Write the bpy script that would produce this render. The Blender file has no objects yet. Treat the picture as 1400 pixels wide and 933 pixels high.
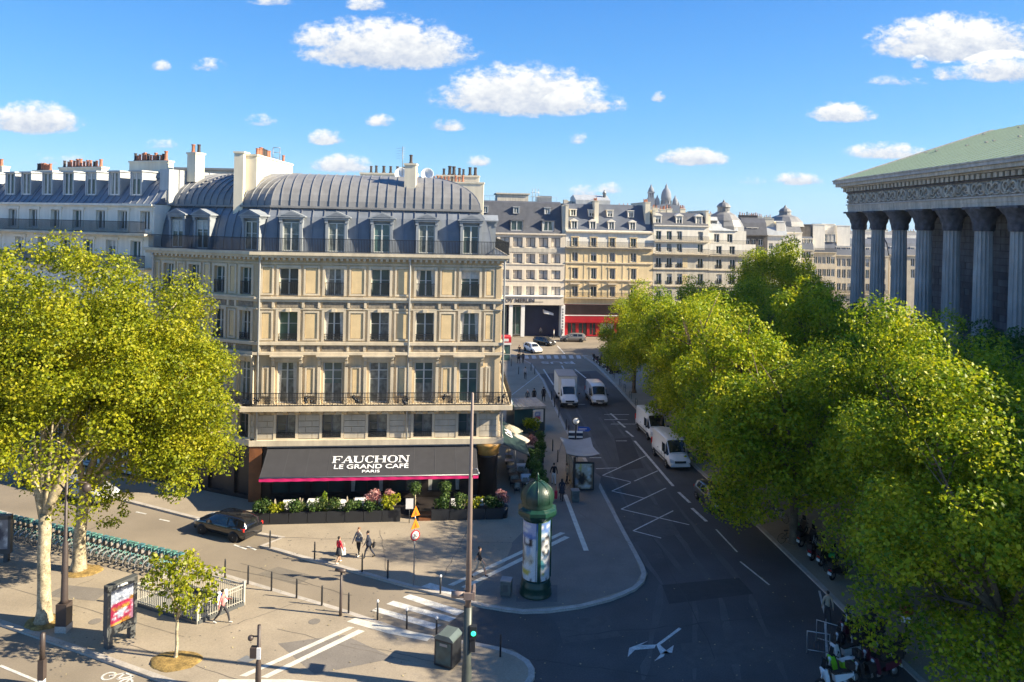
import bpy, bmesh, math, random
import numpy as np
from mathutils import Vector, Matrix
random.seed(11)
RNG = np.random.default_rng(5)
SC = bpy.context.scene
COL = SC.collection
PI = math.pi
R = math.radians

# ------------------------------------------------------------------ camera
H = 21.0                 # the balcony the photograph was taken from
FPX = 1030.0             # focal length in pixels of the 1400 px wide photo
PY0 = 308.0              # row of the optical axis
ROLL = R(1.2)
CR, SR = math.cos(ROLL), math.sin(ROLL)
cam_d = bpy.data.cameras.new('camera')
cam_d.sensor_width = 36.0
cam_d.lens = 36.0 * FPX / 1400.0
cam_d.shift_y = -(466.5 - PY0) / 1400.0
cam_d.clip_start = 0.5
cam_d.clip_end = 20000
cam = bpy.data.objects.new('camera', cam_d)
COL.objects.link(cam)
cam.matrix_world = Matrix(((CR, -SR, 0, 0), (0, 0, -1, 0), (SR, CR, 0, H), (0, 0, 0, 1)))
SC.camera = cam

def G(px, py, z=0.0):
    """ground position seen at a pixel of the photograph"""
    u, v = px - 700.0, PY0 - py
    xc, zc = u * CR - v * SR, u * SR + v * CR
    y = FPX * (z - H) / zc
    return (xc * y / FPX, y)

def P(px, py, y):
    """(x, z) of a pixel at the distance y"""
    u, v = px - 700.0, PY0 - py
    xc, zc = u * CR - v * SR, u * SR + v * CR
    return (xc * y / FPX, H + zc * y / FPX)

# ------------------------------------------------------------------ light
SUN_EL, SUN_AZ = R(30.0), R(-9.0)      # the azimuth is measured from +X towards +Y
sd = Vector((math.cos(SUN_EL) * math.cos(SUN_AZ), math.cos(SUN_EL) * math.sin(SUN_AZ), math.sin(SUN_EL)))
sun_d = bpy.data.lights.new('sun', 'SUN')
sun_d.energy = 5.0
sun_d.angle = R(0.53)
sun_d.color = (1.0, 0.87, 0.65)
sun = bpy.data.objects.new('sun', sun_d)
sun.rotation_euler = sd.to_track_quat('Z', 'Y').to_euler()
sun.location = (60, 0, 80)
COL.objects.link(sun)

world = bpy.data.worlds.new('World')
SC.world = world
world.use_nodes = True
SC.view_settings.view_transform = 'Standard'
SC.view_settings.look = 'None'
SC.view_settings.gamma = 1.0
SC.view_settings.exposure = 1.45

# cloud: (px, py, half width, half height, thickness)
CLOUDS = [(528, 58, 112, 38, 1.0), (440, 48, 40, 20, .75), (715, 122, 112, 38, 1.0), (800, 138, 55, 18, .6), (45, 160, 64, 24, .95), (1315, 52, 120, 36, 1.0),
          (1375, 92, 60, 22, .85), (1150, 153, 44, 15, .9), (948, 214, 46, 13, .95), (1212, 206, 56, 13, .75),
          (1092, 244, 34, 10, .85), (468, 223, 42, 14, .8), (446, 187, 26, 12, .7), (222, 89, 14, 9, .6),
          (287, 88, 26, 11, .45), (520, 164, 20, 10, .6), (612, 170, 22, 10, .65), (655, 220, 16, 9, .7),
          (901, 132, 10, 8, .65), (1225, 110, 40, 8, .5), (1258, 86, 12, 10, .6), (1298, 98, 24, 13, .55),
          (800, 261, 22, 11, .55), (832, 257, 20, 9, .55), (355, 163, 24, 10, .4), (225, 196, 36, 10, .35),
          (80, 218, 60, 12, .35), (790, 188, 14, 10, .45), (500, 4, 26, 12, .6), (370, 0, 30, 8, .5), (1030, 246, 30, 7, .3)]

def build_world():
    nt = world.node_tree
    nt.nodes.clear()
    N, L = nt.nodes.new, nt.links.new
    out = N('ShaderNodeOutputWorld')
    bg = N('ShaderNodeBackground')
    bg.inputs['Strength'].default_value = 0.060
    L(bg.outputs[0], out.inputs[0])
    sky = N('ShaderNodeTexSky')
    sky.sky_type = 'NISHITA'
    sky.sun_disc = False
    sky.sun_elevation = SUN_EL
    sky.sun_rotation = R(90) - SUN_AZ
    sky.air_density = 1.0
    sky.dust_density = 0.25
    sky.ozone_density = 2.6
    def mth(op, a, b=None, clamp=False):
        n = N('ShaderNodeMath'); n.operation = op; n.use_clamp = clamp
        for i, x in enumerate((a, b)):
            if x is None: continue
            if isinstance(x, (int, float)): n.inputs[i].default_value = x
            else: L(x, n.inputs[i])
        return n.outputs[0]
    tc = N('ShaderNodeTexCoord')
    sep = N('ShaderNodeSeparateXYZ'); L(tc.outputs['Generated'], sep.inputs[0])
    ys = mth('MAXIMUM', sep.outputs[1], 0.02)
    u = mth('DIVIDE', sep.outputs[0], ys)
    w = mth('DIVIDE', sep.outputs[2], ys)
    cv = N('ShaderNodeCombineXYZ'); L(u, cv.inputs[0]); L(w, cv.inputs[1])
    def noise(scale, detail, off):
        mp = N('ShaderNodeMapping'); mp.inputs['Scale'].default_value = (scale, scale * 1.5, scale); mp.inputs['Location'].default_value = (off, off * .7, off)
        L(cv.outputs[0], mp.inputs[0])
        n = N('ShaderNodeTexNoise'); n.inputs['Detail'].default_value = detail; n.inputs['Roughness'].default_value = .62
        L(mp.outputs[0], n.inputs['Vector'])
        return n.outputs[0]
    n1, n2, n3 = noise(11, 4, 3.1), noise(30, 3, 9.7), noise(9, 4, 21.3)
    best = None
    relz = None
    for (px, py, a, b, t) in CLOUDS:
        cx, cz = (px - 700) * CR - (PY0 - py) * SR, (px - 700) * SR + (PY0 - py) * CR
        cx, cz, a, b = cx / FPX, cz / FPX, a / FPX * 1.25, b / FPX * 1.32
        du = mth('MULTIPLY', mth('SUBTRACT', u, cx), 1 / a)
        dw = mth('MULTIPLY', mth('SUBTRACT', w, cz - b * .35), 1 / b)
        dw2 = mth('MAXIMUM', mth('MULTIPLY', dw, .8), mth('MULTIPLY', dw, -2.1))
        e = mth('SUBTRACT', 1.0, mth('ADD', mth('MULTIPLY', du, du), mth('MULTIPLY', dw2, dw2)))
        e = mth('MAXIMUM', e, 0.0)
        d = mth('MULTIPLY', e, t)
        h = mth('MULTIPLY', mth('ADD', mth('MULTIPLY', dw, .55), .5, True), mth('MINIMUM', mth('MULTIPLY', e, 6.0), 1.0))
        best = d if best is None else mth('MAXIMUM', best, d)
        relz = h if relz is None else mth('MAXIMUM', relz, h)
    nn = mth('ADD', mth('MULTIPLY', n1, .84), mth('MULTIPLY', n2, .16))
    dens = mth('ADD', mth('MULTIPLY', best, 1.75), mth('MULTIPLY', mth('SUBTRACT', nn, .5), 2.9))
    mask = mth('MULTIPLY', best, 5.0, True)
    dens = mth('MULTIPLY', mth('SUBTRACT', dens, .22), .95, True)
    dens = mth('MULTIPLY', dens, mask)
    sm = N('ShaderNodeMapRange'); sm.interpolation_type = 'SMOOTHSTEP'; L(dens, sm.inputs[0])
    # thick tops are white, the flat undersides pale grey
    shade = mth('ADD', mth('MULTIPLY', relz, 1.0), mth('MULTIPLY', mth('SUBTRACT', nn, .50), 1.5), True)
    cr = N('ShaderNodeValToRGB')
    cr.color_ramp.elements[0].color = (2.9, 3.5, 4.6, 1); cr.color_ramp.elements[0].position = .12
    cr.color_ramp.elements[1].color = (6.7, 6.7, 6.5, 1); cr.color_ramp.elements[1].position = .95
    L(shade, cr.inputs[0])
    hsv = N('ShaderNodeHueSaturation'); hsv.inputs['Saturation'].default_value = 1.22; hsv.inputs['Value'].default_value = 1.0
    L(sky.outputs[0], hsv.inputs['Color'])
    gr = N('ShaderNodeValToRGB')
    ge = gr.color_ramp.elements
    ge[0].position = 0.0; ge[0].color = (1.6, 4.6, 7.9, 1)
    ge[1].position = .33; ge[1].color = (.29, 2.0, 6.4, 1)
    e2 = ge.new(.12); e2.color = (.85, 3.5, 7.2, 1)
    e3 = ge.new(1.0); e3.color = (.25, 1.1, 3.6, 1)
    L(sep.outputs[2], gr.inputs[0])
    mb_ = N('ShaderNodeMix'); mb_.data_type = 'RGBA'; mb_.inputs['Factor'].default_value = .62
    L(hsv.outputs[0], mb_.inputs[6]); L(gr.outputs[0], mb_.inputs[7])
    mx = N('ShaderNodeMix'); mx.data_type = 'RGBA'
    L(sm.outputs[0], mx.inputs['Factor']); L(mb_.outputs[2], mx.inputs[6]); L(cr.outputs[0], mx.inputs[7])
    L(mx.outputs[2], bg.inputs['Color'])
build_world()

# ------------------------------------------------------------------ materials
MATS = {}
def mat(name, col, rough=.65, metal=0.0, var=.12, scale=2.0, streak=0.0, bump=0.0, bscale=30.0, spec=.5, emit=0.0, coat=0.0, fine=0.0):
    if name in MATS: return MATS[name]
    m = bpy.data.materials.new(name); m.use_nodes = True
    nt = m.node_tree; N, L = nt.nodes.new, nt.links.new
    b = nt.nodes['Principled BSDF']
    b.inputs['Roughness'].default_value = rough; b.inputs['Metallic'].default_value = metal
    b.inputs['Specular IOR Level'].default_value = spec
    if coat: b.inputs['Coat Weight'].default_value = coat; b.inputs['Coat Roughness'].default_value = .05
    b.inputs['Base Color'].default_value = (*col, 1)
    if emit:
        b.inputs['Emission Color'].default_value = (*col, 1); b.inputs['Emission Strength'].default_value = emit
    geo = None
    def nz(scale, detail=4, sc=(1, 1, 1)):
        nonlocal geo
        if geo is None: geo = N('ShaderNodeNewGeometry')
        mp = N('ShaderNodeMapping'); mp.inputs['Scale'].default_value = sc
        L(geo.outputs['Position'], mp.inputs[0])
        n = N('ShaderNodeTexNoise'); n.inputs['Scale'].default_value = scale; n.inputs['Detail'].default_value = detail
        L(mp.outputs[0], n.inputs['Vector']); return n.outputs[0]
    fac = None
    def addf(src, amt):
        nonlocal fac
        mr = N('ShaderNodeMapRange'); mr.inputs[1].default_value = .3; mr.inputs[2].default_value = .7
        mr.inputs[3].default_value = 1 - amt; mr.inputs[4].default_value = 1 + amt
        L(src, mr.inputs[0])
        if fac is None: fac = mr.outputs[0]
        else:
            q = N('ShaderNodeMath'); q.operation = 'MULTIPLY'; L(fac, q.inputs[0]); L(mr.outputs[0], q.inputs[1]); fac = q.outputs[0]
    if var: addf(nz(scale), var)
    if streak: addf(nz(1.0, 5, (2.2, 2.2, .22)), streak)
    if fine: addf(nz(14.0, 3), fine)
    if fac is not None:
        mx = N('ShaderNodeMix'); mx.data_type = 'RGBA'; mx.blend_type = 'MULTIPLY'; mx.inputs['Factor'].default_value = 1
        mx.inputs[6].default_value = (*col, 1); L(fac, mx.inputs[7]); L(mx.outputs[2], b.inputs['Base Color'])
    if bump:
        bp = N('ShaderNodeBump'); bp.inputs['Strength'].default_value = bump; bp.inputs['Distance'].default_value = .02
        L(nz(bscale, 3), bp.inputs['Height']); L(bp.outputs[0], b.inputs['Normal'])
    MATS[name] = m
    return m

def foliage(name, cols, trans=.35):
    if name in MATS: return MATS[name]
    m = bpy.data.materials.new(name); m.use_nodes = True
    nt = m.node_tree; N, L = nt.nodes.new, nt.links.new
    nt.nodes.clear()
    out = N('ShaderNodeOutputMaterial')
    geo = N('ShaderNodeNewGeometry')
    n = N('ShaderNodeTexNoise'); n.inputs['Scale'].default_value = .55; n.inputs['Detail'].default_value = 2
    L(geo.outputs['Position'], n.inputs['Vector'])
    a = N('ShaderNodeMath'); a.operation = 'MULTIPLY_ADD'; a.inputs[1].default_value = .62
    L(geo.outputs['Random Per Island'], a.inputs[0])
    s = N('ShaderNodeMath'); s.operation = 'MULTIPLY_ADD'; s.inputs[1].default_value = 1.3; s.inputs[2].default_value = -.46
    L(n.outputs[0], s.inputs[0]); L(s.outputs[0], a.inputs[2])
    r = N('ShaderNodeValToRGB')
    el = r.color_ramp.elements
    while len(el) < len(cols): el.new(.5)
    for i, c in enumerate(cols):
        el[i].position = i / (len(cols) - 1); el[i].color = (*c, 1)
    L(a.outputs[0], r.inputs[0])
    d = N('ShaderNodeBsdfPrincipled'); d.inputs['Roughness'].default_value = .5; d.inputs['Specular IOR Level'].default_value = .35
    L(r.outputs[0], d.inputs['Base Color'])
    t = N('ShaderNodeBsdfTranslucent'); L(r.outputs[0], t.inputs[0])
    mx = N('ShaderNodeMixShader'); mx.inputs[0].default_value = trans
    L(d.outputs[0], mx.inputs[1]); L(t.outputs[0], mx.inputs[2]); L(mx.outputs[0], out.inputs[0])
    MATS[name] = m
    return m

# ------------------------------------------------------------------ mesh helpers
class MB:
    def __init__(s): s.v = []; s.f = []; s.m = []; s.s = []
    def add(s, vs, fs, m=0, smooth=False, M=None):
        k = len(s.v)
        if M is not None: vs = [M @ Vector(q) for q in vs]
        s.v.extend([tuple(q) for q in vs])
        for q in fs:
            s.f.append(tuple(i + k for i in q)); s.m.append(m); s.s.append(smooth)
        return s
    def quad(s, a, b, c, d, m=0, M=None): return s.add([a, b, c, d], [(0, 1, 2, 3)], m, M=M)
    def box(s, x0, x1, y0, y1, z0, z1, m=0, M=None):
        vs = [(x0, y0, z0), (x1, y0, z0), (x1, y1, z0), (x0, y1, z0), (x0, y0, z1), (x1, y0, z1), (x1, y1, z1), (x0, y1, z1)]
        return s.add(vs, [(3, 2, 1, 0), (4, 5, 6, 7), (0, 1, 5, 4), (1, 2, 6, 5), (2, 3, 7, 6), (3, 0, 4, 7)], m, M=M)
    def cbox(s, c, d, m=0, M=None):
        return s.box(c[0] - d[0] / 2, c[0] + d[0] / 2, c[1] - d[1] / 2, c[1] + d[1] / 2, c[2] - d[2] / 2, c[2] + d[2] / 2, m, M)
    def prism(s, poly, a, b, m=0, axis='z', M=None):
        n = len(poly)
        if axis == 'z': vs = [(p[0], p[1], a) for p in poly] + [(p[0], p[1], b) for p in poly]
        elif axis == 'y': vs = [(p[0], a, p[1]) for p in poly] + [(p[0], b, p[1]) for p in poly]
        else: vs = [(a, p[0], p[1]) for p in poly] + [(b, p[0], p[1]) for p in poly]
        fs = [tuple(range(n))[::-1], tuple(range(n, 2 * n))] + [(i, (i + 1) % n, n + (i + 1) % n, n + i) for i in range(n)]
        return s.add(vs, fs, m, M=M)
    def tube(s, pts, rads, n=6, m=0, cap=True, smooth=True, M=None):
        pts = [Vector(p) for p in pts]
        if not hasattr(rads, '__len__'): rads = [rads] * len(pts)
        vs = []; fs = []
        for i, p in enumerate(pts):
            t = (pts[min(i + 1, len(pts) - 1)] - pts[max(i - 1, 0)])
            t = t.normalized() if t.length > 1e-9 else Vector((0, 0, 1))
            a = t.orthogonal().normalized() if i == 0 else (a - t * a.dot(t)).normalized()
            b = t.cross(a)
            for k in range(n):
                q = 2 * PI * k / n
                vs.append(p + (a * math.cos(q) + b * math.sin(q)) * rads[i])
        for i in range(len(pts) - 1):
            for k in range(n):
                fs.append((i * n + k, i * n + (k + 1) % n, (i + 1) * n + (k + 1) % n, (i + 1) * n + k))
        s.add(vs, fs, m, smooth, M)
        if cap:
            k0 = len(s.v) - len(vs)
            s.f.append(tuple(k0 + k for k in range(n))[::-1]); s.m.append(m); s.s.append(False)
            s.f.append(tuple(k0 + len(vs) - n + k for k in range(n))); s.m.append(m); s.s.append(False)
        return s
    def lathe(s, prof, n=12, m=0, c=(0, 0, 0), smooth=True, M=None, a0=0.0):
        vs = []; fs = []
        for r, z in prof:
            for k in range(n):
                q = 2 * PI * k / n + a0
                vs.append((c[0] + r * math.cos(q), c[1] + r * math.sin(q), c[2] + z))
        for i in range(len(prof) - 1):
            for k in range(n):
                fs.append((i * n + k, i * n + (k + 1) % n, (i + 1) * n + (k + 1) % n, (i + 1) * n + k))
        fs.append(tuple(range(n))[::-1]); fs.append(tuple(range(len(vs) - n, len(vs))))
        return s.add(vs, fs, m, smooth, M)
    def ball(s, c, r, m=0, n=10, k=6, M=None):
        if not hasattr(r, '__len__'): r = (r, r, r)
        prof = [(math.sin(PI * (i + .02) / (k + .04)), -math.cos(PI * (i + .02) / (k + .04))) for i in range(k + 1)]
        MM = Matrix.Translation(c) @ Matrix.Diagonal((*r, 1))
        return s.lathe(prof, n, m, M=MM if M is None else M @ MM)
    def mesh(s, name, mats):
        me = bpy.data.meshes.new(name)
        me.from_pydata(s.v, [], s.f)
        for q in (mats if isinstance(mats, (list, tuple)) else [mats]): me.materials.append(q)
        me.polygons.foreach_set('material_index', s.m)
        me.polygons.foreach_set('use_smooth', s.s)
        me.update()
        return me
    def build(s, name, mats, parent=None, loc=(0, 0, 0), rot=0.0):
        return inst(s.mesh(name, mats), name, parent, loc, rot)

def inst(me, name, parent=None, loc=(0, 0, 0), rot=0.0, scale=None):
    o = bpy.data.objects.new(name, me)
    COL.objects.link(o)
    if parent is not None:
        o.parent = parent
        if parent.name in BASE: loc = Vector(loc) - BASE[parent.name]
    o.location = loc
    o.rotation_euler = rot if hasattr(rot, '__len__') else (0, 0, rot)
    if scale is not None: o.scale = scale if hasattr(scale, '__len__') else (scale,) * 3
    return o

BASE = {}      # buildings: their parts are given in world coordinates
def building(name, label, cat, base, group=None):
    o = thing(name, label, cat, base, 0, group); BASE[o.name] = Vector(base); return o

def tag(o, label=None, cat=None, group=None, kind=None):
    if label: o['label'] = label
    if cat: o['category'] = cat
    if group: o['group'] = group
    if kind: o['kind'] = kind
    return o

def thing(name, label, cat, loc=(0, 0, 0), rot=0.0, group=None):
    return tag(inst(None, name, None, loc, rot), label, cat, group)

KIDS = {}
def kids(o):
    return [c for c in COL.objects if c.parent == o]

def copy_tree(o, loc, rot=None, label=None, scale=None):
    """a copy of a thing together with copies of its parts and sub-parts"""
    def rec(q, par):
        c = q.copy(); COL.objects.link(c)
        if par is not None: c.parent = par
        for ch in TREE.get(q.name, ()): rec(ch, c)
        return c
    r = rec(o, None)
    r.location = loc
    if rot is not None: r.rotation_euler = rot if hasattr(rot, '__len__') else (0, 0, rot)
    if scale is not None: r.scale = scale if hasattr(scale, '__len__') else (scale,) * 3
    if label: r['label'] = label
    return r
TREE = {}
def freeze(o):
    """remember the children of a prototype so that copies are quick"""
    allo = [c for c in COL.objects if c.parent is not None]
    def rec(q):
        ch = [c for c in allo if c.parent == q]
        TREE[q.name] = ch
        for c in ch: rec(c)
    rec(o); return o

ORD = ['first', 'second', 'third', 'fourth', 'fifth', 'sixth', 'seventh', 'eighth', 'ninth', 'tenth', 'eleventh', 'twelfth', 'thirteenth', 'fourteenth',
       'fifteenth', 'sixteenth', 'seventeenth', 'eighteenth', 'nineteenth', 'twentieth']
def nth(i):
    if i < 20: return ORD[i]
    tens = {2: 'twenty', 3: 'thirty', 4: 'forty'}[(i + 1) // 10]
    r = (i + 1) % 10
    return {'twenty': 'twentieth', 'thirty': 'thirtieth', 'forty': 'fortieth'}[tens] if r == 0 else tens + '-' + ORD[r - 1]

class Fr:
    """a facade: x runs along it, -y is outwards, z is up"""
    def __init__(s, p0, p1):
        s.o = Vector((p0[0], p0[1], 0)); d = Vector((p1[0] - p0[0], p1[1] - p0[1], 0))
        s.len = d.length; s.a = math.atan2(d.y, d.x); s.M = Matrix.Translation(s.o) @ Matrix.Rotation(s.a, 4, 'Z')
    def loc(s, t, y=0.0, z=0.0): return s.M @ Vector((t, y, z))
    def put(s, me, name, parent, t, y, z, scale=None): return inst(me, name, parent, s.loc(t, y, z), s.a, scale)
    def build(s, mb, name, mats, parent): return inst(mb.mesh(name, mats), name, parent, s.loc(0), s.a)

def wall_faces(mb, s0, s1, z0, z1, holes, depth=.35, m=0, y=0.0):
    """front of a wall with real openings and reveals"""
    xs = sorted({s0, s1, *[h[0] for h in holes], *[h[1] for h in holes]})
    zs = sorted({z0, z1, *[h[2] for h in holes], *[h[3] for h in holes]})
    xs = [x for x in xs if s0 <= x <= s1]; zs = [z for z in zs if z0 <= z <= z1]
    for j in range(len(zs) - 1):
        run = None
        for i in range(len(xs) - 1):
            cx, cz = (xs[i] + xs[i + 1]) / 2, (zs[j] + zs[j + 1]) / 2
            hole = any(h[0] < cx < h[1] and h[2] < cz < h[3] for h in holes)
            if not hole and run is None: run = xs[i]
            if run is not None and (hole or i == len(xs) - 2):
                e = xs[i] if hole else xs[i + 1]
                mb.quad((run, y, zs[j]), (e, y, zs[j]), (e, y, zs[j + 1]), (run, y, zs[j + 1]), m); run = None
    for a, b, c, d in holes:
        mb.quad((a, y, c), (a, y + depth, c), (a, y + depth, d), (a, y, d), m)
        mb.quad((b, y + depth, c), (b, y, c), (b, y, d), (b, y + depth, d), m)
        mb.quad((a, y, d), (a, y + depth, d), (b, y + depth, d), (b, y, d), m)
        mb.quad((a, y + depth, c), (a, y, c), (b, y, c), (b, y + depth, c), m)
        mb.quad((a, y + depth, c), (b, y + depth, c), (b, y + depth, d), (a, y + depth, d), m)

def text_mesh(body, size, mt, extrude=.01, bold=0.0, sx=1.0, shear=0.0, align='CENTER', space=1.0):
    c = bpy.data.curves.new('lettering', 'FONT')
    c.body = body; c.size = size; c.extrude = extrude; c.offset = bold; c.shear = shear; c.align_x = align; c.space_character = space
    c.align_y = 'CENTER'
    o = bpy.data.objects.new('lettering', c); COL.objects.link(o)
    dg = bpy.context.evaluated_depsgraph_get(); dg.update()
    me = bpy.data.meshes.new_from_object(o.evaluated_get(dg))
    bpy.data.objects.remove(o); bpy.data.curves.remove(c)
    for v in me.vertices: v.co.x *= sx
    me.materials.clear(); me.materials.append(mt)
    me.name = 'lettering'
    return me
# ------------------------------------------------------------------ materials used all over
M_ground = mat('city_ground', (.12, .11, .10), .9, var=.2, scale=.05)
M_road = mat('asphalt', (.072, .071, .070), .82, var=.24, scale=.28, bump=.25, bscale=60, fine=.2, streak=0)
M_road2 = mat('worn_asphalt', (.23, .192, .143), .85, var=.14, scale=.3, bump=.25, bscale=60, fine=.1)
M_pave = mat('pavement_asphalt', (.305, .255, .188), .85, var=.13, scale=.4, bump=.25, bscale=50, fine=.12)
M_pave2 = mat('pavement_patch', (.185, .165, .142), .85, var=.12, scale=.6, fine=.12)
M_kerb = mat('granite_kerb', (.40, .365, .32), .75, var=.18, scale=1.5, fine=.15)
M_paint = mat('road_paint', (.56, .55, .51), .7, var=.25, scale=2.5, fine=.2)
M_tact = mat('tactile_paving', (.62, .59, .50), .7, var=.12, scale=3, fine=.1)
M_iron = mat('black_iron', (.018, .02, .024), .5, var=.1, spec=.5)
M_brown = mat('brown_paint', (.060, .045, .040), .45, var=.1, scale=3)
M_dgreen = mat('dark_green_paint', (.010, .045, .030), .32, var=.12, scale=5, spec=.5)
M_white = mat('white_paint', (.78, .77, .74), .4, var=.04)
M_grey = mat('grey_metal', (.25, .26, .27), .4, metal=.3, var=.08)
M_black = mat('black_rubber', (.015, .015, .016), .7, var=.1)
M_glass = mat('window_glass', (.040, .062, .060), .06, var=.35, scale=.5, spec=.7)
M_glass_teal = mat('teal_glass', (.055, .105, .098), .08, var=.4, scale=.6, spec=.7)
M_drape = mat('pale_drape', (.50, .50, .46), .5, var=.2, scale=6, spec=.6)
M_curtain = mat('curtained_glass', (.15, .165, .15), .14, var=.5, scale=3.0, spec=.6)
M_gold_cloth = mat('white_cloth', (.78, .78, .78), .8, var=.05)
M_red = mat('red_paint', (.55, .02, .03), .4, var=.08)
M_soil = mat('dry_leaf_mulch', (.25, .165, .05), .95, var=.4, scale=4, bump=.6, bscale=20, fine=.35)

# ------------------------------------------------------------------ ground, roads, pavements
Z_ROAD, Z_PAVE = 0.0, .12
g = MB().quad((-2600, -300, -.02), (2600, -300, -.02), (2600, 3000, -.02), (-2600, 3000, -.02)).build('ground', M_ground)
tag(g, kind='structure')
road = MB().quad((-120, -30, 0), (70, -30, 0), (70, 250, 0), (-120, 250, 0)).build('road', M_road2)
tag(road, kind='structure')
def plate(poly, z, name, m, parent=None, kind='structure'):
    n = len(poly)
    mb = MB().add([(p[0], p[1], z) for p in poly], [tuple(range(n))])
    o = mb.build(name, m, parent)
    if parent is None: tag(o, kind=kind)
    return o
KL = [(700, 484), (727, 497), (744, 520), (762, 560), (776, 588), (797, 620), (815, 650), (836, 690), (857, 730), (872, 757), (881, 774), (884, 785), (881, 795), (870, 805), (853, 813), (835, 820), (795, 830),
      (750, 836), (715, 837), (690, 834), (660, 829), (632, 821), (597, 812), (540, 797), (500, 786), (462, 775), (410, 762), (372, 751)]
KLw = [G(x, y, .12) for x, y in KL]
bay = [G(355, 746, .12), G(384, 735, .12), G(350, 730, .12)]
sdir = Vector((-.905, .425))
bl = [tuple(Vector(bay[-1]) + sdir * t) for t in (12, 60)]
cafe_poly = KLw + bay + bl + [(-72, 110), (-30, 125), (-6, 122)]
KBp = [(0, 697), (120, 732), (230, 762), (310, 785), (400, 812), (462, 830), (510, 846), (545, 858), (580, 868), (615, 873), (650, 878), (685, 885), (708, 893), (724, 903), (731, 914), (731, 926), (722, 940)]
KBw = [G(x, y, .12) for x, y in KBp]
kb0 = tuple(Vector(KBw[0]) + (Vector(KBw[0]) - Vector(KBw[2])).normalized() * 30)
c0, c1 = G(0, 853, .12), G(227, 933, .12)
cd = (Vector(c0) - Vector(c1)).normalized()
KC = [tuple(Vector(c0) + cd * 30), c0, G(110, 891, .12), c1, tuple(Vector(c1) - cd * 6)]
front_poly = [kb0] + KBw + [G(690, 965, .12), G(600, 990, .12), (-6, 27)] + KC[::-1]
KR = [(795, 486), (815, 500), (848, 535), (882, 573), (930, 620), (1000, 685), (1060, 743), (1118, 799), (1160, 841), (1201, 878), (1259, 933)]
KRw = [G(x, y, .12) for x, y in KR]
kr_end = tuple(Vector(KRw[-1]) + (Vector(KRw[-1]) - Vector(KRw[-3])).normalized() * 40)
east_poly = KRw + [kr_end, (72, kr_end[1]), (72, 121), (16, 121)]
def pavement(poly, name='pavement', m=M_pave):
    n = len(poly)
    top = [(p[0], p[1], Z_PAVE) for p in poly]; bot = [(p[0], p[1], -.01) for p in poly]
    fs = [tuple(range(n))] + [(i, (i + 1) % n, n + (i + 1) % n, n + i) for i in range(n)]
    o = MB().add(top + bot, fs).build(name, m)
    # make the top face upwards
    me = o.data
    if me.polygons[0].normal.z < 0:
        me.flip_normals()
    return tag(o, kind='structure')
pv_cafe, pv_front, pv_east = pavement(cafe_poly), pavement(front_poly), pavement(east_poly)
def kerb(line, parent, width=.3, inward=1, proud=.004):
    """a granite edge along a pavement, its outer face 3 mm proud"""
    pts = [Vector((p[0], p[1])) for p in line]; n = len(pts); nr = []
    for i in range(n):
        t = (pts[min(i + 1, n - 1)] - pts[max(i - 1, 0)]).normalized(); nr.append(Vector((t.y, -t.x)) * inward)
    mb = MB()
    prof = [(-.003, -.008), (-.003, Z_PAVE - .02), (.015, Z_PAVE + proud), (width, Z_PAVE + proud), (width, Z_PAVE - .05)]
    vs = [(pts[i].x + nr[i].x * d, pts[i].y + nr[i].y * d, z) for i in range(n) for d, z in prof]
    k = len(prof)
    mb.add(vs, [(i * k + j, i * k + j + 1, (i + 1) * k + j + 1, (i + 1) * k + j) for i in range(n - 1) for j in range(k - 1)])
    return mb.build('kerb', M_kerb, parent)
kerb(KLw + bay + bl, pv_cafe)
kerb([kb0] + KBw + [G(690, 965, .12)], pv_front)
kerb(KC, pv_front, inward=-1)
kerb(KRw + [kr_end], pv_east, inward=-1)

# darker asphalt of the main carriageway
mainroad = [G(x, y) for x, y in [(735, 512), (815, 507), (848, 533), (882, 571), (1000, 683), (1118, 797), (1259, 931)]] + [kr_end, (20, -10), (-10, 5)] + \
    [G(x, y) for x, y in [(660, 1010), (724, 940), (731, 918), (724, 903), (700, 888), (640, 880), (600, 866), (640, 830), (715, 838), (795, 832), (868, 810), (886, 785), (857, 728), (815, 648), (776, 586), (744, 518)]]
plate(mainroad, .006, 'carriageway', M_road, road, None)
def patch(px, parent, z, m, name='surface_patch'):
    return plate([G(x, y, z) for x, y in px], z, name, m, parent, None)
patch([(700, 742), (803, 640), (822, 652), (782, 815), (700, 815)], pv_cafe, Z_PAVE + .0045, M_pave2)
patch([(803, 645), (816, 657), (853, 730), (868, 762), (877, 784), (866, 803), (795, 826), (715, 833), (665, 824), (640, 815), (690, 770), (700, 746), (792, 748)], pv_cafe, Z_PAVE + .0030, M_pave2)  # darker asphalt, its tone also deepening the shade on this pavement by colour
patch([(706, 800), (762, 800), (762, 823), (706, 823)], pv_cafe, Z_PAVE + .009, mat('plinth_slab', (.12, .115, .11), .8, fine=.1))
patch([(90, 800), (150, 806), (130, 822), (60, 815)], pv_front, Z_PAVE + .0045, M_pave2)
patch([(380, 880), (470, 868), (540, 900), (430, 922)], pv_front, Z_PAVE + .0045, M_pave2)

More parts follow.
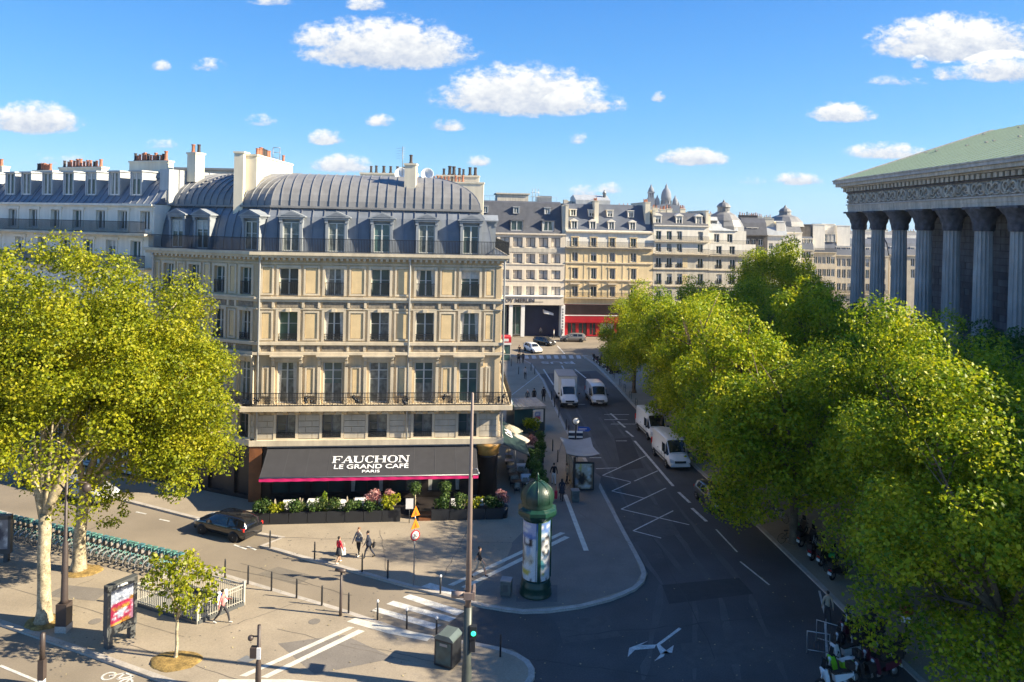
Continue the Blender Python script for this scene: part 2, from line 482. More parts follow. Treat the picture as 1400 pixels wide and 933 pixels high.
# ------------------------------------------------------------------ painted markings (children of the road)
def stripe(px, parent=None, z=.012, name='road_marking', m=None):
    return plate([G(x, y, z) for x, y in px], z, name, m or M_paint, parent or road, None)
def line_px(a, b, wpx, name='road_marking', parent=None, z=.012, m=None, w=None):
    p, q = Vector(G(*a, z)), Vector(G(*b, z)); n = (q - p).normalized(); n = Vector((n.y, -n.x)) * (w if w else .075)
    return plate([p - n, q - n, q + n, p + n], z, name, m or M_paint, parent or road, None)
for s in [[(550.3, 816.9), (560.6, 812.6), (636, 836), (624, 842)], [(528, 826), (538, 821.5), (624, 845), (613.7, 850.3)],
          [(508, 835), (516, 830.5), (603.4, 855), (591.4, 860.6)]]:
    stripe(s, name='crossing_stripe')
stripe([(576, 802), (588, 797), (638, 812), (634, 818)], pv_cafe, Z_PAVE + .009, 'crossing_stripe')
for k in range(9):
    x = 716 + k * 10.2
    stripe([(x, 486), (x + 5.6, 486), (x + 7.5, 490.5), (x + 1.5, 490.5)], name='crossing_stripe')
s2 = 5.486
zz = [[(680, 345), (350, 495), (570, 545)], [(765, 460), (420, 612), (660, 665)], [(825, 590), (490, 748), (1000, 865)], [(880, 760), (580, 910), (790, 965)], [(460, 437), (300, 445)]]
for ch in zz:
    for a, b in zip(ch[:-1], ch[1:]):
        line_px((760 + a[0] / s2, 560 + a[1] / s2), (760 + b[0] / s2, 560 + b[1] / s2), 1, 'zigzag_marking', w=.055)
for a, b in [((410, 30), (460, 75)), ((465, 90), (520, 135)), ((525, 160), (580, 205)), ((590, 235), (880, 575)), ((920, 620), (1005, 700)), ((1020, 740), (1130, 840))]:
    line_px((760 + a[0] / s2, 560 + a[1] / s2), (760 + b[0] / s2, 560 + b[1] / s2), 1, 'lane_line', w=.12)
for y, x0, x1 in [(567, 826, 860), (574, 826, 858), (580, 835, 870), (603, 842, 857), (626, 806, 822), (553, 782, 800)]:
    line_px((x0, y), (x1, y), 1, 'road_marking', w=.07)
for a, b in [((979, 724), (1008, 755)), ((1012, 768), (1052, 800)), ((1120, 808), (1128, 840)), ((1128, 846), (1131, 900))]:
    line_px(a, b, 1, 'bay_line', w=.06)
for a, b in [((768, 500), (780, 520)), ((743, 505), (757, 527)), ((786, 505), (801, 517)), ((762, 473), (772, 484))]:
    line_px(a, b, 1, 'lane_line', w=.1)
# the forked arrow on the near carriageway
ax = lambda x, y: (760 + x / 4.667, 740 + y / 4.667)
stripe([ax(*q) for q in [(785, 552), (802, 560), (665, 662), (640, 660)]], name='arrow_marking')
stripe([ax(*q) for q in [(640, 660), (665, 662), (720, 712), (742, 712), (752, 664), (700, 700), (690, 735), (628, 766), (668, 722)]], name='arrow_marking', z=.0165)
stripe([ax(*q) for q in [(640, 660), (628, 684), (505, 694), (458, 740), (468, 682), (590, 636), (540, 664)]], name='arrow_marking', z=.021)
# the word in the bus lane, written for drivers coming the other way
bx_, by_ = G(762, 496, .012)
bus = inst(text_mesh('BUS', 2.4, M_paint, .001, .02, 1.25), 'bus_lettering', road, (bx_, by_, .012), PI + R(4.4))
line_px((781, 494), (786, 498), 1, 'lane_line', w=.12); line_px((700, 540), (738, 511), 1, 'lane_line', w=.05, parent=pv_cafe, z=Z_PAVE + .006)
# guidance bands on the pavements
gb = Z_PAVE + .0095
for poly in [[(327, 924), (337, 925), (485, 858), (477, 857)], [(356, 926), (366, 927), (499, 863), (490, 861)]]:
    stripe(poly, pv_front, gb, 'guidance_band', M_tact)
for poly in [[(612, 800), (620, 801), (773, 729), (766, 728)], [(630, 803), (638, 804), (779, 735), (772, 733)], [(770, 677), (775, 676), (805, 753), (798, 753)]]:
    stripe(poly, pv_cafe, gb, 'guidance_band', M_tact)
stripe([(474, 850), (486, 845), (545, 860), (592, 869), (584, 877), (530, 866)], pv_front, gb, 'tactile_strip', M_tact)
stripe([(300, 929), (395, 929), (480, 936), (470, 950), (290, 945)], pv_front, gb, 'tactile_strip', M_tact)
stripe([(324, 903), (337, 896), (350, 901), (337, 907)], pv_front, gb, 'manhole_cover', M_grey)
stripe([(760, 690), (800, 662), (806, 668), (766, 700)], pv_cafe, Z_PAVE + .0055, 'surface_patch', M_pave2)
for a, b in [((200, 703), (186, 700)), ((218, 710), (232, 713)), ((320, 745), (337, 751)), ((338, 747), (350, 752)), ((0, 910), (120, 960))]:
    line_px(a, b, 1, 'bay_line', w=.07)
# bicycle symbol in the cycle lane at the lower left
bs = MB()
bc = Vector((*G(160, 929, .012), .012))
for dx in (-.55, .55):
    ring = [(dx + .33 * math.cos(q * PI / 8), .33 * math.sin(q * PI / 8)) for q in range(16)]
    inn = [(dx + .23 * math.cos(q * PI / 8), .23 * math.sin(q * PI / 8)) for q in range(16)]
    bs.add([(*p, 0) for p in ring] + [(*p, 0) for p in inn], [(i, (i + 1) % 16, 16 + (i + 1) % 16, 16 + i) for i in range(16)])
for (a, b) in [((-.55, 0), (-.1, .5)), ((-.1, .5), (.45, .5)), ((.45, .5), (.55, 0)), ((-.1, .5), (0, 0)), ((0, 0), (.45, .5))]:
    p, q = Vector(a), Vector(b); n = (q - p).normalized(); n = Vector((n.y, -n.x)) * .05
    bs.add([(*(p - n), .001), (*(q - n), .001), (*(q + n), .001), (*(p + n), .001)], [(0, 1, 2, 3)])
bs.build('bicycle_marking', M_paint, road, bc, R(-25))
# dry leaves scattered on the carriageway and pavements
lv = MB()
for i in range(170):
    px, py = random.uniform(620, 1100), random.uniform(700, 930)
    if i % 3 == 0: px, py = random.uniform(60, 560), random.uniform(770, 930)
    x, y = G(px, py, .13); s = random.uniform(.025, .06); a = random.uniform(0, 6.28)
    z = .134 if i % 3 == 0 or px < 880 and py < 832 else .022
    c_, s_ = math.cos(a) * s, math.sin(a) * s
    lv.add([(x - c_, y - s_, z), (x + s_, y - c_, z + .03), (x + c_, y + s_, z), (x - s_, y + c_, z + .02)], [(0, 1, 2, 3)])
tag(lv.build('fallen_leaves', mat('fallen_leaf', (.36, .30, .16), .8, var=.4, scale=6)), kind='stuff')

# repairs, tar seams, covers and stains
M_tar = mat('tar_seam', (.028, .027, .027), .6, var=.15); M_rep = mat('asphalt_repair', (.048, .046, .045), .85, var=.15, fine=.15); M_rep2 = mat('pale_asphalt_repair', (.085, .082, .078), .85, var=.15, fine=.15)
M_pj = mat('pavement_joint', (.15, .13, .105), .85, var=.15)
for k, (px, m_) in enumerate([([(830, 700), (900, 690), (930, 730), (850, 745)], M_rep2), ([(905, 800), (1010, 790), (1030, 812), (915, 826)], M_rep), ([(760, 850), (830, 842), (850, 870), (770, 880)], M_rep2), ([(840, 600), (862, 598), (880, 640), (850, 644)], M_rep), ([(800, 540), (815, 538), (824, 570), (806, 574)], M_rep2), ([(930, 880), (1060, 870), (1090, 900), (940, 915)], M_rep2), ([(790, 512), (806, 511), (812, 526), (793, 528)], M_rep)]):
    patch(px, road, .0085 + .0002 * k, m_, 'asphalt_repair')
for k, (px, m_) in enumerate([([(380, 705 + 70), (430, 788), (405, 800), (352, 785)], M_rep2), ([(150, 735), (215, 752), (190, 765), (120, 745)], M_pave2)]):
    patch(px, road, .0045 + .0004 * k, mat('side_road_repair', (.17, .148, .118), .85, fine=.12), 'asphalt_repair')
M_trk = mat('tyre_worn_asphalt', (.086, .085, .083), .72, var=.22, scale=.5, fine=.2)
for (a, b) in [((752, 512), (838, 700)), ((762, 511), (862, 698)), ((778, 510), (905, 700)), ((788, 509), (930, 697)), ((838, 700), (905, 800)), ((862, 698), (950, 800)), ((905, 700), (985, 815)), ((930, 697), (1025, 812)), ((905, 800), (880, 930)), ((950, 800), (950, 930)), ((985, 815), (1010, 930)), ((1025, 812), (1075, 930))]:
    p_, q_ = Vector(G(*a, .0075)), Vector(G(*b, .0075)); n_ = (q_ - p_).normalized(); n_ = Vector((n_.y, -n_.x)); k_ = 9
    L1 = []; L2 = []
    for i in range(k_ + 1):
        c_ = p_.lerp(q_, i / k_) + n_ * random.uniform(-.06, .06); w_ = random.uniform(.10, .24) * (1 if 0 < i < k_ else .5); L1.append(c_ - n_ * w_); L2.append(c_ + n_ * w_)
    plate(L1 + L2[::-1], .0075, 'tyre_track', M_trk, road, None)
def wander(a, b, n, amp, z, m, par, w=.02):
    pts = [Vector(G(a[0] + (b[0] - a[0]) * i / n + random.uniform(-amp, amp), a[1] + (b[1] - a[1]) * i / n + random.uniform(-amp, amp) * .5, z)) for i in range(n + 1)]
    q = MB()
    for p, r in zip(pts[:-1], pts[1:]):
        d = (r - p).normalized(); nn = Vector((d.y, -d.x)) * w * random.uniform(.6, 1.4)
        q.add([(*(p - nn), z), (*(r - nn), z), (*(r + nn), z), (*(p + nn), z)], [(0, 1, 2, 3)])
    q.build('tar_seam', m, par)
for a, b in [((800, 560), (980, 900)), ((770, 870), (1100, 840)), ((840, 530), (1010, 740)), ((720, 900), (900, 925)), ((815, 600), (900, 585)), ((900, 730), (1020, 760)), ((780, 525), (850, 640))]: wander(a, b, 14, 3, .0105, M_tar, road, .028)
for a, b in [((20, 720), (420, 800)), ((120, 725), (180, 700)), ((330, 770), (480, 815))]: wander(a, b, 12, 2, .006, mat('side_road_seam', (.11, .095, .075), .8), road, .025)
for a, b in [((0, 800), (250, 870)), ((300, 860), (420, 820)), ((170, 880), (330, 930)), ((380, 860), (560, 905)), ((40, 830), (130, 790)), ((480, 880), (640, 915))]: wander(a, b, 10, 2, Z_PAVE + .007, M_pj, pv_front, .022)
for a, b in [((380, 735), (700, 742)), ((520, 725), (530, 790)), ((640, 725), (600, 800)), ((700, 742), (860, 740)), ((790, 700), (862, 745)), ((770, 600), (745, 700))]: wander(a, b, 10, 1.5, Z_PAVE + .007, M_pj, pv_cafe, .022)
for px, py in [(900, 760), (818, 690), (980, 850), (868, 660), (800, 600)]:
    x, y = G(px, py, .0125); MB().lathe([(.36, 0), (.36, .002)], 18, smooth=False).build('manhole_cover', M_rep2, road, (x, y, .0118))
for px, py in [(520, 760), (640, 750), (130, 850), (430, 850), (800, 780)]:
    x, y = G(px, py, Z_PAVE); MB().lathe([(.3, 0), (.3, .002)], 16, smooth=False).build('cover_plate', M_pave2, pv_cafe if py < 800 and px > 340 else pv_front, (x, y, Z_PAVE + .008))
M_spot = mat('gum_spot', (.13, .115, .095), .8, var=0)
q = MB()
for i in range(260):
    px, py = (random.uniform(360, 700), random.uniform(728, 765)) if i % 2 else (random.uniform(30, 560), random.uniform(800, 915))
    x, y = G(px, py, Z_PAVE + .006); r_ = random.uniform(.02, .06)
    q.add([(x + r_ * math.cos(a), y + r_ * math.sin(a), Z_PAVE + .0062) for a in np.linspace(0, 5.6, 6)], [tuple(range(6))])
tag(q.build('pavement_spots', M_spot), kind='stuff')
# ------------------------------------------------------------------ building materials
M_stone = mat('cream_stone', (.53, .42, .265), .8, var=.10, scale=.7, streak=.17, bump=.15, bscale=25, fine=.06)
M_stone2 = mat('pale_stone', (.58, .50, .37), .8, var=.10, scale=.8, streak=.12, fine=.06)
M_panel = mat('ochre_panel', (.66, .50, .275), .8, var=.10, scale=1.2, streak=.06, fine=.06)
M_frieze = mat('weathered_frieze', (.25, .215, .165), .85, var=.35, scale=5, bump=1.0, bscale=9)
M_zinc = mat('zinc', (.20, .20, .20), .5, metal=.0, var=.13, scale=.8, streak=.10, spec=.5)
M_zinc_d = mat('shade_blue_zinc', (.165, .185, .215), .5, metal=.0, var=.12, scale=.8, streak=.12)  # zinc of the lower slopes, their bluish shade mixed into the colour
M_zinc_l = mat('pale_zinc', (.42, .44, .45), .5, metal=.2, var=.1, scale=.8, streak=.1)
M_slate = mat('slate', (.085, .09, .105), .6, var=.18, scale=1.2, fine=.2)
M_cream = mat('cream_render', (.70, .64, .50), .85, var=.06, scale=.6, streak=.10)
M_whiter = mat('white_render', (.80, .75, .645), .85, var=.06, scale=.6, streak=.10)
M_terra = mat('terracotta', (.36, .15, .09), .8, var=.2, scale=6)
M_dpot = mat('dark_pot', (.06, .05, .048), .8, var=.2, scale=6)
M_wood = mat('dark_shopfront', (.028, .023, .022), .4, var=.2, scale=2)
M_rustwood = mat('copper_brown_wood', (.20, .075, .028), .5, var=.2, scale=2)
M_awn = mat('charcoal_canvas', (.036, .036, .041), .85, var=.08, scale=1.0, streak=.08)
M_pink = mat('magenta_canvas', (.62, .012, .14), .75, var=.08)
M_letter = mat('white_lettering', (.82, .82, .82), .7, var=0)
M_interior = mat('dark_interior', (.012, .012, .014), .8, var=0)

WCACHE = {}
def win_meshes(w, h, style, fm, pm, v=None):
    v = (random.choice((0, 0, 0, 0, 1, 2)) if style == 'far' else random.choice((0, 0, 1, 1, 2, 3, 4))) if v is None else v
    k = (round(w, 3), round(h, 3), style, fm.name, pm.name, v)
    if k in WCACHE: return WCACHE[k]
    mb = MB(); f = .07 if style != 'far' else .09
    d0, d1 = -.04, .06
    mb.box(-w / 2, -w / 2 + f, d0, d1, 0, h); mb.box(w / 2 - f, w / 2, d0, d1, 0, h)
    mb.box(-w / 2 + f, w / 2 - f, d0, d1, h - f, h); mb.box(-w / 2 + f, w / 2 - f, d0, d1, 0, f * 1.3)
    if style != 'plain': mb.box(-f * .75, f * .75, d0 - .005, d1 - .005, f * 1.3, h - f)
    if style == 'tall':
        mb.box(-w / 2 + f, -f * .75, d0, d1, h * .79, h * .79 + .06); mb.box(f * .75, w / 2 - f, d0, d1, h * .79, h * .79 + .06)
    if style in ('tall', 'mid'):
        zz_ = h * .58
        mb.box(-w / 2 + f, -f * .75, 0, .03, zz_, zz_ + .035); mb.box(f * .75, w / 2 - f, 0, .03, zz_, zz_ + .035)
    p = MB()
    for a, b in (((-w / 2 + f * .5, 0), (0, w / 2 - f * .5)) if style != 'plain' else ((-w / 2 + f * .5, w / 2 - f * .5),)):
        t = random.uniform(-.012, .012)
        p.quad((a, .03 + t, f * .5), (b, .03 - t, f * .5), (b, .03 - t, h - f * .5), (a, .03 + t, h - f * .5))
    g_ = f * .8
    x0, x1, z0, z1 = -w / 2 + f, w / 2 - f, f * 1.3, h - f
    if v == 1:            # drapes drawn to both sides
        for a, b, c in ((x0, x0 + w * .17, x0 + w * .10), (x1 - w * .17, x1, x1 - w * .10)):
            p.add([(a, .012, z0), (c if a == x0 else a + w * .05, .012, z0), (b, .012, z1), (a, .012, z1)] if a == x0 else [(c, .012, z0), (b, .012, z0), (b, .012, z1), (a, .012, z1)], [(0, 1, 2, 3)], 1)
    elif v == 2:          # a blind half way down
        zb = z1 - h * random.uniform(.25, .5); p.quad((x0, .012, zb), (-g_, .012, zb), (-g_, .012, z1), (x0, .012, z1), 1); p.quad((g_, .012, zb), (x1, .012, zb), (x1, .012, z1), (g_, .012, z1), 1)
    elif v == 3:          # one net curtain
        p.quad((g_, .012, z0), (x1, .012, z0), (x1, .012, z1), (g_, .012, z1), 2)
    elif v == 4:          # low net curtains
        zb = z0 + h * .45; p.quad((x0, .012, z0), (-g_, .012, z0), (-g_, .012, zb), (x0, .012, zb), 2); p.quad((g_, .012, z0), (x1, .012, z0), (x1, .012, zb), (g_, .012, zb), 2)
    r = (mb.mesh('window', fm), p.mesh('pane', [pm, M_drape, M_curtain]))
    WCACHE[k] = r; return r

RC = {}
def railing_mesh(w, h, step=.14, scroll=False, m=None, box=0.0):
    """a wrought iron guard w wide; x centred, base at z 0, facing -y"""
    k = (round(w, 3), round(h, 3), step, scroll, box)
    if k in RC: return RC[k]
    mb = MB(); r = .022
    mb.box(-w / 2, w / 2, -.03, .03, h - .045, h); mb.box(-w / 2, w / 2, -.02, .02, .06, .1)
    n = max(2, int(w / step))
    for i in range(n + 1):
        x = -w / 2 + w * i / n
        mb.box(x - r * .8, x + r * .8, -r * .6, r * .6, .1, h - .045)
    if scroll:
        mb.box(-w / 2, w / 2, -.015, .015, h * .62, h * .62 + .035)
        q = max(1, int(w / .5))
        for i in range(q):
            x = -w / 2 + w * (i + .5) / q
            for s in (-1, 1):
                pts = [(x + s * .04, -.02, .12)] + [(x + s * (.12 + .08 * math.cos(a)), -.02, h * .36 + h * .17 * math.sin(a)) for a in np.linspace(-2.2, 3.2, 8)]
                mb.tube(pts, .018, 3, smooth=False)
    if box:
        mb.box(-w / 2, -w / 2 + .02, 0, box, h - .04, h); mb.box(w / 2 - .02, w / 2, 0, box, h - .04, h)
        for y in np.linspace(.1, box, 3): mb.box(-w / 2, -w / 2 + .02, y - .01, y + .01, .08, h); mb.box(w / 2 - .02, w / 2, y - .01, y + .01, .08, h)
    RC[k] = mb.mesh('railing', m or M_iron); return RC[k]

def window(par, F, t, z, w, h, y=.22, style='mid', fm=None, pm=None, rail=None):
    fm = fm or M_white
    pm = pm or random.choice((M_glass, M_glass, M_glass_teal, M_curtain))
    a, b = win_meshes(w, h, style, fm, pm)
    o = F.put(a, 'window', par, t, y, z)
    inst(b, 'pane', o)
    if rail:
        inst(railing_mesh(w + .16, rail, .13, rail < .9), 'railing', o, (0, -y - .05, 0))
    return o

POT = {}
def chimney(par, F, x0, x1, y0, y1, z0, z1, m, pots, pm=None, cap=.14, face=None):
    """x along the facade, y into the block"""
    mb = MB(); mb.box(x0, x1, y0, y1, z0, z1 - cap); mb.box(x0 - .07, x1 + .07, y0 - .07, y1 + .07, z1 - cap, z1)
    c = F.put(mb.mesh('chimney', m), 'chimney', par, 0, 0, 0)
    for (px, py, s) in pots:
        pm_ = pm or (M_terra if random.random() < .8 else M_dpot)
        if pm_.name not in POT:
            POT[pm_.name] = MB().lathe([(.15, 0), (.15, .06), (.11, .1), (.10, .5), (.13, .52), (.13, .58), (.02, .58)], 8, smooth=False).mesh('chimney_pot', pm_)
        inst(POT[pm_.name], 'chimney_pot', c, (px, py, z1), 0, (s, s, s * random.uniform(.85, 1.15)))
    return c

def offs(pts, d):
    """offset an open polyline to its left (inwards) with mitred corners"""
    pts = [Vector(p) for p in pts]; r = []
    n = len(pts)
    nr = []
    for i in range(n - 1):
        t = (pts[i + 1] - pts[i]).normalized(); nr.append(Vector((-t.y, t.x)))
    for i in range(n):
        if i == 0: r.append(pts[0] + nr[0] * d)
        elif i == n - 1: r.append(pts[-1] + nr[-1] * d)
        else:
            m = (nr[i - 1] + nr[i]).normalized(); r.append(pts[i] + m * (d / m.dot(nr[i])))
    return r

# ------------------------------------------------------------------ the corner building with the grand cafe
pC, pR, pL = Vector((-18.75, 56.0)), Vector((-0.72, 58.05)), Vector((-28.5, 60.0))
pB = pR + Vector((-.077, .997)) * 24
cafe = building('corner_building', 'cream stone six storey corner building with curved zinc roof above the charcoal cafe awning', 'building', (-9.5, 57.1, 0))
FF, FL, FS = Fr(pC, pR), Fr(pL, pC), Fr(pR, pB)
BAYS = [2.2, 5.55, 8.95, 12.35, 15.75]
LB = [1.7, 4.3, 6.85, 9.4]
SB = [2.5 + 3.3 * i for i in range(7)]
Z = dict(mz=(4.75, 6.5), no=(7.32, 10.4), th=(12.0, 14.2), fo=(15.4, 17.45))

def cafe_facade(F, bays, w, full):
    holes = []
    for t in bays:
        for k, (a, b) in Z.items(): holes.append((t - w / 2, t + w / 2, a, b))
    mb = MB(); wall_faces(mb, 0, F.len, 4.2, 18.6, holes, .32)
    F.build(mb, 'wall', M_stone, cafe)
    # horizontal courses
    e = .0
    def course(z0, z1, out, m=M_stone2, name='string_course', ins=0):
        F.build(MB().box(-out * (0 if F is FS else 1) + ins, F.len + (out if F is not FL else -.002), -out, .05, z0, z1), name, m, cafe)
    course(4.25, 4.66, .38); course(6.95, 7.3, .95, name='balcony_slab')
    course(11.0, 11.2, .30); course(11.72, 11.95, .22); course(14.93, 15.12, .16); course(15.14, 15.3, .26)
    course(18.22, 18.42, .42, name='cornice'); course(18.42, 18.64, .58, name='cornice')
    course(14.36, 14.46, .10); course(17.75, 17.84, .09)
    # dentils under the cornice
    d = MB()
    for i in range(int(F.len / .42)):
        d.box(.1 + i * .42, .1 + i * .42 + .2, -.36, -.05, 18.04, 18.215)
    tag(F.build(d, 'dentil_course', M_stone2, cafe), kind='stuff')
    # corbels below the long balcony
    cm = MB().prism([(-.0, 6.94), (-.75, 6.94), (-.75, 6.8), (-.4, 6.7), (-.12, 6.52), (0, 6.5)], -.17, .17, axis='x').mesh('corbel', M_stone)
    n = int(F.len / .84)
    for i in range(n): F.put(cm, 'corbel', cafe, .5 + i * (F.len - 1) / (n - 1), 0, 0)
    # window surrounds, sills, hoods
    sm = {}
    for k, (a, b) in Z.items():
        h = b - a; s = .19
        q = MB()
        q.box(-w / 2 - s, -w / 2, -.09, .02, 0 if k != 'th' else -.02, h); q.box(w / 2, w / 2 + s, -.09, .02, 0, h)
        q.box(-w / 2 - s, w / 2 + s, -.09, .02, h, h + s)
        if k == 'th': q.box(-.16, .16, -.2, .01, h + .0, h + s + .06)
        if k in ('mz',): q.box(-w / 2 - s, w / 2 + s, -.12, .02, -.1, -.002)
        sm[k] = q.mesh('window_surround', M_stone2)
    hood = MB(); hood.box(-w / 2 - .5, w / 2 + .5, -.5, .02, 0, .1); hood.box(-w / 2 - .42, w / 2 + .42, -.40, .02, -.1, -.001)
    hood.box(-w / 2 - .2, w / 2 + .2, -.1, .02, -.42, -.102); hood.box(-.14, .14, -.18, .01, -.4, -.101)
    hm = hood.mesh('window_hood', M_stone2)
    con = MB().prism([(0, -.1), (-.34, -.1), (-.34, -.22), (-.2, -.34), (-.16, -.55), (-.08, -.75), (0, -.78)], -.11, .11, axis='x').mesh('console', M_stone2)
    pil = MB(); pil.box(-.11, .11, -.15, .02, 0, 2.75); pil.box(-.15, .15, -.19, .02, 0, .25); pm_ = pil.mesh('pilaster', M_stone2)
    for t in bays:
        for k, (a, b) in Z.items():
            if k != 'no': F.put(sm[k], 'window_surround', cafe, t, 0, a)
            st = {'no': 'tall', 'mz': 'mid', 'th': 'mid', 'fo': 'mid'}[k]
            fmat = M_wdark if k == 'mz' else M_wframe
            pmx = random.choice((M_glass, M_glass_teal, M_glass_teal, M_curtain, M_curtain)) if k in ('fo', 'no') else random.choice((M_glass, M_glass, M_glass_teal))
            if k == 'mz': pmx = M_glass
            window(cafe, F, t, a, w, b - a, .25, st, fmat, pmx, rail={'th': .55, 'fo': 1.0, 'mz': .42}.get(k))
        ho = F.put(hm, 'window_hood', cafe, t, 0, 10.88)
        for s in (-1, 1):
            inst(con, 'console', ho, (s * (w / 2 + .3), 0, 0))
            F.put(pm_, 'pilaster', cafe, t + s * (w / 2 + .3), 0, 7.31)
    # wall panels between the bays: raised border round a sunken ochre field
    edges = [0] + list(bays) + [F.len]
    for i in range(len(edges) - 1):
        a = edges[i] + (w / 2 + .34 if i > 0 else .12); b = edges[i + 1] - (w / 2 + .34 if i < len(edges) - 2 else -.0 + .12)
        if i == len(edges) - 2: b = F.len - .45
        if b - a < .35: continue
        wd = min(b - a, 1.5); c = (a + b) / 2
        for (z0, z1, tall) in ((7.9, 10.1, 1), (12.05, 14.25, 0), (15.42, 17.6, 0)):
            ww = wd - (.55 if tall else .1); hh = z1 - z0
            if ww < .3: continue
            key = ('pan', round(ww, 2), tall)
            if key not in RC:
                q = MB(); bd = .13
                q.box(-ww / 2, -ww / 2 + bd, -.10, .01, 0, hh, 1); q.box(ww / 2 - bd, ww / 2, -.10, .01, 0, hh, 1)
                q.box(-ww / 2 + bd, ww / 2 - bd, -.10, .01, 0, bd, 1); q.box(-ww / 2 + bd, ww / 2 - bd, -.10, .01, hh - bd, hh, 1)
                q.box(-ww / 2 + bd + .04, ww / 2 - bd - .04, -.05, .01, bd + .04, hh - bd - .04, 0)
                RC[key] = q.mesh('wall_panel', [M_panel, M_stone2])
            F.put(RC[key], 'wall_panel', cafe, c, 0, z0)
        # frieze panels above, with little blocks between
        for z0, z1 in ((11.24, 11.68), (14.5, 14.9)):
            key = ('fr', round(wd, 2))
            if key not in RC:
                q = MB(); q.box(-wd / 2 + .2, wd / 2 - .2, -.06, .01, 0, .4); RC[key] = q.mesh('frieze_panel', M_frieze)
                q = MB(); q.box(-.09, .09, -.14, .01, 0, .42); RC['blk'] = q.mesh('frieze_block', M_stone2)
            F.put(RC[key], 'frieze_panel', cafe, c, 0, z0)
            for s in (-1, 1): F.put(RC['blk'], 'frieze_block', cafe, c + s * (wd / 2 - .05), 0, z0)
    q = MB(); q.box(-w / 2 - .15, w / 2 + .15, -.06, .01, 0, .4); fm_ = q.mesh('frieze_panel', M_frieze)
    for t in bays:
        for z0 in (11.24, 14.5): F.put(fm_, 'frieze_panel', cafe, t, 0, z0)
    # rusticated stones of the mezzanine
    edges = [(.02, bays[0] - w / 2 - .2)] + [(bays[i] + w / 2 + .2, bays[i + 1] - w / 2 - .2) for i in range(len(bays) - 1)] + [(bays[-1] + w / 2 + .2, F.len - .02)]
    for (a, b) in edges:
        for r in range(4):
            z0 = 4.70 + r * .445
            cut = a + (b - a) * (.36 if r % 2 else .66)
            for (p, q_) in ((a, cut), (cut, b)):
                k = ('st', round(q_ - p, 2))
                if k not in RC:
                    RC[k] = MB().box(-(q_ - p) / 2 + .018, (q_ - p) / 2 - .018, -.06, .02, .018, .427).mesh('stone', M_stone3)
                F.put(RC[k], 'stone', cafe, (p + q_) / 2, 0, z0)
M_wframe = mat('window_paint', (.56, .57, .53), .5, var=.05)
M_wdark = mat('grey_window_paint', (.12, .12, .12), .5, var=.05)
M_stone3 = mat('mezzanine_stone', (.47, .42, .335), .8, var=.12, scale=1.3, streak=.08, fine=.06)
cafe_facade(FF, BAYS, 1.4, True)
cafe_facade(FL, LB, 1.05, False)
cafe_facade(FS, SB, 1.3, False)
# the body behind the facades (party walls and back)
back = [pB, Vector((-22, 84)), Vector((-34, 66)), pL]
mb = MB()
for a, b in zip(back[:-1], back[1:]):
    mb.quad((b.x, b.y, 0), (a.x, a.y, 0), (a.x, a.y, 21.5), (b.x, b.y, 21.5))
mb.build('party_wall', M_cream, cafe)
# long balcony and roof railings, following the facades
def run_rail(z, out, h, name, scroll):
    pts = offs([pL, pC, pR, pB], -out)
    for i in range(3):
        a, b = pts[i], pts[i + 1]; ln = (b - a).length
        f = Fr(a, b)
        o = f.put(railing_mesh(ln - .05, h, .115, scroll), name, cafe, ln / 2, 0, z)
run_rail(18.64, .48, 1.05, 'roof_railing', False)
run_rail(7.3, .85, 1.0, 'balcony_railing', True)
mb = MB()
for t in [3.9, 7.3, 11.0, 14.1, .3, 18.3]:
    for q in range(5):
        mb.ball((t + random.uniform(-.25, .25), -.8 + random.uniform(-.05, .05), 7.5 + random.uniform(0, .65)), random.uniform(.08, .16), 0, 5, 3)
tag(FF.build(mb, 'balcony_ornament', M_iron, cafe), kind='stuff')
# downpipes
for F, t in ((FF, .12), (FF, 11.15), (FL, .25), (FF, 18.35)):
    q = MB().tube([(t, -.24, 4.4), (t, -.24, 18.0), (t, -.4, 18.3)], .075, 7)
    F.build(q, 'downpipe', M_zinc_l, cafe)
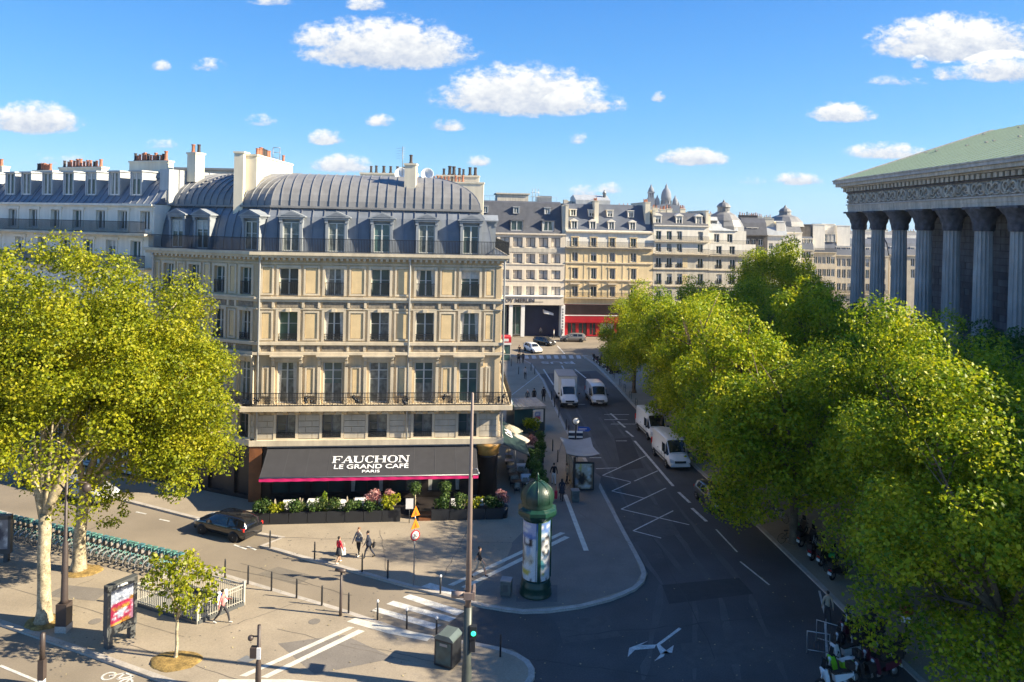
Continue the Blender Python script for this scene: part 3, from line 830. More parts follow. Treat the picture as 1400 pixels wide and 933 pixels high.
# ---- roof
LOW = [(.75, 18.6), (.82, 19.4), (1.0, 20.4), (1.3, 21.3), (1.8, 21.98)]
UP = [(1.7 + 5.2 * (1 - math.cos(a)), 22.05 + 2.85 * math.sin(a)) for a in np.linspace(0, PI / 2, 10)]
def zinc_strip(prof, run, pitch, m, par, seam=.035):
    """separate standing-seam sheets on the run between two corners of the roof line"""
    lines = [offs([pL, pC, pR, pB], d) for d, z in prof]
    base = [pL, pC, pR, pB]
    o = base[run]; dirn = (base[run + 1] - base[run]).normalized()
    def lim(k): return (lines[k][run] - o).dot(dirn), (lines[k][run + 1] - o).dot(dirn)
    lo = min(lim(k)[0] for k in range(len(prof))); hi = max(lim(k)[1] for k in range(len(prof)))
    n = max(1, round((hi - lo) / pitch))
    nrm = Vector((-dirn.y, dirn.x))
    for j in range(n):
        t0, t1 = lo + (hi - lo) * j / n, lo + (hi - lo) * (j + 1) / n
        q = MB()
        pr = []
        for k, (d, z) in enumerate(prof):
            a, b = lim(k)
            u0, u1 = min(max(t0, a), b), min(max(t1, a), b)
            off = random.uniform(-.004, .004)
            P0 = o + dirn * u0 + nrm * (d + off); P1 = o + dirn * u1 + nrm * (d - off)
            pr.append((P0, P1, z, u1 - u0))
        for k in range(len(pr) - 1):
            A, B_ = pr[k], pr[k + 1]
            if A[3] < 1e-4 and B_[3] < 1e-4: continue
            q.add([(A[0].x, A[0].y, A[2]), (A[1].x, A[1].y, A[2]), (B_[1].x, B_[1].y, B_[2]), (B_[0].x, B_[0].y, B_[2])], [(0, 1, 2, 3)], 0, True)
            if A[3] > .02 and B_[3] > .02:
                # the raised seam on the left edge
                up = Vector((-(nrm.x) * .06, -(nrm.y) * .06, .05))
                w2 = dirn * seam
                c = [Vector((A[0].x, A[0].y, A[2])), Vector((B_[0].x, B_[0].y, B_[2]))]
                d2 = Vector((w2.x, w2.y, 0))
                vs = [c[0], c[0] + up, c[0] + up + d2, c[0] + d2, c[1], c[1] + up, c[1] + up + d2, c[1] + d2]
                q.add(vs, [(0, 4, 5, 1), (1, 5, 6, 2), (2, 6, 7, 3)], 1)
        if q.f: q.build('roof_panel', [m, M_zseam], par)
M_zseam = mat('zinc_seam', (.22, .23, .25), .45, metal=.3, var=.1)
for run, p1, p2 in ((0, .78, .66), (1, .85, .74), (2, .9, .9)):
    zinc_strip(LOW, run, p1, M_zinc_d, cafe); zinc_strip(UP, run, p2, M_zinc, cafe)
# the ledge between the two slopes, the flat top
lines = offs([pL, pC, pR, pB], 1.55), offs([pL, pC, pR, pB], 1.95)
for run in range(3):
    a, b, c, d = lines[0][run], lines[0][run + 1], lines[1][run + 1], lines[1][run]
    q = MB(); q.add([(a.x, a.y, 21.97), (b.x, b.y, 21.97), (c.x, c.y, 21.97), (d.x, d.y, 21.97), (a.x, a.y, 22.13), (b.x, b.y, 22.13), (c.x, c.y, 22.16), (d.x, d.y, 22.16)],
                    [(3, 2, 1, 0), (4, 5, 6, 7), (0, 1, 5, 4), (1, 2, 6, 5), (2, 3, 7, 6), (3, 0, 4, 7)])
    q.build('roof_ledge', M_zinc, cafe)
top = offs([pL, pC, pR, pB], UP[-1][0])
mb = MB().add([(p.x, p.y, UP[-1][1] - .005) for p in top] + [(-20, 80, UP[-1][1] - .005)], [(0, 1, 2, 3, 4)])
mb.build('roof_top', M_zinc, cafe)
gut = offs([pL, pC, pR, pB], .7)
mb = MB()
for i in range(3):
    a, b = gut[i], gut[i + 1]; c, d = offs([pL, pC, pR, pB], -.5)[i + 1], offs([pL, pC, pR, pB], -.5)[i]
    mb.quad((a.x, a.y, 18.645), (d.x, d.y, 18.645), (c.x, c.y, 18.645), (b.x, b.y, 18.645))
mb.build('roof_gutter', M_zinc_d, cafe)
# dormers
dm = MB()
W2 = .62
for s in (-1, 1):
    dm.box(*(sorted((s * W2, s * (W2 + .2)))), -.02, 1.3, 0, 2.45)
    dm.box(*(sorted((s * (W2 + .02), s * (W2 + .26)))), -.08, .1, 2.2, 2.45)
dm.box(-W2, W2, .25, 1.3, 2.25, 2.45); dm.box(-W2 - .28, W2 + .28, -.14, 1.3, 2.452, 2.58)
dm.prism([(-W2 - .42, 2.6), (W2 + .42, 2.6), (W2 + .42, 2.68), (0, 3.12), (-W2 - .42, 2.68)], -.2, 1.6, axis='y')
dm.prism([(-W2 - .1, 2.72), (W2 + .1, 2.72), (0, 3.02)], -.23, -.21, axis='y', m=1)
dmm = dm.mesh('dormer', [M_zpaint, M_zinc_d]) if 'M_zpaint' in globals() else dm.mesh('dormer', [mat('dormer_paint', (.25, .275, .30), .5, var=.1, scale=2, streak=.1), M_zinc_d])
for F, ts in ((FF, BAYS), (FL, [1.95, 4.5, 9.3]), (FS, SB)):
    for t in ts:
        d = F.put(dmm, 'dormer', cafe, t, .45, 18.65)
        a, b = win_meshes(1.22, 2.2, 'mid', M_wframe, random.choice((M_glass_teal, M_curtain, M_glass)))
        inst(a, 'window_frame', d, (0, .16, .03)); inst(b, 'pane', d, (0, .16, .03))
# chimneys: the long cream stack on the left, the tall slim one on the front, the wide one behind
I = Fr((0, 0), (1, 0))
chimney(cafe, I, -21.0, -20.15, 59.2, 68.8, 21.6, 26.15, M_cream, [(-20.6, 60.6 + .42 * i, 1.15) for i in range(8)] + [(-20.6, 67.5, 1.1)])
chimney(cafe, I, -21.75, -21.02, 58.7, 59.9, 21.0, 26.3, M_cream, [])
chimney(cafe, I, -8.65, -7.75, 60.0, 60.9, 22.0, 25.75, M_cream, [(-8.2, 60.4, 1.1)], M_dpot)
chimney(cafe, I, -14.2, -8.9, 70, 70.7, 22.6, 25.6, M_cream, [(-13.3 + .62 * i + random.uniform(-.1, .1), 70.35, random.uniform(.9, 1.3)) for i in range(8)], M_dpot)
chimney(cafe, I, -8.0, -2.7, 69.6, 70.5, 21.6, 24.9, M_cream, [(-7.3 + .33 * i, 70.0, random.uniform(.8, 1.1)) for i in range(9)])
chimney(cafe, I, -7.2, -3.2, 71.0, 71.6, 21.6, 25.6, M_cream, [(-6.6 + .5 * i + random.uniform(-.12, .12), 71.3, random.uniform(1, 1.4)) for i in range(7)], M_dpot)
# rooftop fittings: dishes, an aerial, a lattice mast
for x in (-9.4, -7.2):
    q = MB().lathe([(.0, 0), (.25, .04), (.45, .14), (.55, .26), (.52, .26), (.2, .07), (0, .03)], 14)
    q.build('satellite_dish', M_white, cafe, (x, 63.3, 25.05), (R(75), 0, 0))
q = MB().tube([(-9.0, 61.2, 24.8), (-9.0, 61.2, 27.2)], .03, 5)
for i in range(5): q.tube([(-9.5, 61.2 - .1, 26.2 + .2 * i), (-8.8, 61.2 + .1, 26.3 + .2 * i)], .012, 4)
q.build('aerial', M_grey, cafe)
q = MB()
for x in (-20.9, -20.3): q.tube([(x, 65.5, 26), (x, 65.5, 27.3)], .035, 4)
for z in (26.4, 26.9, 27.3): q.tube([(-20.9, 65.5, z), (-20.3, 65.5, z)], .03, 4)
q.build('roof_ladder', M_grey, cafe)
# ---- ground floor: shopfront behind the terrace
mb = MB()
wall_faces(mb, 0, FF.len, 0, 4.22, [(1.2 + 2.9 * i, 3.7 + 2.9 * i, .5, 3.6) for i in range(5)] + [(15.9, 16.9, .1, 3.4)], .25, y=.02)
FF.build(mb, 'shopfront', M_wood, cafe)
for i in range(5): window(cafe, FF, 2.45 + 2.9 * i, .5, 2.5, 3.1, .2, 'mid', M_wood, M_glass)
mb = MB(); wall_faces(mb, 0, FL.len, 0, 4.22, [(t - .8, t + .8, .4, 3.5) for t in LB], .25, y=.02); FL.build(mb, 'shopfront', M_wood, cafe)
mb = MB(); wall_faces(mb, 0, FS.len, 0, 4.22, [(t - 1.1, t + 1.1, .4, 3.5) for t in SB], .25, y=.02); FS.build(mb, 'shopfront', M_wood, cafe)
FF.build(MB().box(-.35, .55, -.3, .3, 0, 4.22), 'corner_pier', M_rustwood, cafe)
q = MB().lathe([(.75, 0), (.75, 3.1), (.82, 3.2), (.82, 3.35)], 14); q.build('corner_pier', M_wood, cafe, FF.loc(FF.len - .75, .35))
q = MB().lathe([(.84, 3.35), (.86, 3.7), (1.0, 4.0), (1.12, 4.22)], 14); q.build('pier_capital', mat('gold_lit_wood', (.50, .27, .07), .45, var=.2, scale=3), cafe, FF.loc(FF.len - .75, .35))  # golden light on the capital is put into its colour
# ---- the awning
aw = building('cafe_awning', 'wide charcoal awning with white cafe lettering and magenta valance over the terrace', 'awning', tuple(FF.loc(8.6, -1.5, 0)))
T0, T1, YA, ZA, ZB = .95, 16.45, -2.95, 4.12, 2.78
n = 24
mb = MB(); vs = []
for i in range(n + 1):
    t = T0 + (T1 - T0) * i / n
    for j in range(7):
        f = j / 6; sag = -.05 * math.sin(PI * f) - .006 * math.sin(i * 2.1)
        vs.append((t, YA * f - .05, ZA + (ZB - ZA) * f + sag))
fs = [(i * 7 + j, i * 7 + j + 1, (i + 1) * 7 + j + 1, (i + 1) * 7 + j) for i in range(n) for j in range(6)]
mb.add(vs, fs, 0, True)
mb.add([(v[0], v[1], v[2] - .03) for v in vs], [q[::-1] for q in fs], 0, True)
FF.build(mb, 'canopy', M_awn, aw)
mb = MB(); vs = []
for i in range(61):
    t = T0 + (T1 - T0) * i / 60; w_ = .03 * math.sin(i * 1.7)
    vs += [(t, YA - .06 + w_ * .3, ZB + .01), (t, YA - .075 + w_, ZB - .27)]
mb.add(vs, [(2 * i, 2 * i + 1, 2 * i + 3, 2 * i + 2) for i in range(60)], 0, True)
mb.add([(v[0], v[1] + .012, v[2]) for v in vs], [(2 * i + 2, 2 * i + 3, 2 * i + 1, 2 * i) for i in range(60)], 0, True)
FF.build(mb, 'valance', M_pink, aw)
M_seam = mat('canvas_seam', (.055, .055, .061), .85, var=.1)
for t in np.linspace(T0 + .06, T1 - .06, 11):
    q = MB(); pr = [(YA * j / 6 - .05, ZA + (ZB - ZA) * j / 6 + .012 - .05 * math.sin(PI * j / 6)) for j in range(7)]
    q.add([(t + dx, y_, z_) for y_, z_ in pr for dx in (-.022, .022)], [(2 * j, 2 * j + 1, 2 * j + 3, 2 * j + 2) for j in range(6)]); FF.build(q, 'seam', M_seam, aw)
FF.build(MB().tube([(T0, YA - .05, ZB), (T1, YA - .05, ZB)], .045, 6), 'front_bar', M_grey, aw)
for t in np.linspace(T0 + .4, T1 - .4, 7): FF.build(MB().tube([(t, -.02, 3.5), (t, -1.5, 3.2), (t, YA, ZB - .02)], .03, 5), 'arm', M_grey, aw)
FF.build(MB().box(T0 - .05, T1 + .05, -.3, -.02, 4.13, 4.24), 'awning_box', M_grey, aw)
# lettering, drawn letter by letter with thick and thin strokes and serifs
def serif_word(word, h, mt):
    mb = MB(); x = 0; th, tn, sf = .27 * h, .09 * h, .07 * h
    def bar(x0, x1, z0, z1): mb.box(x0, x1, z0, z1, -.004, .004)
    def slant(xb, xt, w): mb.prism([(xb, 0), (xb + w, 0), (xt + w, h), (xt, h)], -.0035, .0035)
    def stem(a, w=None): bar(a, a + (w or th), 0, h); bar(a - .1 * h, a + (w or th) + .1 * h, 0, sf); bar(a - .1 * h, a + (w or th) + .1 * h, h - sf, h)
    def ring(cx, rx, a0=0, a1=2 * PI):
        k = 26; vs = []
        for i in range(k + 1):
            a = a0 + (a1 - a0) * i / k; wr = tn + (th - tn) * abs(math.cos(a)) ** 1.5
            for rr in (0, 1):
                vs.append((cx + (rx - wr * rr) * math.cos(a), h / 2 + (h * .53 - tn * rr) * math.sin(a), .0035))
        mb.add(vs, [(2 * i, 2 * i + 2, 2 * i + 3, 2 * i + 1) for i in range(k)])
    for ch in word:
        if ch == 'F': stem(x); bar(x + th, x + .95 * h, h - sf * 1.2, h); bar(x + th, x + .7 * h, h * .47, h * .47 + sf); bar(x + .86 * h, x + .95 * h, h * .72, h); bar(x + .62 * h, x + .7 * h, h * .36, h * .64); x += 1.05 * h
        if ch == 'A': slant(x + .02 * h, x + .52 * h, tn * 1.1); slant(x + .80 * h, x + .46 * h, th); bar(x + .2 * h, x + .9 * h, h * .28, h * .28 + sf); bar(x - .1 * h, x + .28 * h, 0, sf); bar(x + .7 * h, x + 1.2 * h, 0, sf); x += 1.22 * h
        if ch == 'U': bar(x, x + th, h * .3, h); bar(x - .1 * h, x + th + .1 * h, h - sf, h); bar(x + .88 * h, x + .88 * h + tn, h * .3, h); bar(x + .76 * h, x + 1.1 * h, h - sf, h); ring_u = None; k = 12; vs = []
        if ch == 'U':
            for i in range(k + 1):
                a = PI + PI * i / k; f = i / k; wr = th * (1 - f) + tn * f
                cx = x + .485 * h; vs += [(cx + .485 * h * math.cos(a), h * .3 + h * .33 * math.sin(a), .0035), (cx + (.485 * h - wr) * math.cos(a) + (0), h * .3 + (h * .33 - tn * 1.4) * math.sin(a), .0035)]
            mb.add(vs, [(2 * i + 1, 2 * i, 2 * i + 2, 2 * i + 3) for i in range(k)]); x += 1.22 * h
        if ch == 'C': ring(x + .5 * h, .52 * h, .75, 2 * PI - .75); bar(x + .84 * h, x + .92 * h, h * .66, h * 1.0); x += 1.1 * h
        if ch == 'H': stem(x); stem(x + .85 * h); bar(x + th, x + .85 * h, h * .47, h * .47 + sf * 1.1); x += 1.35 * h
        if ch == 'O': ring(x + .55 * h, .57 * h); x += 1.25 * h
        if ch == 'N': bar(x + .06 * h, x + .06 * h + tn, 0, h); bar(x - .08 * h, x + .3 * h, 0, sf); bar(x - .1 * h, x + .15 * h, h - sf, h); mb.prism([(x + .03 * h, h), (x + .38 * h, h), (x + 1.02 * h, 0), (x + .85 * h, 0)], -.003, .003); bar(x + .94 * h, x + .94 * h + tn, 0, h); bar(x + .8 * h, x + 1.18 * h, h - sf, h); x += 1.25 * h
    for i, v in enumerate(mb.v): mb.v[i] = (v[0] - x / 2, v[1], v[2])
    return mb.mesh('lettering', mt), x
tilt = math.atan2(ZB - ZA, YA)          # slope of the canopy
def on_awning(me, t, f, up=.06):
    o = FF.put(me, 'lettering', aw, t, YA * f - .05, ZA + (ZB - ZA) * f + up - .05 * math.sin(PI * f))
    o.rotation_euler = (math.atan2(ZA - ZB, -YA), 0, FF.a); return o
me, wd = serif_word('FAUCHON', .72, M_letter)
o = on_awning(me, 8.68, .56, .04); o.scale = (5.6 / wd, 1, 1)
o = on_awning(text_mesh('LE GRAND CAFÉ', .62, M_letter, .003, .006, 1.0), 8.68, .695, .05)
o.scale = (5.35 / max(.1, o.dimensions.x), 1, 1)
o = on_awning(text_mesh('PARIS', .36, M_letter, .003, .004, 1.45), 8.68, .855, .05)
# ------------------------------------------------------------------ the other buildings
M_modern = mat('pink_cream_concrete', (.68, .60, .48), .8, var=.06, scale=.4, streak=.08)
M_ochre2 = mat('sunny_limestone', (.68, .54, .32), .8, var=.08, scale=.5, streak=.1)
M_slate2 = mat('slate_blue', (.095, .11, .14), .55, var=.15, scale=.6, fine=.15)
M_redshop = mat('deep_red_shopfront', (.36, .014, .022), .4, var=.1, scale=1)
M_darkst = mat('sooty_stone', (.12, .11, .10), .85, var=.25, scale=.6, streak=.2)
M_wwin = mat('far_window_paint', (.62, .62, .60), .5, var=.05)
M_blue = mat('dark_blue_panel', (.012, .02, .06), .4, var=.2, scale=.5)
M_grest = mat('grey_limestone', (.50, .46, .38), .85, var=.12, scale=.5, streak=.15)

def tz(F, px, py):
    """where the sight line of a photo pixel meets the plane of a facade: (t along it, height)"""
    u, v = px - 700.0, PY0 - py
    dx, dz = (u * CR - v * SR) / FPX, (u * SR + v * CR) / FPX
    nx, ny = math.sin(F.a), -math.cos(F.a)
    k = (F.o.x * nx + F.o.y * ny) / (dx * nx + ny)
    q = Vector((dx * k - F.o.x, k - F.o.y))
    return q.x * math.cos(F.a) + q.y * math.sin(F.a), H + dz * k

def row(F, pxs, ytop, ybot, w, xref=None):
    """window openings (t, z, w, h) for a row given in photo pixels"""
    r = []
    x0 = xref if xref is not None else pxs[len(pxs) // 2]
    z1, z0 = tz(F, x0, ytop)[1], tz(F, x0, ybot)[1]
    for x in pxs: r.append((tz(F, x, (ytop + ybot) / 2)[0], z0, w, z1 - z0))
    return r

def townhouse(name, label, p0, p1, depth, walls, rows, bands=(), rails=(), group=None, style='far', fm=None, pm=None, frames=True, surround=None):
    F = Fr(p0, p1); c = (Vector(p0) + Vector(p1)) / 2
    b = building(name, label, 'building', (c.x, c.y, 0), group)
    holes = [(t - w / 2, t + w / 2, z, z + h) for (t, z, w, h, *_) in rows]
    for (z0, z1, m) in walls:
        mb = MB(); wall_faces(mb, 0, F.len, z0, z1, [h for h in holes if h[2] >= z0 - .01 and h[3] <= z1 + .01], .3)
        mb.quad((0, depth, z0), (0, 0, z0), (0, 0, z1), (0, depth, z1)); mb.quad((F.len, 0, z0), (F.len, depth, z0), (F.len, depth, z1), (F.len, 0, z1))
        mb.quad((F.len, depth, z0), (0, depth, z0), (0, depth, z1), (F.len, depth, z1))
        F.build(mb, 'wall', m, b)
    zt = max(w[1] for w in walls)
    F.build(MB().quad((0, 0, zt), (F.len, 0, zt), (F.len, depth, zt), (0, depth, zt)), 'roof_top', M_zinc, b)
    for (t, z, w, h, *o) in rows:
        o = o[0] if o else {}
        window(b, F, t, z, w, h, o.get('y', .2), o.get('style', style), o.get('fm', fm or M_wwin), o.get('pm', pm or random.choice((M_glass, M_glass, M_glass_teal, M_curtain))), o.get('rail'))
        if surround:
            k = ('sur', round(w, 2), round(h, 2), surround.name)
            if k not in RC:
                q = MB(); q.box(-w / 2 - .2, -w / 2, -.07, .02, 0, h); q.box(w / 2, w / 2 + .2, -.07, .02, 0, h); q.box(-w / 2 - .3, w / 2 + .3, -.12, .02, h, h + .2); q.box(-w / 2 - .25, w / 2 + .25, -.14, .02, -.15, -.002)
                RC[k] = q.mesh('window_surround', surround)
            F.put(RC[k], 'window_surround', b, t, 0, z)
    for (z0, z1, out, m) in bands:
        F.build(MB().box(-.01, F.len + .01, -out, .04, z0, z1), 'string_course', m, b)
    for (t0, t1, z, out) in rails:
        F.build(MB().box(t0, t1, -out, .03, z - .16, z), 'balcony_slab', M_stone2, b)
        F.put(railing_mesh(t1 - t0, .98, .125, False), 'railing', b, (t0 + t1) / 2, -out + .04, z)
    return b, F

def roof(b, F, prof, m, x0=0.0, x1=None, name='roof', seams=0, seam_m=None):
    """a roof of constant section; prof = [(depth, height)] from the eaves to the back"""
    x1 = F.len if x1 is None else x1
    q = MB(); n = len(prof)
    q.prism(prof, x0, x1, axis='x')
    if seams:
        k = int((x1 - x0) / seams)
        for i in range(k + 1):
            x = x0 + (x1 - x0) * i / k
            for (a, c) in zip(prof[:-2], prof[1:-1]):
                d = (Vector(c) - Vector(a)).normalized(); nn = Vector((-d.y, d.x)) * .05
                q.add([(x - .02, a[0], a[1]), (x + .02, a[0], a[1]), (x + .02, c[0], c[1]), (x - .02, c[0], c[1]),
                       (x - .02, a[0] + nn.x, a[1] + nn.y), (x + .02, a[0] + nn.x, a[1] + nn.y), (x + .02, c[0] + nn.x, c[1] + nn.y), (x - .02, c[0] + nn.x, c[1] + nn.y)],
                      [(4, 5, 6, 7), (0, 4, 7, 3), (1, 2, 6, 5)], 0)
    return F.build(q, name, m, b)

DC = {}
def dormer(b, F, t, y, z, w, h, m, depth=2.0, gable=False, pm=None, fm=None):
    k = (round(w, 2), round(h, 2), m.name, depth, gable)
    if k not in DC:
        q = MB(); e = .14
        q.box(-w / 2 - e, -w / 2, 0, depth, 0, h); q.box(w / 2, w / 2 + e, 0, depth, 0, h); q.box(-w / 2, w / 2, .25, depth, 0, h - .02)
        q.box(-w / 2 - e - .1, w / 2 + e + .1, -.12, depth, h, h + .12)
        if gable: q.prism([(-w / 2 - e - .12, h + .122), (w / 2 + e + .12, h + .122), (0, h + .122 + w * .38)], -.12, depth, axis='y')
        DC[k] = q.mesh('dormer', m)
    d = F.put(DC[k], 'dormer', b, t, y, z)
    a, p = win_meshes(w, h, 'far', fm or M_wwin, pm or random.choice((M_glass, M_glass, M_curtain)))
    inst(a, 'window_frame', d, (0, .1, 0)); inst(p, 'pane', d, (0, .1, 0))
    return d

def pots(x0, x1, y, n, j=.08): return [(x0 + (x1 - x0) * (i + .5) / n + random.uniform(-j, j), y, random.uniform(.85, 1.25)) for i in range(n)]

# ---- the long white building on the left, in line with the corner building
d_ = (pL - pC).normalized()
w0 = pL + d_ * 34
F_ = Fr(w0, pL)
z = lambda px, py: tz(F_, px, py)[1]
top_r = row(F_, [-70, -42, -13, 18, 46, 76, 106, 138, 168, 199], 288, 314.5, 1.05, 168)
low_r = row(F_, [-38, -6, 27, 58, 90, 121, 152, 186], 328, 352, 1.1, 152)
low2 = [(t, zz - 3.4, w, h) for t, zz, w, h in low_r]; low3 = [(t, zz - 6.8, w, h) for t, zz, w, h in low_r]; low4 = [(t, zz - 10.4, w, h) for t, zz, w, h in low_r]
low5 = [(t, .5, 1.6, 3.0) for t, zz, w, h in low_r]
zt = z(168, 279.5)
white_b, F_ = townhouse('white_building', 'long white rendered building left of the cafe corner with two black balconies', w0, pL, 9,
                        [(0, 4.2, M_wood), (4.2, zt, M_whiter)], top_r + low_r + low2 + low3 + low4 + low5, bands=[(zt - .12, zt + .05, .3, M_whiter), (z(168, 321), z(168, 318.5), .3, M_whiter), (4.2, 4.6, .3, M_stone2)],
                        rails=[(0, 33.8, z(168, 319), .75), (8, 33.8, z(168, 364.5), .7)], surround=M_whiter)
zr = z(168, 236)
roof(white_b, F_, [(.25, zt + .06), (.55, zt + .35), (1.5, zt + 1.6), (2.4, zr - .4), (3.0, zr), (9, zr + .3), (9, zt + .06)], M_zinc_d, seams=.75)
for i, px in enumerate([-60, -30, 2, 24, 53, 82, 113, 145, 175]):
    dormer(white_b, F_, tz(F_, px, 262)[0], .75, zt + .75, 1.05, 1.95, M_zinc_l, 2.4)
zc = z(168, 219) + .25
for a, b_, n, dz in ((-75, -35, 9, -.3), (2, 33, 7, -.75), (38, 104, 12, -.5), (136, 196, 13, -.05)):
    ta, tb = tz(F_, a, 230)[0], tz(F_, b_, 230)[0]
    chimney(white_b, F_, ta, tb - .6, 2.9, 3.6, zt + 1.2, zc + dz, M_cream, pots(ta + .2, tb - .9, 3.2, n))
F_.build(MB().box(33.2, 34.2, 1.2, 8.8, zt, z(212, 236) + .35), 'zinc_party_wall', M_zinc_l, white_b)
for i in range(6): F_.build(MB().box(34.2, 34.26, 2.2 + i * 1.1, 2.26 + i * 1.1, zt, z(212, 236) + .36), 'zinc_seam', M_zseam, white_b)
chimney(white_b, F_, 34.25, 35.15, 3.0, 4.0, zt + 2, z(233, 210) + .4, M_cream, [(34.5, 3.4, 1.3), (34.9, 3.6, 1.2)])
# flat topped block behind the two
fb = building('flat_roofed_block', 'plain beige flat topped block behind the curved zinc roof', 'building', (-33, 84, 0))
fx0, fz = P(241, 229, 84); fx1, _ = P(330, 229, 84)
MB().box(fx0, fx1 + 4, 84, 92, 0, fz - .25).build('wall', M_grest, fb); MB().box(fx0 - .2, fx1 + 4.2, 83.8, 92.2, fz - .25, fz).build('coping', M_zinc, fb)

# ---- the office building with the shop portico at the end of the street
D = 143.0
RK = lambda x: Vector((x, D + .105 * (x - 10)))      # the far side of the square runs slightly askew
pA, pBm = RK(-16.0), RK(10.2)
F_ = Fr(pA, pBm); z = lambda py: tz(F_, 730, py)[1]
rows_ = []
cols = [640, 656, 673, 690.3, 707.8, 725.5, 743, 760]
for (a, b_) in ((325.5, 338), (347.5, 360), (369.6, 382), (392, 404.3)):
    for (t, zz, w, h) in row(F_, cols, a, b_, 1.75, 730): rows_.append((t, zz, w, h, dict(style='far', fm=M_wdark, pm=random.choice((M_glass, M_glass, M_glass_teal, M_curtain)), y=.28)))
zt = z(320)
office, F_ = townhouse('office_building', 'pale concrete office block with rows of square windows above the white columned shop entrance', pA, pBm, 14, [(z(405), zt, M_modern)], rows_,
                       bands=[(zt - .15, zt + .12, .35, M_modern), (z(345.3), z(339.5), .10, M_grest)] + [(z(y) - .1, z(y) + .1, .12, M_modern) for y in (361.5, 383.5)])
fins = MB().box(-.28, .28, -.16, .02, 0, 1.78).mesh('window_pier', M_modern)
for (a, b_) in ((325.5, 338), (347.5, 360), (369.6, 382), (392, 404.3)):
    for x in [664.5, 681.5, 699, 716.5, 734, 751.5]: F_.put(fins, 'window_pier', office, tz(F_, x, 330)[0], 0, z(b_))
ry = z(275)
roof(office, F_, [(.4, zt + .12), (1.1, zt + 1.5), (2.4, ry - .3), (3.2, ry), (14, ry), (14, zt + .12)], M_slate, 0, F_.len - .6)
for px, y_ in ((664, 288), (707, 288), (750, 288)):
    dormer(office, F_, tz(F_, px, y_)[0], 1.5, z(292.5), .9, 1.2, M_zinc_l, 1.6)
for px in (707, 750):
    t = tz(F_, px, 310)[0]
    dormer(office, F_, t, .55, z(316), 2.2, 1.9, M_slate, 2.2)
chimney(office, F_, F_.len - .55, F_.len + .1, .6, 13, zt - .4, z(286) + .9, M_cream, [])
x0, x1 = tz(F_, 683, 270)[0], tz(F_, 727, 270)[0]
F_.build(MB().box(x0, x1, 5, 10, ry, ry + 1.35).box(x0 - .3, x1 + .3, 4.7, 10.3, ry + 1.352, ry + 1.6), 'penthouse', M_grest, office)
x0, x1 = tz(F_, 742, 270)[0], tz(F_, 760, 270)[0]
F_.build(MB().box(x0, x1, 5, 9, ry, ry + 1.2), 'penthouse', M_grey, office)
q = MB()
for px in (733, 737, 741):
    t = tz(F_, px, 270)[0]; q.tube([(t, 5, ry), (t, 5, ry + 2.6)], .06, 4)
t0 = tz(F_, 731, 270)[0]
for zz in (1.0, 1.8): q.tube([(t0, 5, ry + zz), (t0 + 1.6, 5, ry + zz)], .05, 4)
for t in np.linspace(2, 25, 24): q.tube([(t, 2.9, ry), (t, 2.9, ry + .9)], .025, 3)
q.tube([(2, 2.9, ry + .9), (25, 2.9, ry + .9)], .03, 3)
F_.build(q, 'roof_railing', M_grey, office)
zs = z(405)
F_.build(MB().box(0, F_.len - .3, -1.3, .3, z(416.3), zs), 'sign_band', M_modern, office)
F_.build(MB().box(0, F_.len - .3, -1.5, .3, zs + .0, zs + .16), 'sign_coping', M_white, office)
sm_ = inst(text_mesh('LEROY MERLIN', .98, mat('sign_lettering', (.07, .06, .06), .6, var=0), .03, .012, 1.12), 'sign_lettering', office, F_.loc(tz(F_, 703.5, 410)[0], -1.34, (z(416.3) + zs) / 2), (R(90), 0, F_.a))
F_.build(MB().box(F_.len - 7.3, F_.len - 4.2, -1.33, -1.3, z(412.5), z(411.7)), 'sign_underline', M_wdark, office)
MB().box(0, F_.len, 1.2, 1.3, 0, z(416)).build('portico_back', M_blue, office, F_.loc(0), F_.a)
for px in (652, 675, 697.5, 713.8):
    t = tz(F_, px, 440)[0]; F_.build(MB().box(t - .34, t + .34, -1.1, -.4, .12, z(416.3) - .002), 'column', M_white, office)
for px in (685, 705):
    t = tz(F_, px, 440)[0]; window(office, F_, t, .3, 2.1, 5.4, .4, 'far', M_grey, M_glass_teal)
t = tz(F_, 769, 440)[0]; F_.build(MB().box(t - .5, F_.len, -1.2, 1.2, .12, z(416.3) - .003), 'end_pier', M_white, office)
for i in range(9): F_.build(MB().box(t - .3, t - .05, -1.23, -1.2, .8 + i * .55, 1.1 + i * .55), 'pier_panel', M_grey, office)
F_.build(MB().prism([(tz(F_, 752, 1)[0], 4.5), (tz(F_, 765, 1)[0], 4.1), (tz(F_, 765, 1)[0], 4.5), (tz(F_, 752, 1)[0], 5.1)], -.6, .9, axis='y'), 'entrance_canopy', M_white, office)

# ---- the sunny six storey house with the red shop
pA, pBm = RK(10.25), RK(27.2)
F_ = Fr(pA, pBm); z = lambda py: tz(F_, 830, py)[1]
cols = [786, 811.5, 837, 866]
rows_ = [(*r, {}) for a, b_ in ((325.5, 337.5),) for r in row(F_, cols, a, b_, 1.05, 830)]
for a, b_ in ((345.5, 358), (367, 382), (392, 406)): rows_ += [(*r, dict(style='far')) for r in row(F_, cols, a, b_, 1.15, 830)]
zt = z(318)
sunny, F_ = townhouse('sunny_stone_house', 'honey coloured stone house with two rows of dormers above the bright red shopfront', pA, pBm, 13,
                      [(z(416), z(340), M_ochre2), (z(340), zt, M_whiter)], rows_, bands=[(zt - .1, zt + .15, .4, M_stone2), (z(360.8), z(359.4), .2, M_stone2), (z(384.5), z(382.8), .25, M_stone2), (z(341.5), z(339), .35, M_stone2)],
                      rails=[(.1, F_.len - .1, z(338.2), .6), (.1, F_.len - .1, z(407), .8)], surround=M_ochre2)
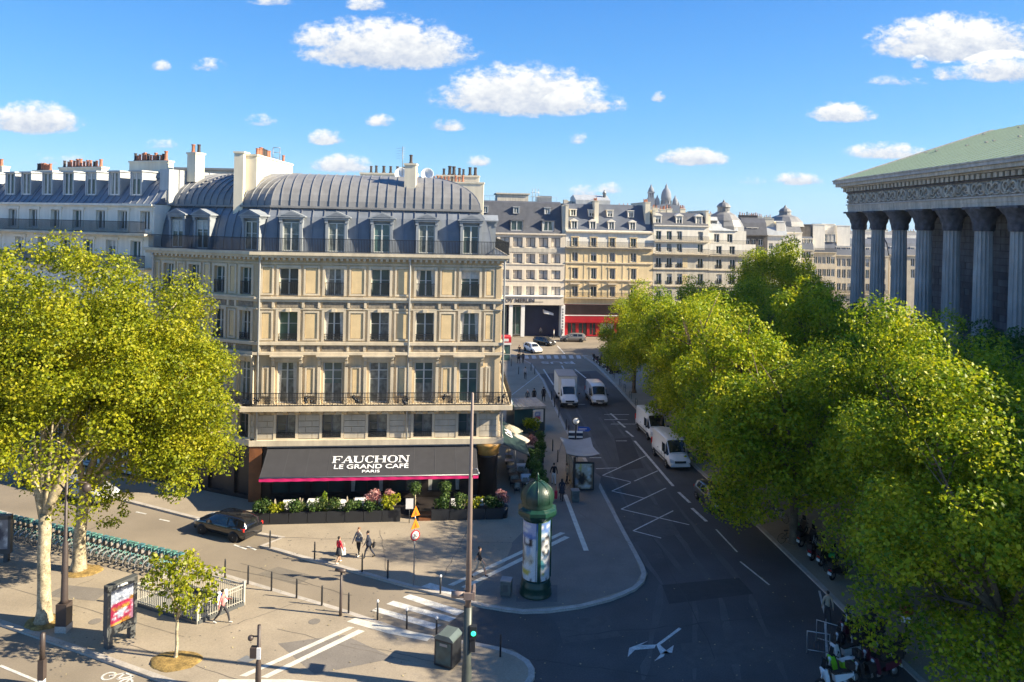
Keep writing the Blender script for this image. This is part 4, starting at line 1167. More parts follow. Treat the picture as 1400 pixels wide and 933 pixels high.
for x in (774, 799, 824, 852):
    F_.build(MB().box(tz(F_, x, 370)[0] - .12, tz(F_, x, 370)[0] + .12, -.05, .02, z(405), z(343)), 'pilaster', M_ochre2, sunny)
hm = MB().box(-.95, .95, -.5, .02, 0, .2).mesh('window_hood', M_stone2)
for t, *_ in row(F_, cols, 392, 406, 1, 830): F_.put(hm, 'window_hood', sunny, t, 0, z(389.3))
ry = z(279)
roof(sunny, F_, [(.3, zt + .15), (1.6, z(300.5)), (1.9, z(300)), (3.4, ry), (13, ry + .2), (13, zt + .15)], M_slate2)
F_.build(MB().box(0, F_.len, .1, .5, zt + .15, zt + .4), 'gutter', M_whiter, sunny)
for x in cols:
    t = tz(F_, x, 310)[0]
    dormer(sunny, F_, t, .55, z(316), 1.0, 1.75, M_whiter, 2.0, True); dormer(sunny, F_, t, 1.9, z(296.5), .95, 1.25, M_whiter, 1.8)
chimney(sunny, F_, -.05, .5, .4, 12, zt, z(287) + .8, M_cream, [])
for a, b_, n in ((815, 822, 0), (885, 893, 0)):
    chimney(sunny, F_, tz(F_, a, 280)[0], tz(F_, b_, 280)[0] - .2, 1.2, 12, zt + .3, ry + .6, M_cream, [(tz(F_, a, 280)[0] + .5, 2 + i * .7, 1) for i in range(4)])
x0, x1 = tz(F_, 835, 270)[0], tz(F_, 890, 270)[0]
F_.build(MB().prism([(4, ry), (10, ry), (10, ry + 1.4), (7, ry + 1.9), (4, ry + .8)], x0 - 6, x1 - 7, axis='x'), 'roof_shed', M_zinc_l, sunny)
for x in (777, 783, 790, 802): F_.build(MB().box(tz(F_, x, 280)[0], tz(F_, x, 280)[0] + .8, 5, 6, ry, ry + random.uniform(.4, 1)), 'roof_box', M_grest, sunny)
q = MB().lathe([(.3, 0), (.3, 1.1), (.45, 1.15), (.1, 1.9)], 8); q.build('vent_cowl', M_grey, sunny, F_.loc(tz(F_, 836, 270)[0], 6, ry + 1))
# its ground floor: the red shop
q = MB(); wall_faces(q, 0, F_.len, .12, z(416.5), [(tz(F_, a, 440)[0], tz(F_, b_, 440)[0], .3, z(442)) for a, b_ in ((776, 788), (791, 803), (806, 815), (820, 840))], .3, y=.05)
F_.build(q, 'shopfront', M_redshop, sunny)
F_.build(MB().box(.15, F_.len - .2, -.25, .04, z(430), z(417)), 'dark_fascia', mat('smoked_glass', (.035, .025, .025), .15, var=.2, scale=.7), sunny)
F_.build(MB().box(0, F_.len, -.5, .04, z(441), z(432)), 'red_canopy', M_redshop, sunny); F_.build(MB().box(0, F_.len, -.55, .04, z(431.9), z(431.2)), 'canopy_edge', M_white, sunny)
for a in (793, 812): F_.build(MB().lathe([(.35, 0), (.35, .05)], 8, M=Matrix.Rotation(R(90), 4, 'X')).prism([(-.1, -.6), (.1, -.6), (.5, .1), (-.5, .1)], -.06, -.02, axis='y'), 'shop_emblem', M_white, sunny).location = F_.loc(tz(F_, a, 421)[0], -.28, z(421))
for a, b_ in ((776, 788), (791, 803), (806, 815), (820, 840)):
    ta, tb = tz(F_, a, 440)[0], tz(F_, b_, 440)[0]; window(sunny, F_, (ta + tb) / 2, .3, tb - ta, z(442) - .3, .25, 'far', M_redshop, M_glass)

# ---- the white topped house and the domed corner house
pA, pBm = RK(27.25), RK(38.2)
F_ = Fr(pA, pBm); z = lambda py: tz(F_, 930, py)[1]
cols = [900.5, 915, 929, 957.5]
rows_ = []
for a, b_ in ((316.5, 328.5), (333.5, 345), (353, 366), (374.5, 389), (397, 410)): rows_ += [(*r, dict(style='far', rail=.7 if a > 350 else None)) for r in row(F_, cols, a, b_, 1.05, 930)]
zt = z(309)
bh, F_ = townhouse('white_topped_house', 'stone house with two white upper floors, left of the domed corner house', pA, pBm, 12,
                   [(0, z(349), M_grest), (z(349), zt, M_whiter)], rows_, bands=[(zt - .1, zt + .1, .3, M_whiter), (z(368.8), z(367.3), .2, M_stone2), (z(392), z(390.4), .25, M_stone2), (z(350), z(348), .4, M_stone2)],
                   rails=[(.1, F_.len - .1, z(330), .5), (.1, F_.len - .1, z(347), .7)])
F_.build(MB().box(tz(F_, 944, 1)[0] - .5, tz(F_, 944, 1)[0] + .5, -.03, .02, z(366), z(353)).box(tz(F_, 944, 1)[0] - .5, tz(F_, 944, 1)[0] + .5, -.03, .02, z(389), z(375)), 'blind_window', M_ochre2, bh)
ry = z(291)
roof(bh, F_, [(.3, zt + .1), (1.3, z(296)), (2.4, ry), (12, ry + .3), (12, zt + .1)], M_slate)
for x in (901, 930, 957): dormer(bh, F_, tz(F_, x, 300)[0], .5, z(307), 1.05, 1.6, M_whiter, 2.0, True)
chimney(bh, F_, 0, .5, .5, 11, zt - .3, z(288), M_cream, []); chimney(bh, F_, F_.len - .5, F_.len + .02, .5, 11, zt - .3, z(287), M_cream, [])
for x in (905, 916, 925, 944): chimney(bh, F_, tz(F_, x, 280)[0], tz(F_, x, 280)[0] + 1.1, 6, 6.6, ry, ry + random.uniform(.5, 1.1), M_cream, pots(tz(F_, x, 280)[0], tz(F_, x, 280)[0] + 1.1, 6.3, 3), None)

pA, pBm = RK(38.25), RK(47.6)
F_ = Fr(pA, pBm); z = lambda py: tz(F_, 1000, py)[1]
rows_ = []
for a, b_, cs in ((320.5, 332, (981.5, 999.5)), (337, 348, (983, 1001)), (355, 367.5, (983, 1001.5, 1018)), (375.5, 388.5, (983, 1001, 1018)), (397, 410, (983, 1001, 1018))):
    rows_ += [(*r, dict(style='far', rail=.7 if a > 350 else None)) for r in row(F_, cs, a, b_, 1.1, 1000)]
dh, F_ = townhouse('domed_corner_house', 'narrow corner house with setback white floors and grey glazed dome on top', pA, pBm, 9, [(0, z(349.5), M_grest), (z(349.5), z(334), M_whiter)],
                   [r for r in rows_ if r[1] < z(349) + .6], bands=[(z(370.5), z(369), .2, M_stone2), (z(393), z(391.4), .2, M_stone2), (z(350.5), z(348.5), .4, M_stone2)], rails=[(.1, F_.len - .1, z(349.3), .5)])
q = MB(); wall_faces(q, .1, F_.len - 1.7, z(334), z(316), [(r[0] - r[2] / 2, r[0] + r[2] / 2, r[1], r[1] + r[3]) for r in rows_[:2]], .25, y=.6)
q.quad((F_.len - 1.7, .6, z(334)), (F_.len - 1.7, 8, z(334)), (F_.len - 1.7, 8, z(316)), (F_.len - 1.7, .6, z(316)))
F_.build(q, 'wall', M_whiter, dh)
for r in rows_[:2]: window(dh, F_, r[0], r[1], r[2], r[3], .8, 'far', M_wwin)
F_.put(railing_mesh(F_.len - .3, .8, .2), 'railing', dh, F_.len / 2, .1, z(334.5))
ze = z(316); zd = z(297)
roof(dh, F_, [(.4, ze), (1.1, ze + 1.2), (2.6, zd), (6, zd), (8.4, ze)], M_zinc_l, .1, F_.len - 3.4)
for x in (979.5, 997): dormer(dh, F_, tz(F_, x, 305)[0], 1.2, z(310), .9, 1.0, M_zinc, 1.4, False, M_glass, M_wdark)
cxd = tz(F_, 1001, 300)[0]
q = MB().lathe([(4.0, 0), (3.9, .9), (3.3, 2.1), (2.3, 3.2), (1.35, 3.7), (1.3, 3.8)], 12, smooth=False, a0=.26); q.build('dome_roof', M_zinc, dh, F_.loc(cxd, 4.4, ze))
q = MB().lathe([(1.25, 0), (1.25, .9), (1.45, .95), (1.3, 1.3), (.85, 1.75), (.3, 2.0), (.05, 2.5)], 12, smooth=False); q.build('lantern', M_zinc, dh, F_.loc(cxd, 4.4, ze + 3.75))
chimney(dh, F_, 0, .5, .8, 8, ze - .2, z(294), M_cream, [])

# ---- darker houses further right
def far_house(name, label, pxl, pxr, dist, ytop_l, rows_px, wm, rm, yroof, dorm=(), chim=(), depth=12, w=1.0, balc=None, group=None, rake=0.0):
    a, b_ = P(pxl, 350, dist)[0], P(pxr, 350, dist + rake)[0]
    F_ = Fr(Vector((a, dist)), Vector((b_, dist + rake))); mid = (pxl + pxr) / 2
    zz = lambda py: tz(F_, mid, py)[1]
    rr = []
    for (ys, ye, cs) in rows_px: rr += row(F_, cs, ys, ye, w, mid)
    zt = zz(ytop_l)
    b, F_ = townhouse(name, label, Vector((a, dist)), Vector((b_, dist + rake)), depth, [(0, zt, wm)], rr, bands=[(zt - .15, zt + .1, .3, wm)], group=group,
                      rails=[(.1, F_.len - .1, zz(y), .5) for y in (balc or [])])
    ry = zz(yroof)
    roof(b, F_, [(.2, zt + .1), (1.2, zt + (ry - zt) * .7), (2.6, ry), (depth, ry), (depth, zt + .1)], rm)
    for (x, y0, y1) in dorm: dormer(b, F_, tz(F_, x, y1)[0], .7, zz(y1), .95, zz(y0) - zz(y1), M_whiter, 2.0)
    for (x0, x1, y, m, n, y_off) in chim:
        ta, tb = tz(F_, x0, y)[0], tz(F_, x1, y)[0]
        chimney(b, F_, ta, tb, y_off, y_off + 6 if n == 0 else y_off + .8, zt - .3, zz(y), m, pots(ta, tb, y_off + .4, n) if n else [])
    return b, F_
far_house('sooty_house', 'dark sooty stone house with slate roof right of the domed corner house', 1016, 1049, 168, 322, [(327, 336, (1022, 1030, 1040)), (342, 352, (1022, 1030, 1040))], M_darkst, M_slate, 298,
          dorm=[(1026, 312, 320), (1034, 312, 320)], chim=[(1020, 1046, 294, M_darkst, 8, 5)])
q_, F_ = far_house('pale_gabled_house', 'pale blank walled house with chimney stacks left of the second grey dome', 1048, 1076, 175, 322, [(333, 341, (1054, 1063, 1071))], M_whiter, M_zinc_l, 302,
          chim=[(1048, 1060, 299, M_cream, 0, 1), (1063, 1075, 303, M_whiter, 0, .6)])
dome_h, F_ = far_house('second_domed_house', 'far house topped by a grey dome behind the tall tree', 1060, 1096, 182, 318, [(325, 333, (1080, 1088))], M_whiter, M_zinc, 308, chim=[(1080, 1095, 310, M_grest, 6, 4)])
px_, pz_ = P(1073, 310, 188)
MB().lathe([(4.6, 0), (4.2, 1.2), (3.0, 2.4), (1.5, 2.9), (1.4, 3.6), (1.6, 3.7), (1.2, 4.3), (.4, 4.8), (.05, 5.4)], 12, smooth=False).build('dome_roof', M_zinc, dome_h, (px_, 188, pz_))
far_house('shaded_zinc_house', 'shaded house with blank grey party walls beside the pale gabled house', 1079, 1113, 185, 342, [(344, 353, (1092, 1099, 1106)), (359, 368, (1092, 1099, 1106)), (375, 383, (1092, 1099, 1106))], M_grest, M_slate2, 318,
          dorm=[(1098, 327, 336), (1104, 327, 336), (1110, 327, 336)], chim=[(1079, 1090, 312, M_grest, 0, .8), (1096, 1112, 307, M_darkst, 0, 1.5)], balc=[353])
far_house('white_gabled_terrace', 'far cream facade below white chimney gables, left of the temple columns', 1112, 1143, 186, 346, [(351, 361, (1115, 1121, 1127, 1133, 1139)), (368, 378, (1115, 1121, 1127, 1133, 1139)), (386, 396, (1115, 1121, 1127, 1133, 1139))],
          M_stone2, M_slate2, 322, dorm=[(1132, 320, 331), (1136.5, 320, 331), (1141, 320, 331)], chim=[(1113, 1129, 307, M_whiter, 0, .4), (1131, 1149, 306, M_whiter, 0, 3)], balc=[345, 400])
far_house('slate_dormer_terrace', 'far terrace with white dormers seen between the temple columns', 1143, 1215, 186.5, 350, [(354, 365, (1147, 1154, 1161, 1186, 1193, 1208)), (369, 381, (1147, 1154, 1161, 1186, 1193, 1208)), (388, 398, (1147, 1154, 1161, 1186, 1193, 1208))],
          M_stone2, M_slate2, 327, dorm=[(x, 339, 348) for x in (1148, 1155.5, 1162, 1188, 1210)], chim=[(1147, 1165, 309, M_whiter, 0, 1)], balc=[402])
far_house('hidden_terrace', 'far terrace glimpsed between the third and fourth temple columns', 1216, 1330, 187, 350, [(354, 365, (1220, 1227, 1248, 1254)), (369, 381, (1220, 1227, 1248, 1254))], M_stone2, M_slate2, 327, dorm=[(x, 339, 348) for x in (1222, 1250)])
# skyline behind: rows of chimneys on plain blocks
for i, (a, b_, dist, y, n) in enumerate([(1085, 1112, 240, 312, 10), (1096, 1130, 260, 310, 14), (1118, 1165, 250, 313, 18), (1165, 1260, 255, 314, 20), (1024, 1060, 230, 296, 12), (940, 1000, 260, 290, 12), (700, 800, 300, 285, 10), (845, 905, 240, 281, 8)]):
    xa, zt = P(a, y, dist); xb, _ = P(b_, y, dist)
    I = Fr((xa, dist), (xb, dist))
    bb = building('skyline_building', ['cream block with a long row of pots on the skyline behind the grey dome', 'cream block with a long row of pots on the skyline above the shaded house', 'skyline block with close set chimney pots left of the temple corner',
                                       'skyline block glimpsed behind the temple columns', 'skyline block with chimneys behind the sooty house', 'skyline block with pots behind the white topped house', 'low skyline block behind the office roof', 'pale flat roofed skyline block below the basilica'][i], 'building', ((xa + xb) / 2, dist, 0), 'blocks on the skyline')
    I.build(MB().box(0, I.len, 0, 10, 0, zt - 1.6), 'wall', M_whiter, bb); I.build(MB().prism([(0, zt - 1.6), (2, zt - .5), (10, zt - .5), (10, zt - 1.6)], 0, I.len, axis='x'), 'roof', M_zinc, bb)
    k = max(2, n // 4)
    for j in range(k):
        x0 = I.len * j / k; x1 = x0 + I.len / k * .8
        chimney(bb, I, x0, x1, 2, 2.8, zt - 1.4, zt + random.uniform(-.5, .4), M_cream, pots(x0, x1, 2.4, 4), None)

# ---- the hill and its basilica
hx, hz = P(905, 288, 2000)
hill = MB(); vs = []; fs = []
for i in range(13):
    r_ = 900 * i / 12
    for k in range(32):
        a = 2 * PI * k / 32
        vs.append((hx + 30 + r_ * .3 * math.cos(a), 2060 + r_ * math.sin(a) * .6, (hz - 1) * max(0, math.cos(min(1, r_ / 900) * PI / 2)) ** .8 - .1))
for i in range(12):
    for k in range(32): fs.append((i * 32 + k, i * 32 + (k + 1) % 32, (i + 1) * 32 + (k + 1) % 32, (i + 1) * 32 + k))
hill.add(vs, fs, 0, True)
tag(hill.build('hill', mat('wooded_hill', (.07, .085, .05), .9, var=.4, scale=.02)), kind='structure')
M_bas = mat('basilica_stone', (.20, .21, .235), .8, var=.1, scale=.05, streak=.1)
bas = building('domed_basilica', 'pale stone basilica with tall ovoid dome and bell tower on the distant hill', 'basilica', (hx, 2000, hz - 4))
def dome_at(px, ytop, ybase, wpx, name='dome'):
    x, z1 = P(px, ytop, 2000); z0 = P(px, ybase, 2000)[1]; r = wpx / 2 * 2000 / FPX; h = z1 - z0
    q = MB().lathe([(r * 1.12, 0), (r * 1.12, h * .08), (r * .98, h * .1), (r * .98, h * .34), (r * 1.08, h * .36), (r * 1.04, h * .44), (r * 1.0, h * .54), (r * .84, h * .66), (r * .55, h * .76), (r * .30, h * .80), (r * .26, h * .89), (r * .1, h * .93), (r * .03, h)], 16)
    q.build(name, M_bas, bas, (x, 2000, z0))
    w = MB()
    for k in range(10):
        a = 2 * PI * k / 10; w.cbox((r * 1.0 * math.cos(a), r * 1.0 * math.sin(a), h * .22), (r * .22, r * .22, h * .17))
    w.build(name + '_windows', M_darkst, bas, (x, 2000, z0))
dome_at(911.2, 250.5, 285, 13.5); dome_at(898.6, 266, 287, 7.4); dome_at(923.2, 266.5, 287, 7.6); dome_at(928, 275, 288, 4)
x, z1 = P(890.3, 252, 2000); z0 = P(890.3, 288, 2000)[1]; s = 8.8 * 2000 / FPX / 2; h = z1 - z0
MB().box(-s, s, -s, s, 0, h * .48).box(-s * .8, -s * .45, -s * .9, s * .9, h * .48, h * .66).box(s * .45, s * .8, -s * .9, s * .9, h * .48, h * .66).box(-s * .18, s * .18, -s * .9, s * .9, h * .48, h * .66).box(-s, s, -s, s, h * .66, h * .70) \
    .lathe([(s * .95, h * .7), (s * .9, h * .76), (s * .6, h * .86), (s * .25, h * .91), (s * .25, h * .95), (s * .05, h)], 12).build('bell_tower', M_bas, bas, (x, 2000, z0))
xa, xb = P(884, 280, 2000)[0], P(932, 280, 2000)[0]; zt = P(908, 283, 2000)[1]
MB().box(xa + 12, xb, 1985, 2030, hz - 30, zt).prism([(xa + 12, zt), (xb, zt), ((xa + xb) / 2 + 6, zt + 9)], 1985, 2030, axis='y').build('nave', M_bas, bas)
# ------------------------------------------------------------------ the temple on the right
M_tem = mat('temple_stone', (.43, .41, .39), .85, var=.16, scale=.5, streak=.18, fine=.1)
M_tem_l = mat('temple_cornice_stone', (.46, .42, .36), .85, var=.14, scale=.6, streak=.25, fine=.08)
M_tem_d = mat('netted_capital', (.085, .085, .10), .8, var=.35, scale=2.0, bump=.5, bscale=12)
M_copper = mat('verdigris_copper', (.37, .45, .28), .6, var=.05, scale=.3, streak=.05, fine=.03)
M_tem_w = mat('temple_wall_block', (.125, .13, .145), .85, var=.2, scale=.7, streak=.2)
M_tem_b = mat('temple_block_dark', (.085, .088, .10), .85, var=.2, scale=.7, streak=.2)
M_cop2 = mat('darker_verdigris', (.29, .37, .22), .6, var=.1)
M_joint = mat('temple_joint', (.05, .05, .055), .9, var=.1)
M_fr = mat('carved_frieze', (.27, .255, .23), .9, var=.35, scale=2.5, fine=.2)
TX = 51.0                                   # axis of the near colonnade
Y0, SP, NC = 110.8, 5.87, 18                # far corner column, spacing, number
YF = Y0 + 1.5; YN = Y0 - SP * (NC - 1) - 1.5
ZS, ZC0, ZC1 = 4.4, 21.4, 24.0              # stylobate, capital, underside of the entablature
tem = building('columned_temple', 'huge grey classical temple with fluted columns, carved frieze and green copper roof', 'temple', (72.5, (YF + YN) / 2, 0))
# fluted shaft with a slight swelling
NF = 14
def ringpts(r):
    p = []
    for k in range(NF):
        a = 2 * PI * k / NF; w = PI / NF
        for da, rr in ((-.86 * w, r), (-.66 * w, r * .85), (0, r * .80), (.66 * w, r * .85), (.86 * w, r)):
            p.append((rr * math.cos(a + da), rr * math.sin(a + da)))
    return p
sh = MB(); vs = []; fs = []
hs = [(0, 1.10), (.25, 1.0), (5, .985), (11, .92), (ZC0 - ZS - .7, .85), (ZC0 - ZS - .55, .90)]
for zz, r in hs: vs += [(x, y, zz) for x, y in ringpts(r)]
n = NF * 5
for i in range(len(hs) - 1):
    for k in range(n): fs.append((i * n + k, i * n + (k + 1) % n, (i + 1) * n + (k + 1) % n, (i + 1) * n + k))
sh.add(vs, fs); shaft = sh.mesh('shaft', M_tem)
base_m = MB().box(-1.35, 1.35, -1.35, 1.35, 0, .35).lathe([(1.3, .352), (1.36, .48), (1.3, .6), (1.12, .66), (1.12, .74), (1.2, .82), (1.12, .9), (1.1, .95)], 24).mesh('column_base', M_tem)
# Corinthian capital under its net: a flaring bell, leaf tips and corner volutes
cap = MB(); vs = []; fs = []
n = 32
hc = ZC1 - ZC0
for j in range(10):
    f = j / 9; r0 = .88 + .12 * f + .42 * f ** 2.2
    for k in range(n):
        a = 2 * PI * k / n
        corner = abs(math.sin(2 * a)) ** 1.5
        leaf = .09 * math.cos(8 * a + (PI if int(f * 3) % 2 else 0)) * math.sin(PI * ((f * 3) % 1.0)) + .03 * math.sin(5 * a + 9 * f)
        r = r0 * (1 + .22 * corner * max(0, f - .45) / .55) + leaf
        vs.append((r * math.cos(a), r * math.sin(a), hc * .93 * f))
for j in range(9):
    for k in range(n): fs.append((j * n + k, j * n + (k + 1) % n, (j + 1) * n + (k + 1) % n, (j + 1) * n + k))
cap.add(vs, fs, 0, True)
cap.prism([(math.cos(2 * PI * k / 16 + PI / 4) * (1.95 if k % 4 == 0 else 1.45 if k % 4 == 2 else 1.52), math.sin(2 * PI * k / 16 + PI / 4) * (1.95 if k % 4 == 0 else 1.45 if k % 4 == 2 else 1.52)) for k in range(16)], hc * .9, hc - .003)
capm = cap.mesh('capital', M_tem_d)
def column(x, y):
    c = inst(shaft, 'column', tem, (x, y, ZS + .95), random.uniform(0, .2))
    inst(base_m, 'column_base', c, (0, 0, -.95)); inst(capm, 'capital', c, (0, 0, ZC0 - ZS - .95), random.choice((0, PI / 2, PI)), (1.1, 1.1, 1))
for k in range(NC): column(TX, Y0 - SP * k)
for k in range(1, 8):
    column(TX + 5.87 * k, Y0)
for k in range(NC): 
    if k % 2 == 0: column(TX + 5.87 * 7 + .4, Y0 - SP * k)
XE = TX + 5.87 * 7 + .4
# podium
MB().box(TX - 2.2, XE + 2.2, YN - .6, YF + .6, 0, ZS - .6).box(TX - 1.8, XE + 1.8, YN - .2, YF + .2, ZS - .598, ZS).build('podium', M_tem, tem)
# cella: a wall of separate blocks in front of dark joints
CX, CY1, CY0 = TX + 6.0, 102.6, YN + 6
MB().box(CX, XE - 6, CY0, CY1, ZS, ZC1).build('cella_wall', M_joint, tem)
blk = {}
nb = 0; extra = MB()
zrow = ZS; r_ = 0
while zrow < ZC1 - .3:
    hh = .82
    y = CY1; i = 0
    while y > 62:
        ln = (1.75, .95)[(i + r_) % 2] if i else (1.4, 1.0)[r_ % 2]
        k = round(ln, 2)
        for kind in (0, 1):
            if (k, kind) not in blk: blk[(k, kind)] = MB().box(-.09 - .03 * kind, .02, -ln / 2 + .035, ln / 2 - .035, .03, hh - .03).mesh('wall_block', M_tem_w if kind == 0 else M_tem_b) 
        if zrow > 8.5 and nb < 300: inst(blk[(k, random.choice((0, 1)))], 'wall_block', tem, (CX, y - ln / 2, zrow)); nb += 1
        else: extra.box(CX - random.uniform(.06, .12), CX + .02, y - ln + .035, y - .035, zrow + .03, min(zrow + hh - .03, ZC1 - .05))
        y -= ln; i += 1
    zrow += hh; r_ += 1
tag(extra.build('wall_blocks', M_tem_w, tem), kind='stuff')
MB().box(CX, XE - 6, CY1, CY1 + .12, ZS, ZC1).build('cella_end_wall', M_tem, tem)
# portico ceiling and entablature
xa, xb = TX - 1.0, XE + 1.0
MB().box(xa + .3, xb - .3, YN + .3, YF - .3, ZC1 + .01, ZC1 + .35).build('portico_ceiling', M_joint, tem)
def ring_course(z0, z1, out, m, name):
    x0, x1, y0, y1 = xa - out, xb + out, YN - out, YF + out
    MB().box(x0, x1, y0, y1, z0, z1).build(name, m, tem)
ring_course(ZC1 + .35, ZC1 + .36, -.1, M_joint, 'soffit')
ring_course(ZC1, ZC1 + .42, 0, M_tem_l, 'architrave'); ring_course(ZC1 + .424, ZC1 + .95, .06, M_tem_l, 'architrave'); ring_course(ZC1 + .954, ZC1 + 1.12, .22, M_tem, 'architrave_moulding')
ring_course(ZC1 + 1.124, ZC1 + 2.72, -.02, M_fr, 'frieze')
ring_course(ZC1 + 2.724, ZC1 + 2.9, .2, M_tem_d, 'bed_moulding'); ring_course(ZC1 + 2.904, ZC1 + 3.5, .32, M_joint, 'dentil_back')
ring_course(ZC1 + 3.504, ZC1 + 3.7, .75, M_tem, 'cornice_soffit'); ring_course(ZC1 + 3.704, ZC1 + 4.15, 1.35, M_tem_l, 'cornice'); ring_course(ZC1 + 4.154, ZC1 + 4.55, 1.6, M_tem, 'gutter_moulding'); ring_course(ZC1 + 4.554, ZC1 + 4.72, 1.72, M_tem_l, 'gutter_lip')
dt = MB().box(-.2, .2, -.28, .28, 0, .52).mesh('dentil', M_tem_l)
y = YF + .1; k = 0
dfar = MB()
while y > YN:
    if y > 66: inst(dt, 'dentil', tem, (xa - .42, y, ZC1 + 2.95))
    else: dfar.box(xa - .62, xa - .22, y - .28, y + .28, ZC1 + 2.95, ZC1 + 3.47)
    y -= .95
tag(dfar.build('dentils', M_tem_l, tem), kind='stuff')
# carved scrolls and garlands of the frieze, one relief per half bay
rel = MB()
for s in (-1, 1):
    pts = [(-.12, s * (.18 + .5 * (1 - t)) * math.cos(t * 7) * .9 + s * .72, .8 + (.55 * (1 - t) + .1) * math.sin(t * 7)) for t in np.linspace(0, 1, 16)]
    rel.tube(pts, list(np.linspace(.15, .06, 16)), 5)
    for q in range(6): rel.ball((-.1, s * random.uniform(.1, 1.35), random.uniform(.2, 1.4)), (.12, random.uniform(.1, .2), random.uniform(.1, .22)), 0, 6, 4)
    rel.tube([(-.1, s * .05, .3), (-.14, s * .5, .12), (-.14, s * 1.0, .16), (-.1, s * 1.4, .5)], .09, 5)
rel.tube([(-.1, 0, .15), (-.18, 0, .6), (-.16, 0, 1.0), (-.1, 0, 1.35)], [.1, .22, .16, .06], 6)
rm = rel.mesh('frieze_relief', M_tem_l)
y = YF - 1.2
while y > 60:
    inst(rm, 'frieze_relief', tem, (xa + .04, y, ZC1 + 1.15), 0, (1, random.choice((-1, 1)) * random.uniform(.92, 1.05), 1)); y -= 2.62
# roof of copper sheets and the two gables
ZR = ZC1 + 4.73; XM = (xa + xb) / 2; ZA = 36.7
ex = xa - 1.5; yf, yn = YF + 1.5, YN - 1.5
rb = MB()
rb.add([(ex, yn, ZR), (XM, yn, ZA), (XM, yf, ZA), (ex, yf, ZR), (2 * XM - ex, yf, ZR), (2 * XM - ex, yn, ZR)], [(1, 0, 3, 2), (1, 2, 4, 5)])
rb.build('roof', M_copper, tem)
slope = Vector((XM - ex, 0, ZA - ZR)); ln = slope.length; sl = slope.normalized(); up = Vector((-sl.z, 0, sl.x))
y = yf - .9; i = 0
seam = MB()
while y > 60:
    q = MB(); a = Vector((ex, y, ZR)); b_ = Vector((XM, y, ZA)); e = up * .07
    for p0, p1, w in ((a, b_, .05),):
        q.add([p0 - Vector((0, w, 0)) + up * .002, p0 + Vector((0, w, 0)) + up * .002, p1 + Vector((0, w, 0)) + up * .002, p1 - Vector((0, w, 0)) + up * .002, p0 - Vector((0, w, 0)) + e, p0 + Vector((0, w, 0)) + e, p1 + Vector((0, w, 0)) + e, p1 - Vector((0, w, 0)) + e],
              [(4, 5, 6, 7), (0, 4, 7, 3), (1, 2, 6, 5), (0, 1, 5, 4)])
    q.build('roof_seam', M_cop2, tem); y -= 1.9
for f in (.5, .86):
    y = yf - 4
    hk = MB().cbox((0, 0, .12), (.34, .26, .16)).mesh('roof_hook', M_tem_l)
    while y > 66:
        inst(hk, 'roof_hook', tem, Vector((ex, y, ZR)) + slope * f); y -= random.uniform(1.5, 8)
for yy, d in ((yf - .02, -1.6), (yn + .02, 1.6)):
    poly = [(ex + 1.2, ZR - .01), (2 * XM - ex - 1.2, ZR - .01), (XM, ZA - .5)]
    MB().prism(poly, yy + d, yy + d - .5 * d / abs(d), axis='y').build('pediment', M_tem, tem)
    for s in (0, 1):
        x0 = ex if s == 0 else 2 * XM - ex
        MB().add([(x0, yy, ZR - .3), (XM, yy, ZA - .3), (XM, yy, ZA + .12), (x0, yy, ZR + .12), (x0, yy + d * .6, ZR - .3), (XM, yy + d * .6, ZA - .3), (XM, yy + d * .6, ZA + .12), (x0, yy + d * .6, ZR + .12)],
                 [(0, 1, 2, 3), (7, 6, 5, 4), (3, 2, 6, 7), (0, 4, 5, 1), (0, 3, 7, 4)]).build('raking_cornice', M_tem_l, tem)
# ------------------------------------------------------------------ trees and plants
F_plane = foliage('plane_leaves', [(.08, .12, .005), (.21, .258, .008), (.36, .37, .012), (.51, .46, .03)], .42)
F_green = foliage('green_leaves', [(.050, .125, .003), (.20, .30, .006), (.42, .455, .011), (.64, .58, .022)], .42)
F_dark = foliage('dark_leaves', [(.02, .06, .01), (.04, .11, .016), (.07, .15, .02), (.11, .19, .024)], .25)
F_hedge = foliage('hedge_leaves', [(.015, .045, .008), (.04, .09, .015), (.09, .15, .03), (.20, .22, .06)], .25)
F_pinkish = foliage('pink_flowers', [(.06, .10, .03), (.35, .12, .12), (.55, .28, .26), (.65, .45, .38)], .2)
M_bark = mat('plane_bark', (.34, .285, .185), .85, var=.45, scale=3.5, streak=.2, fine=.3)
M_bark2 = mat('shaded_bark', (.16, .115, .075), .9, var=.3, scale=2.5, streak=.2, fine=.2)

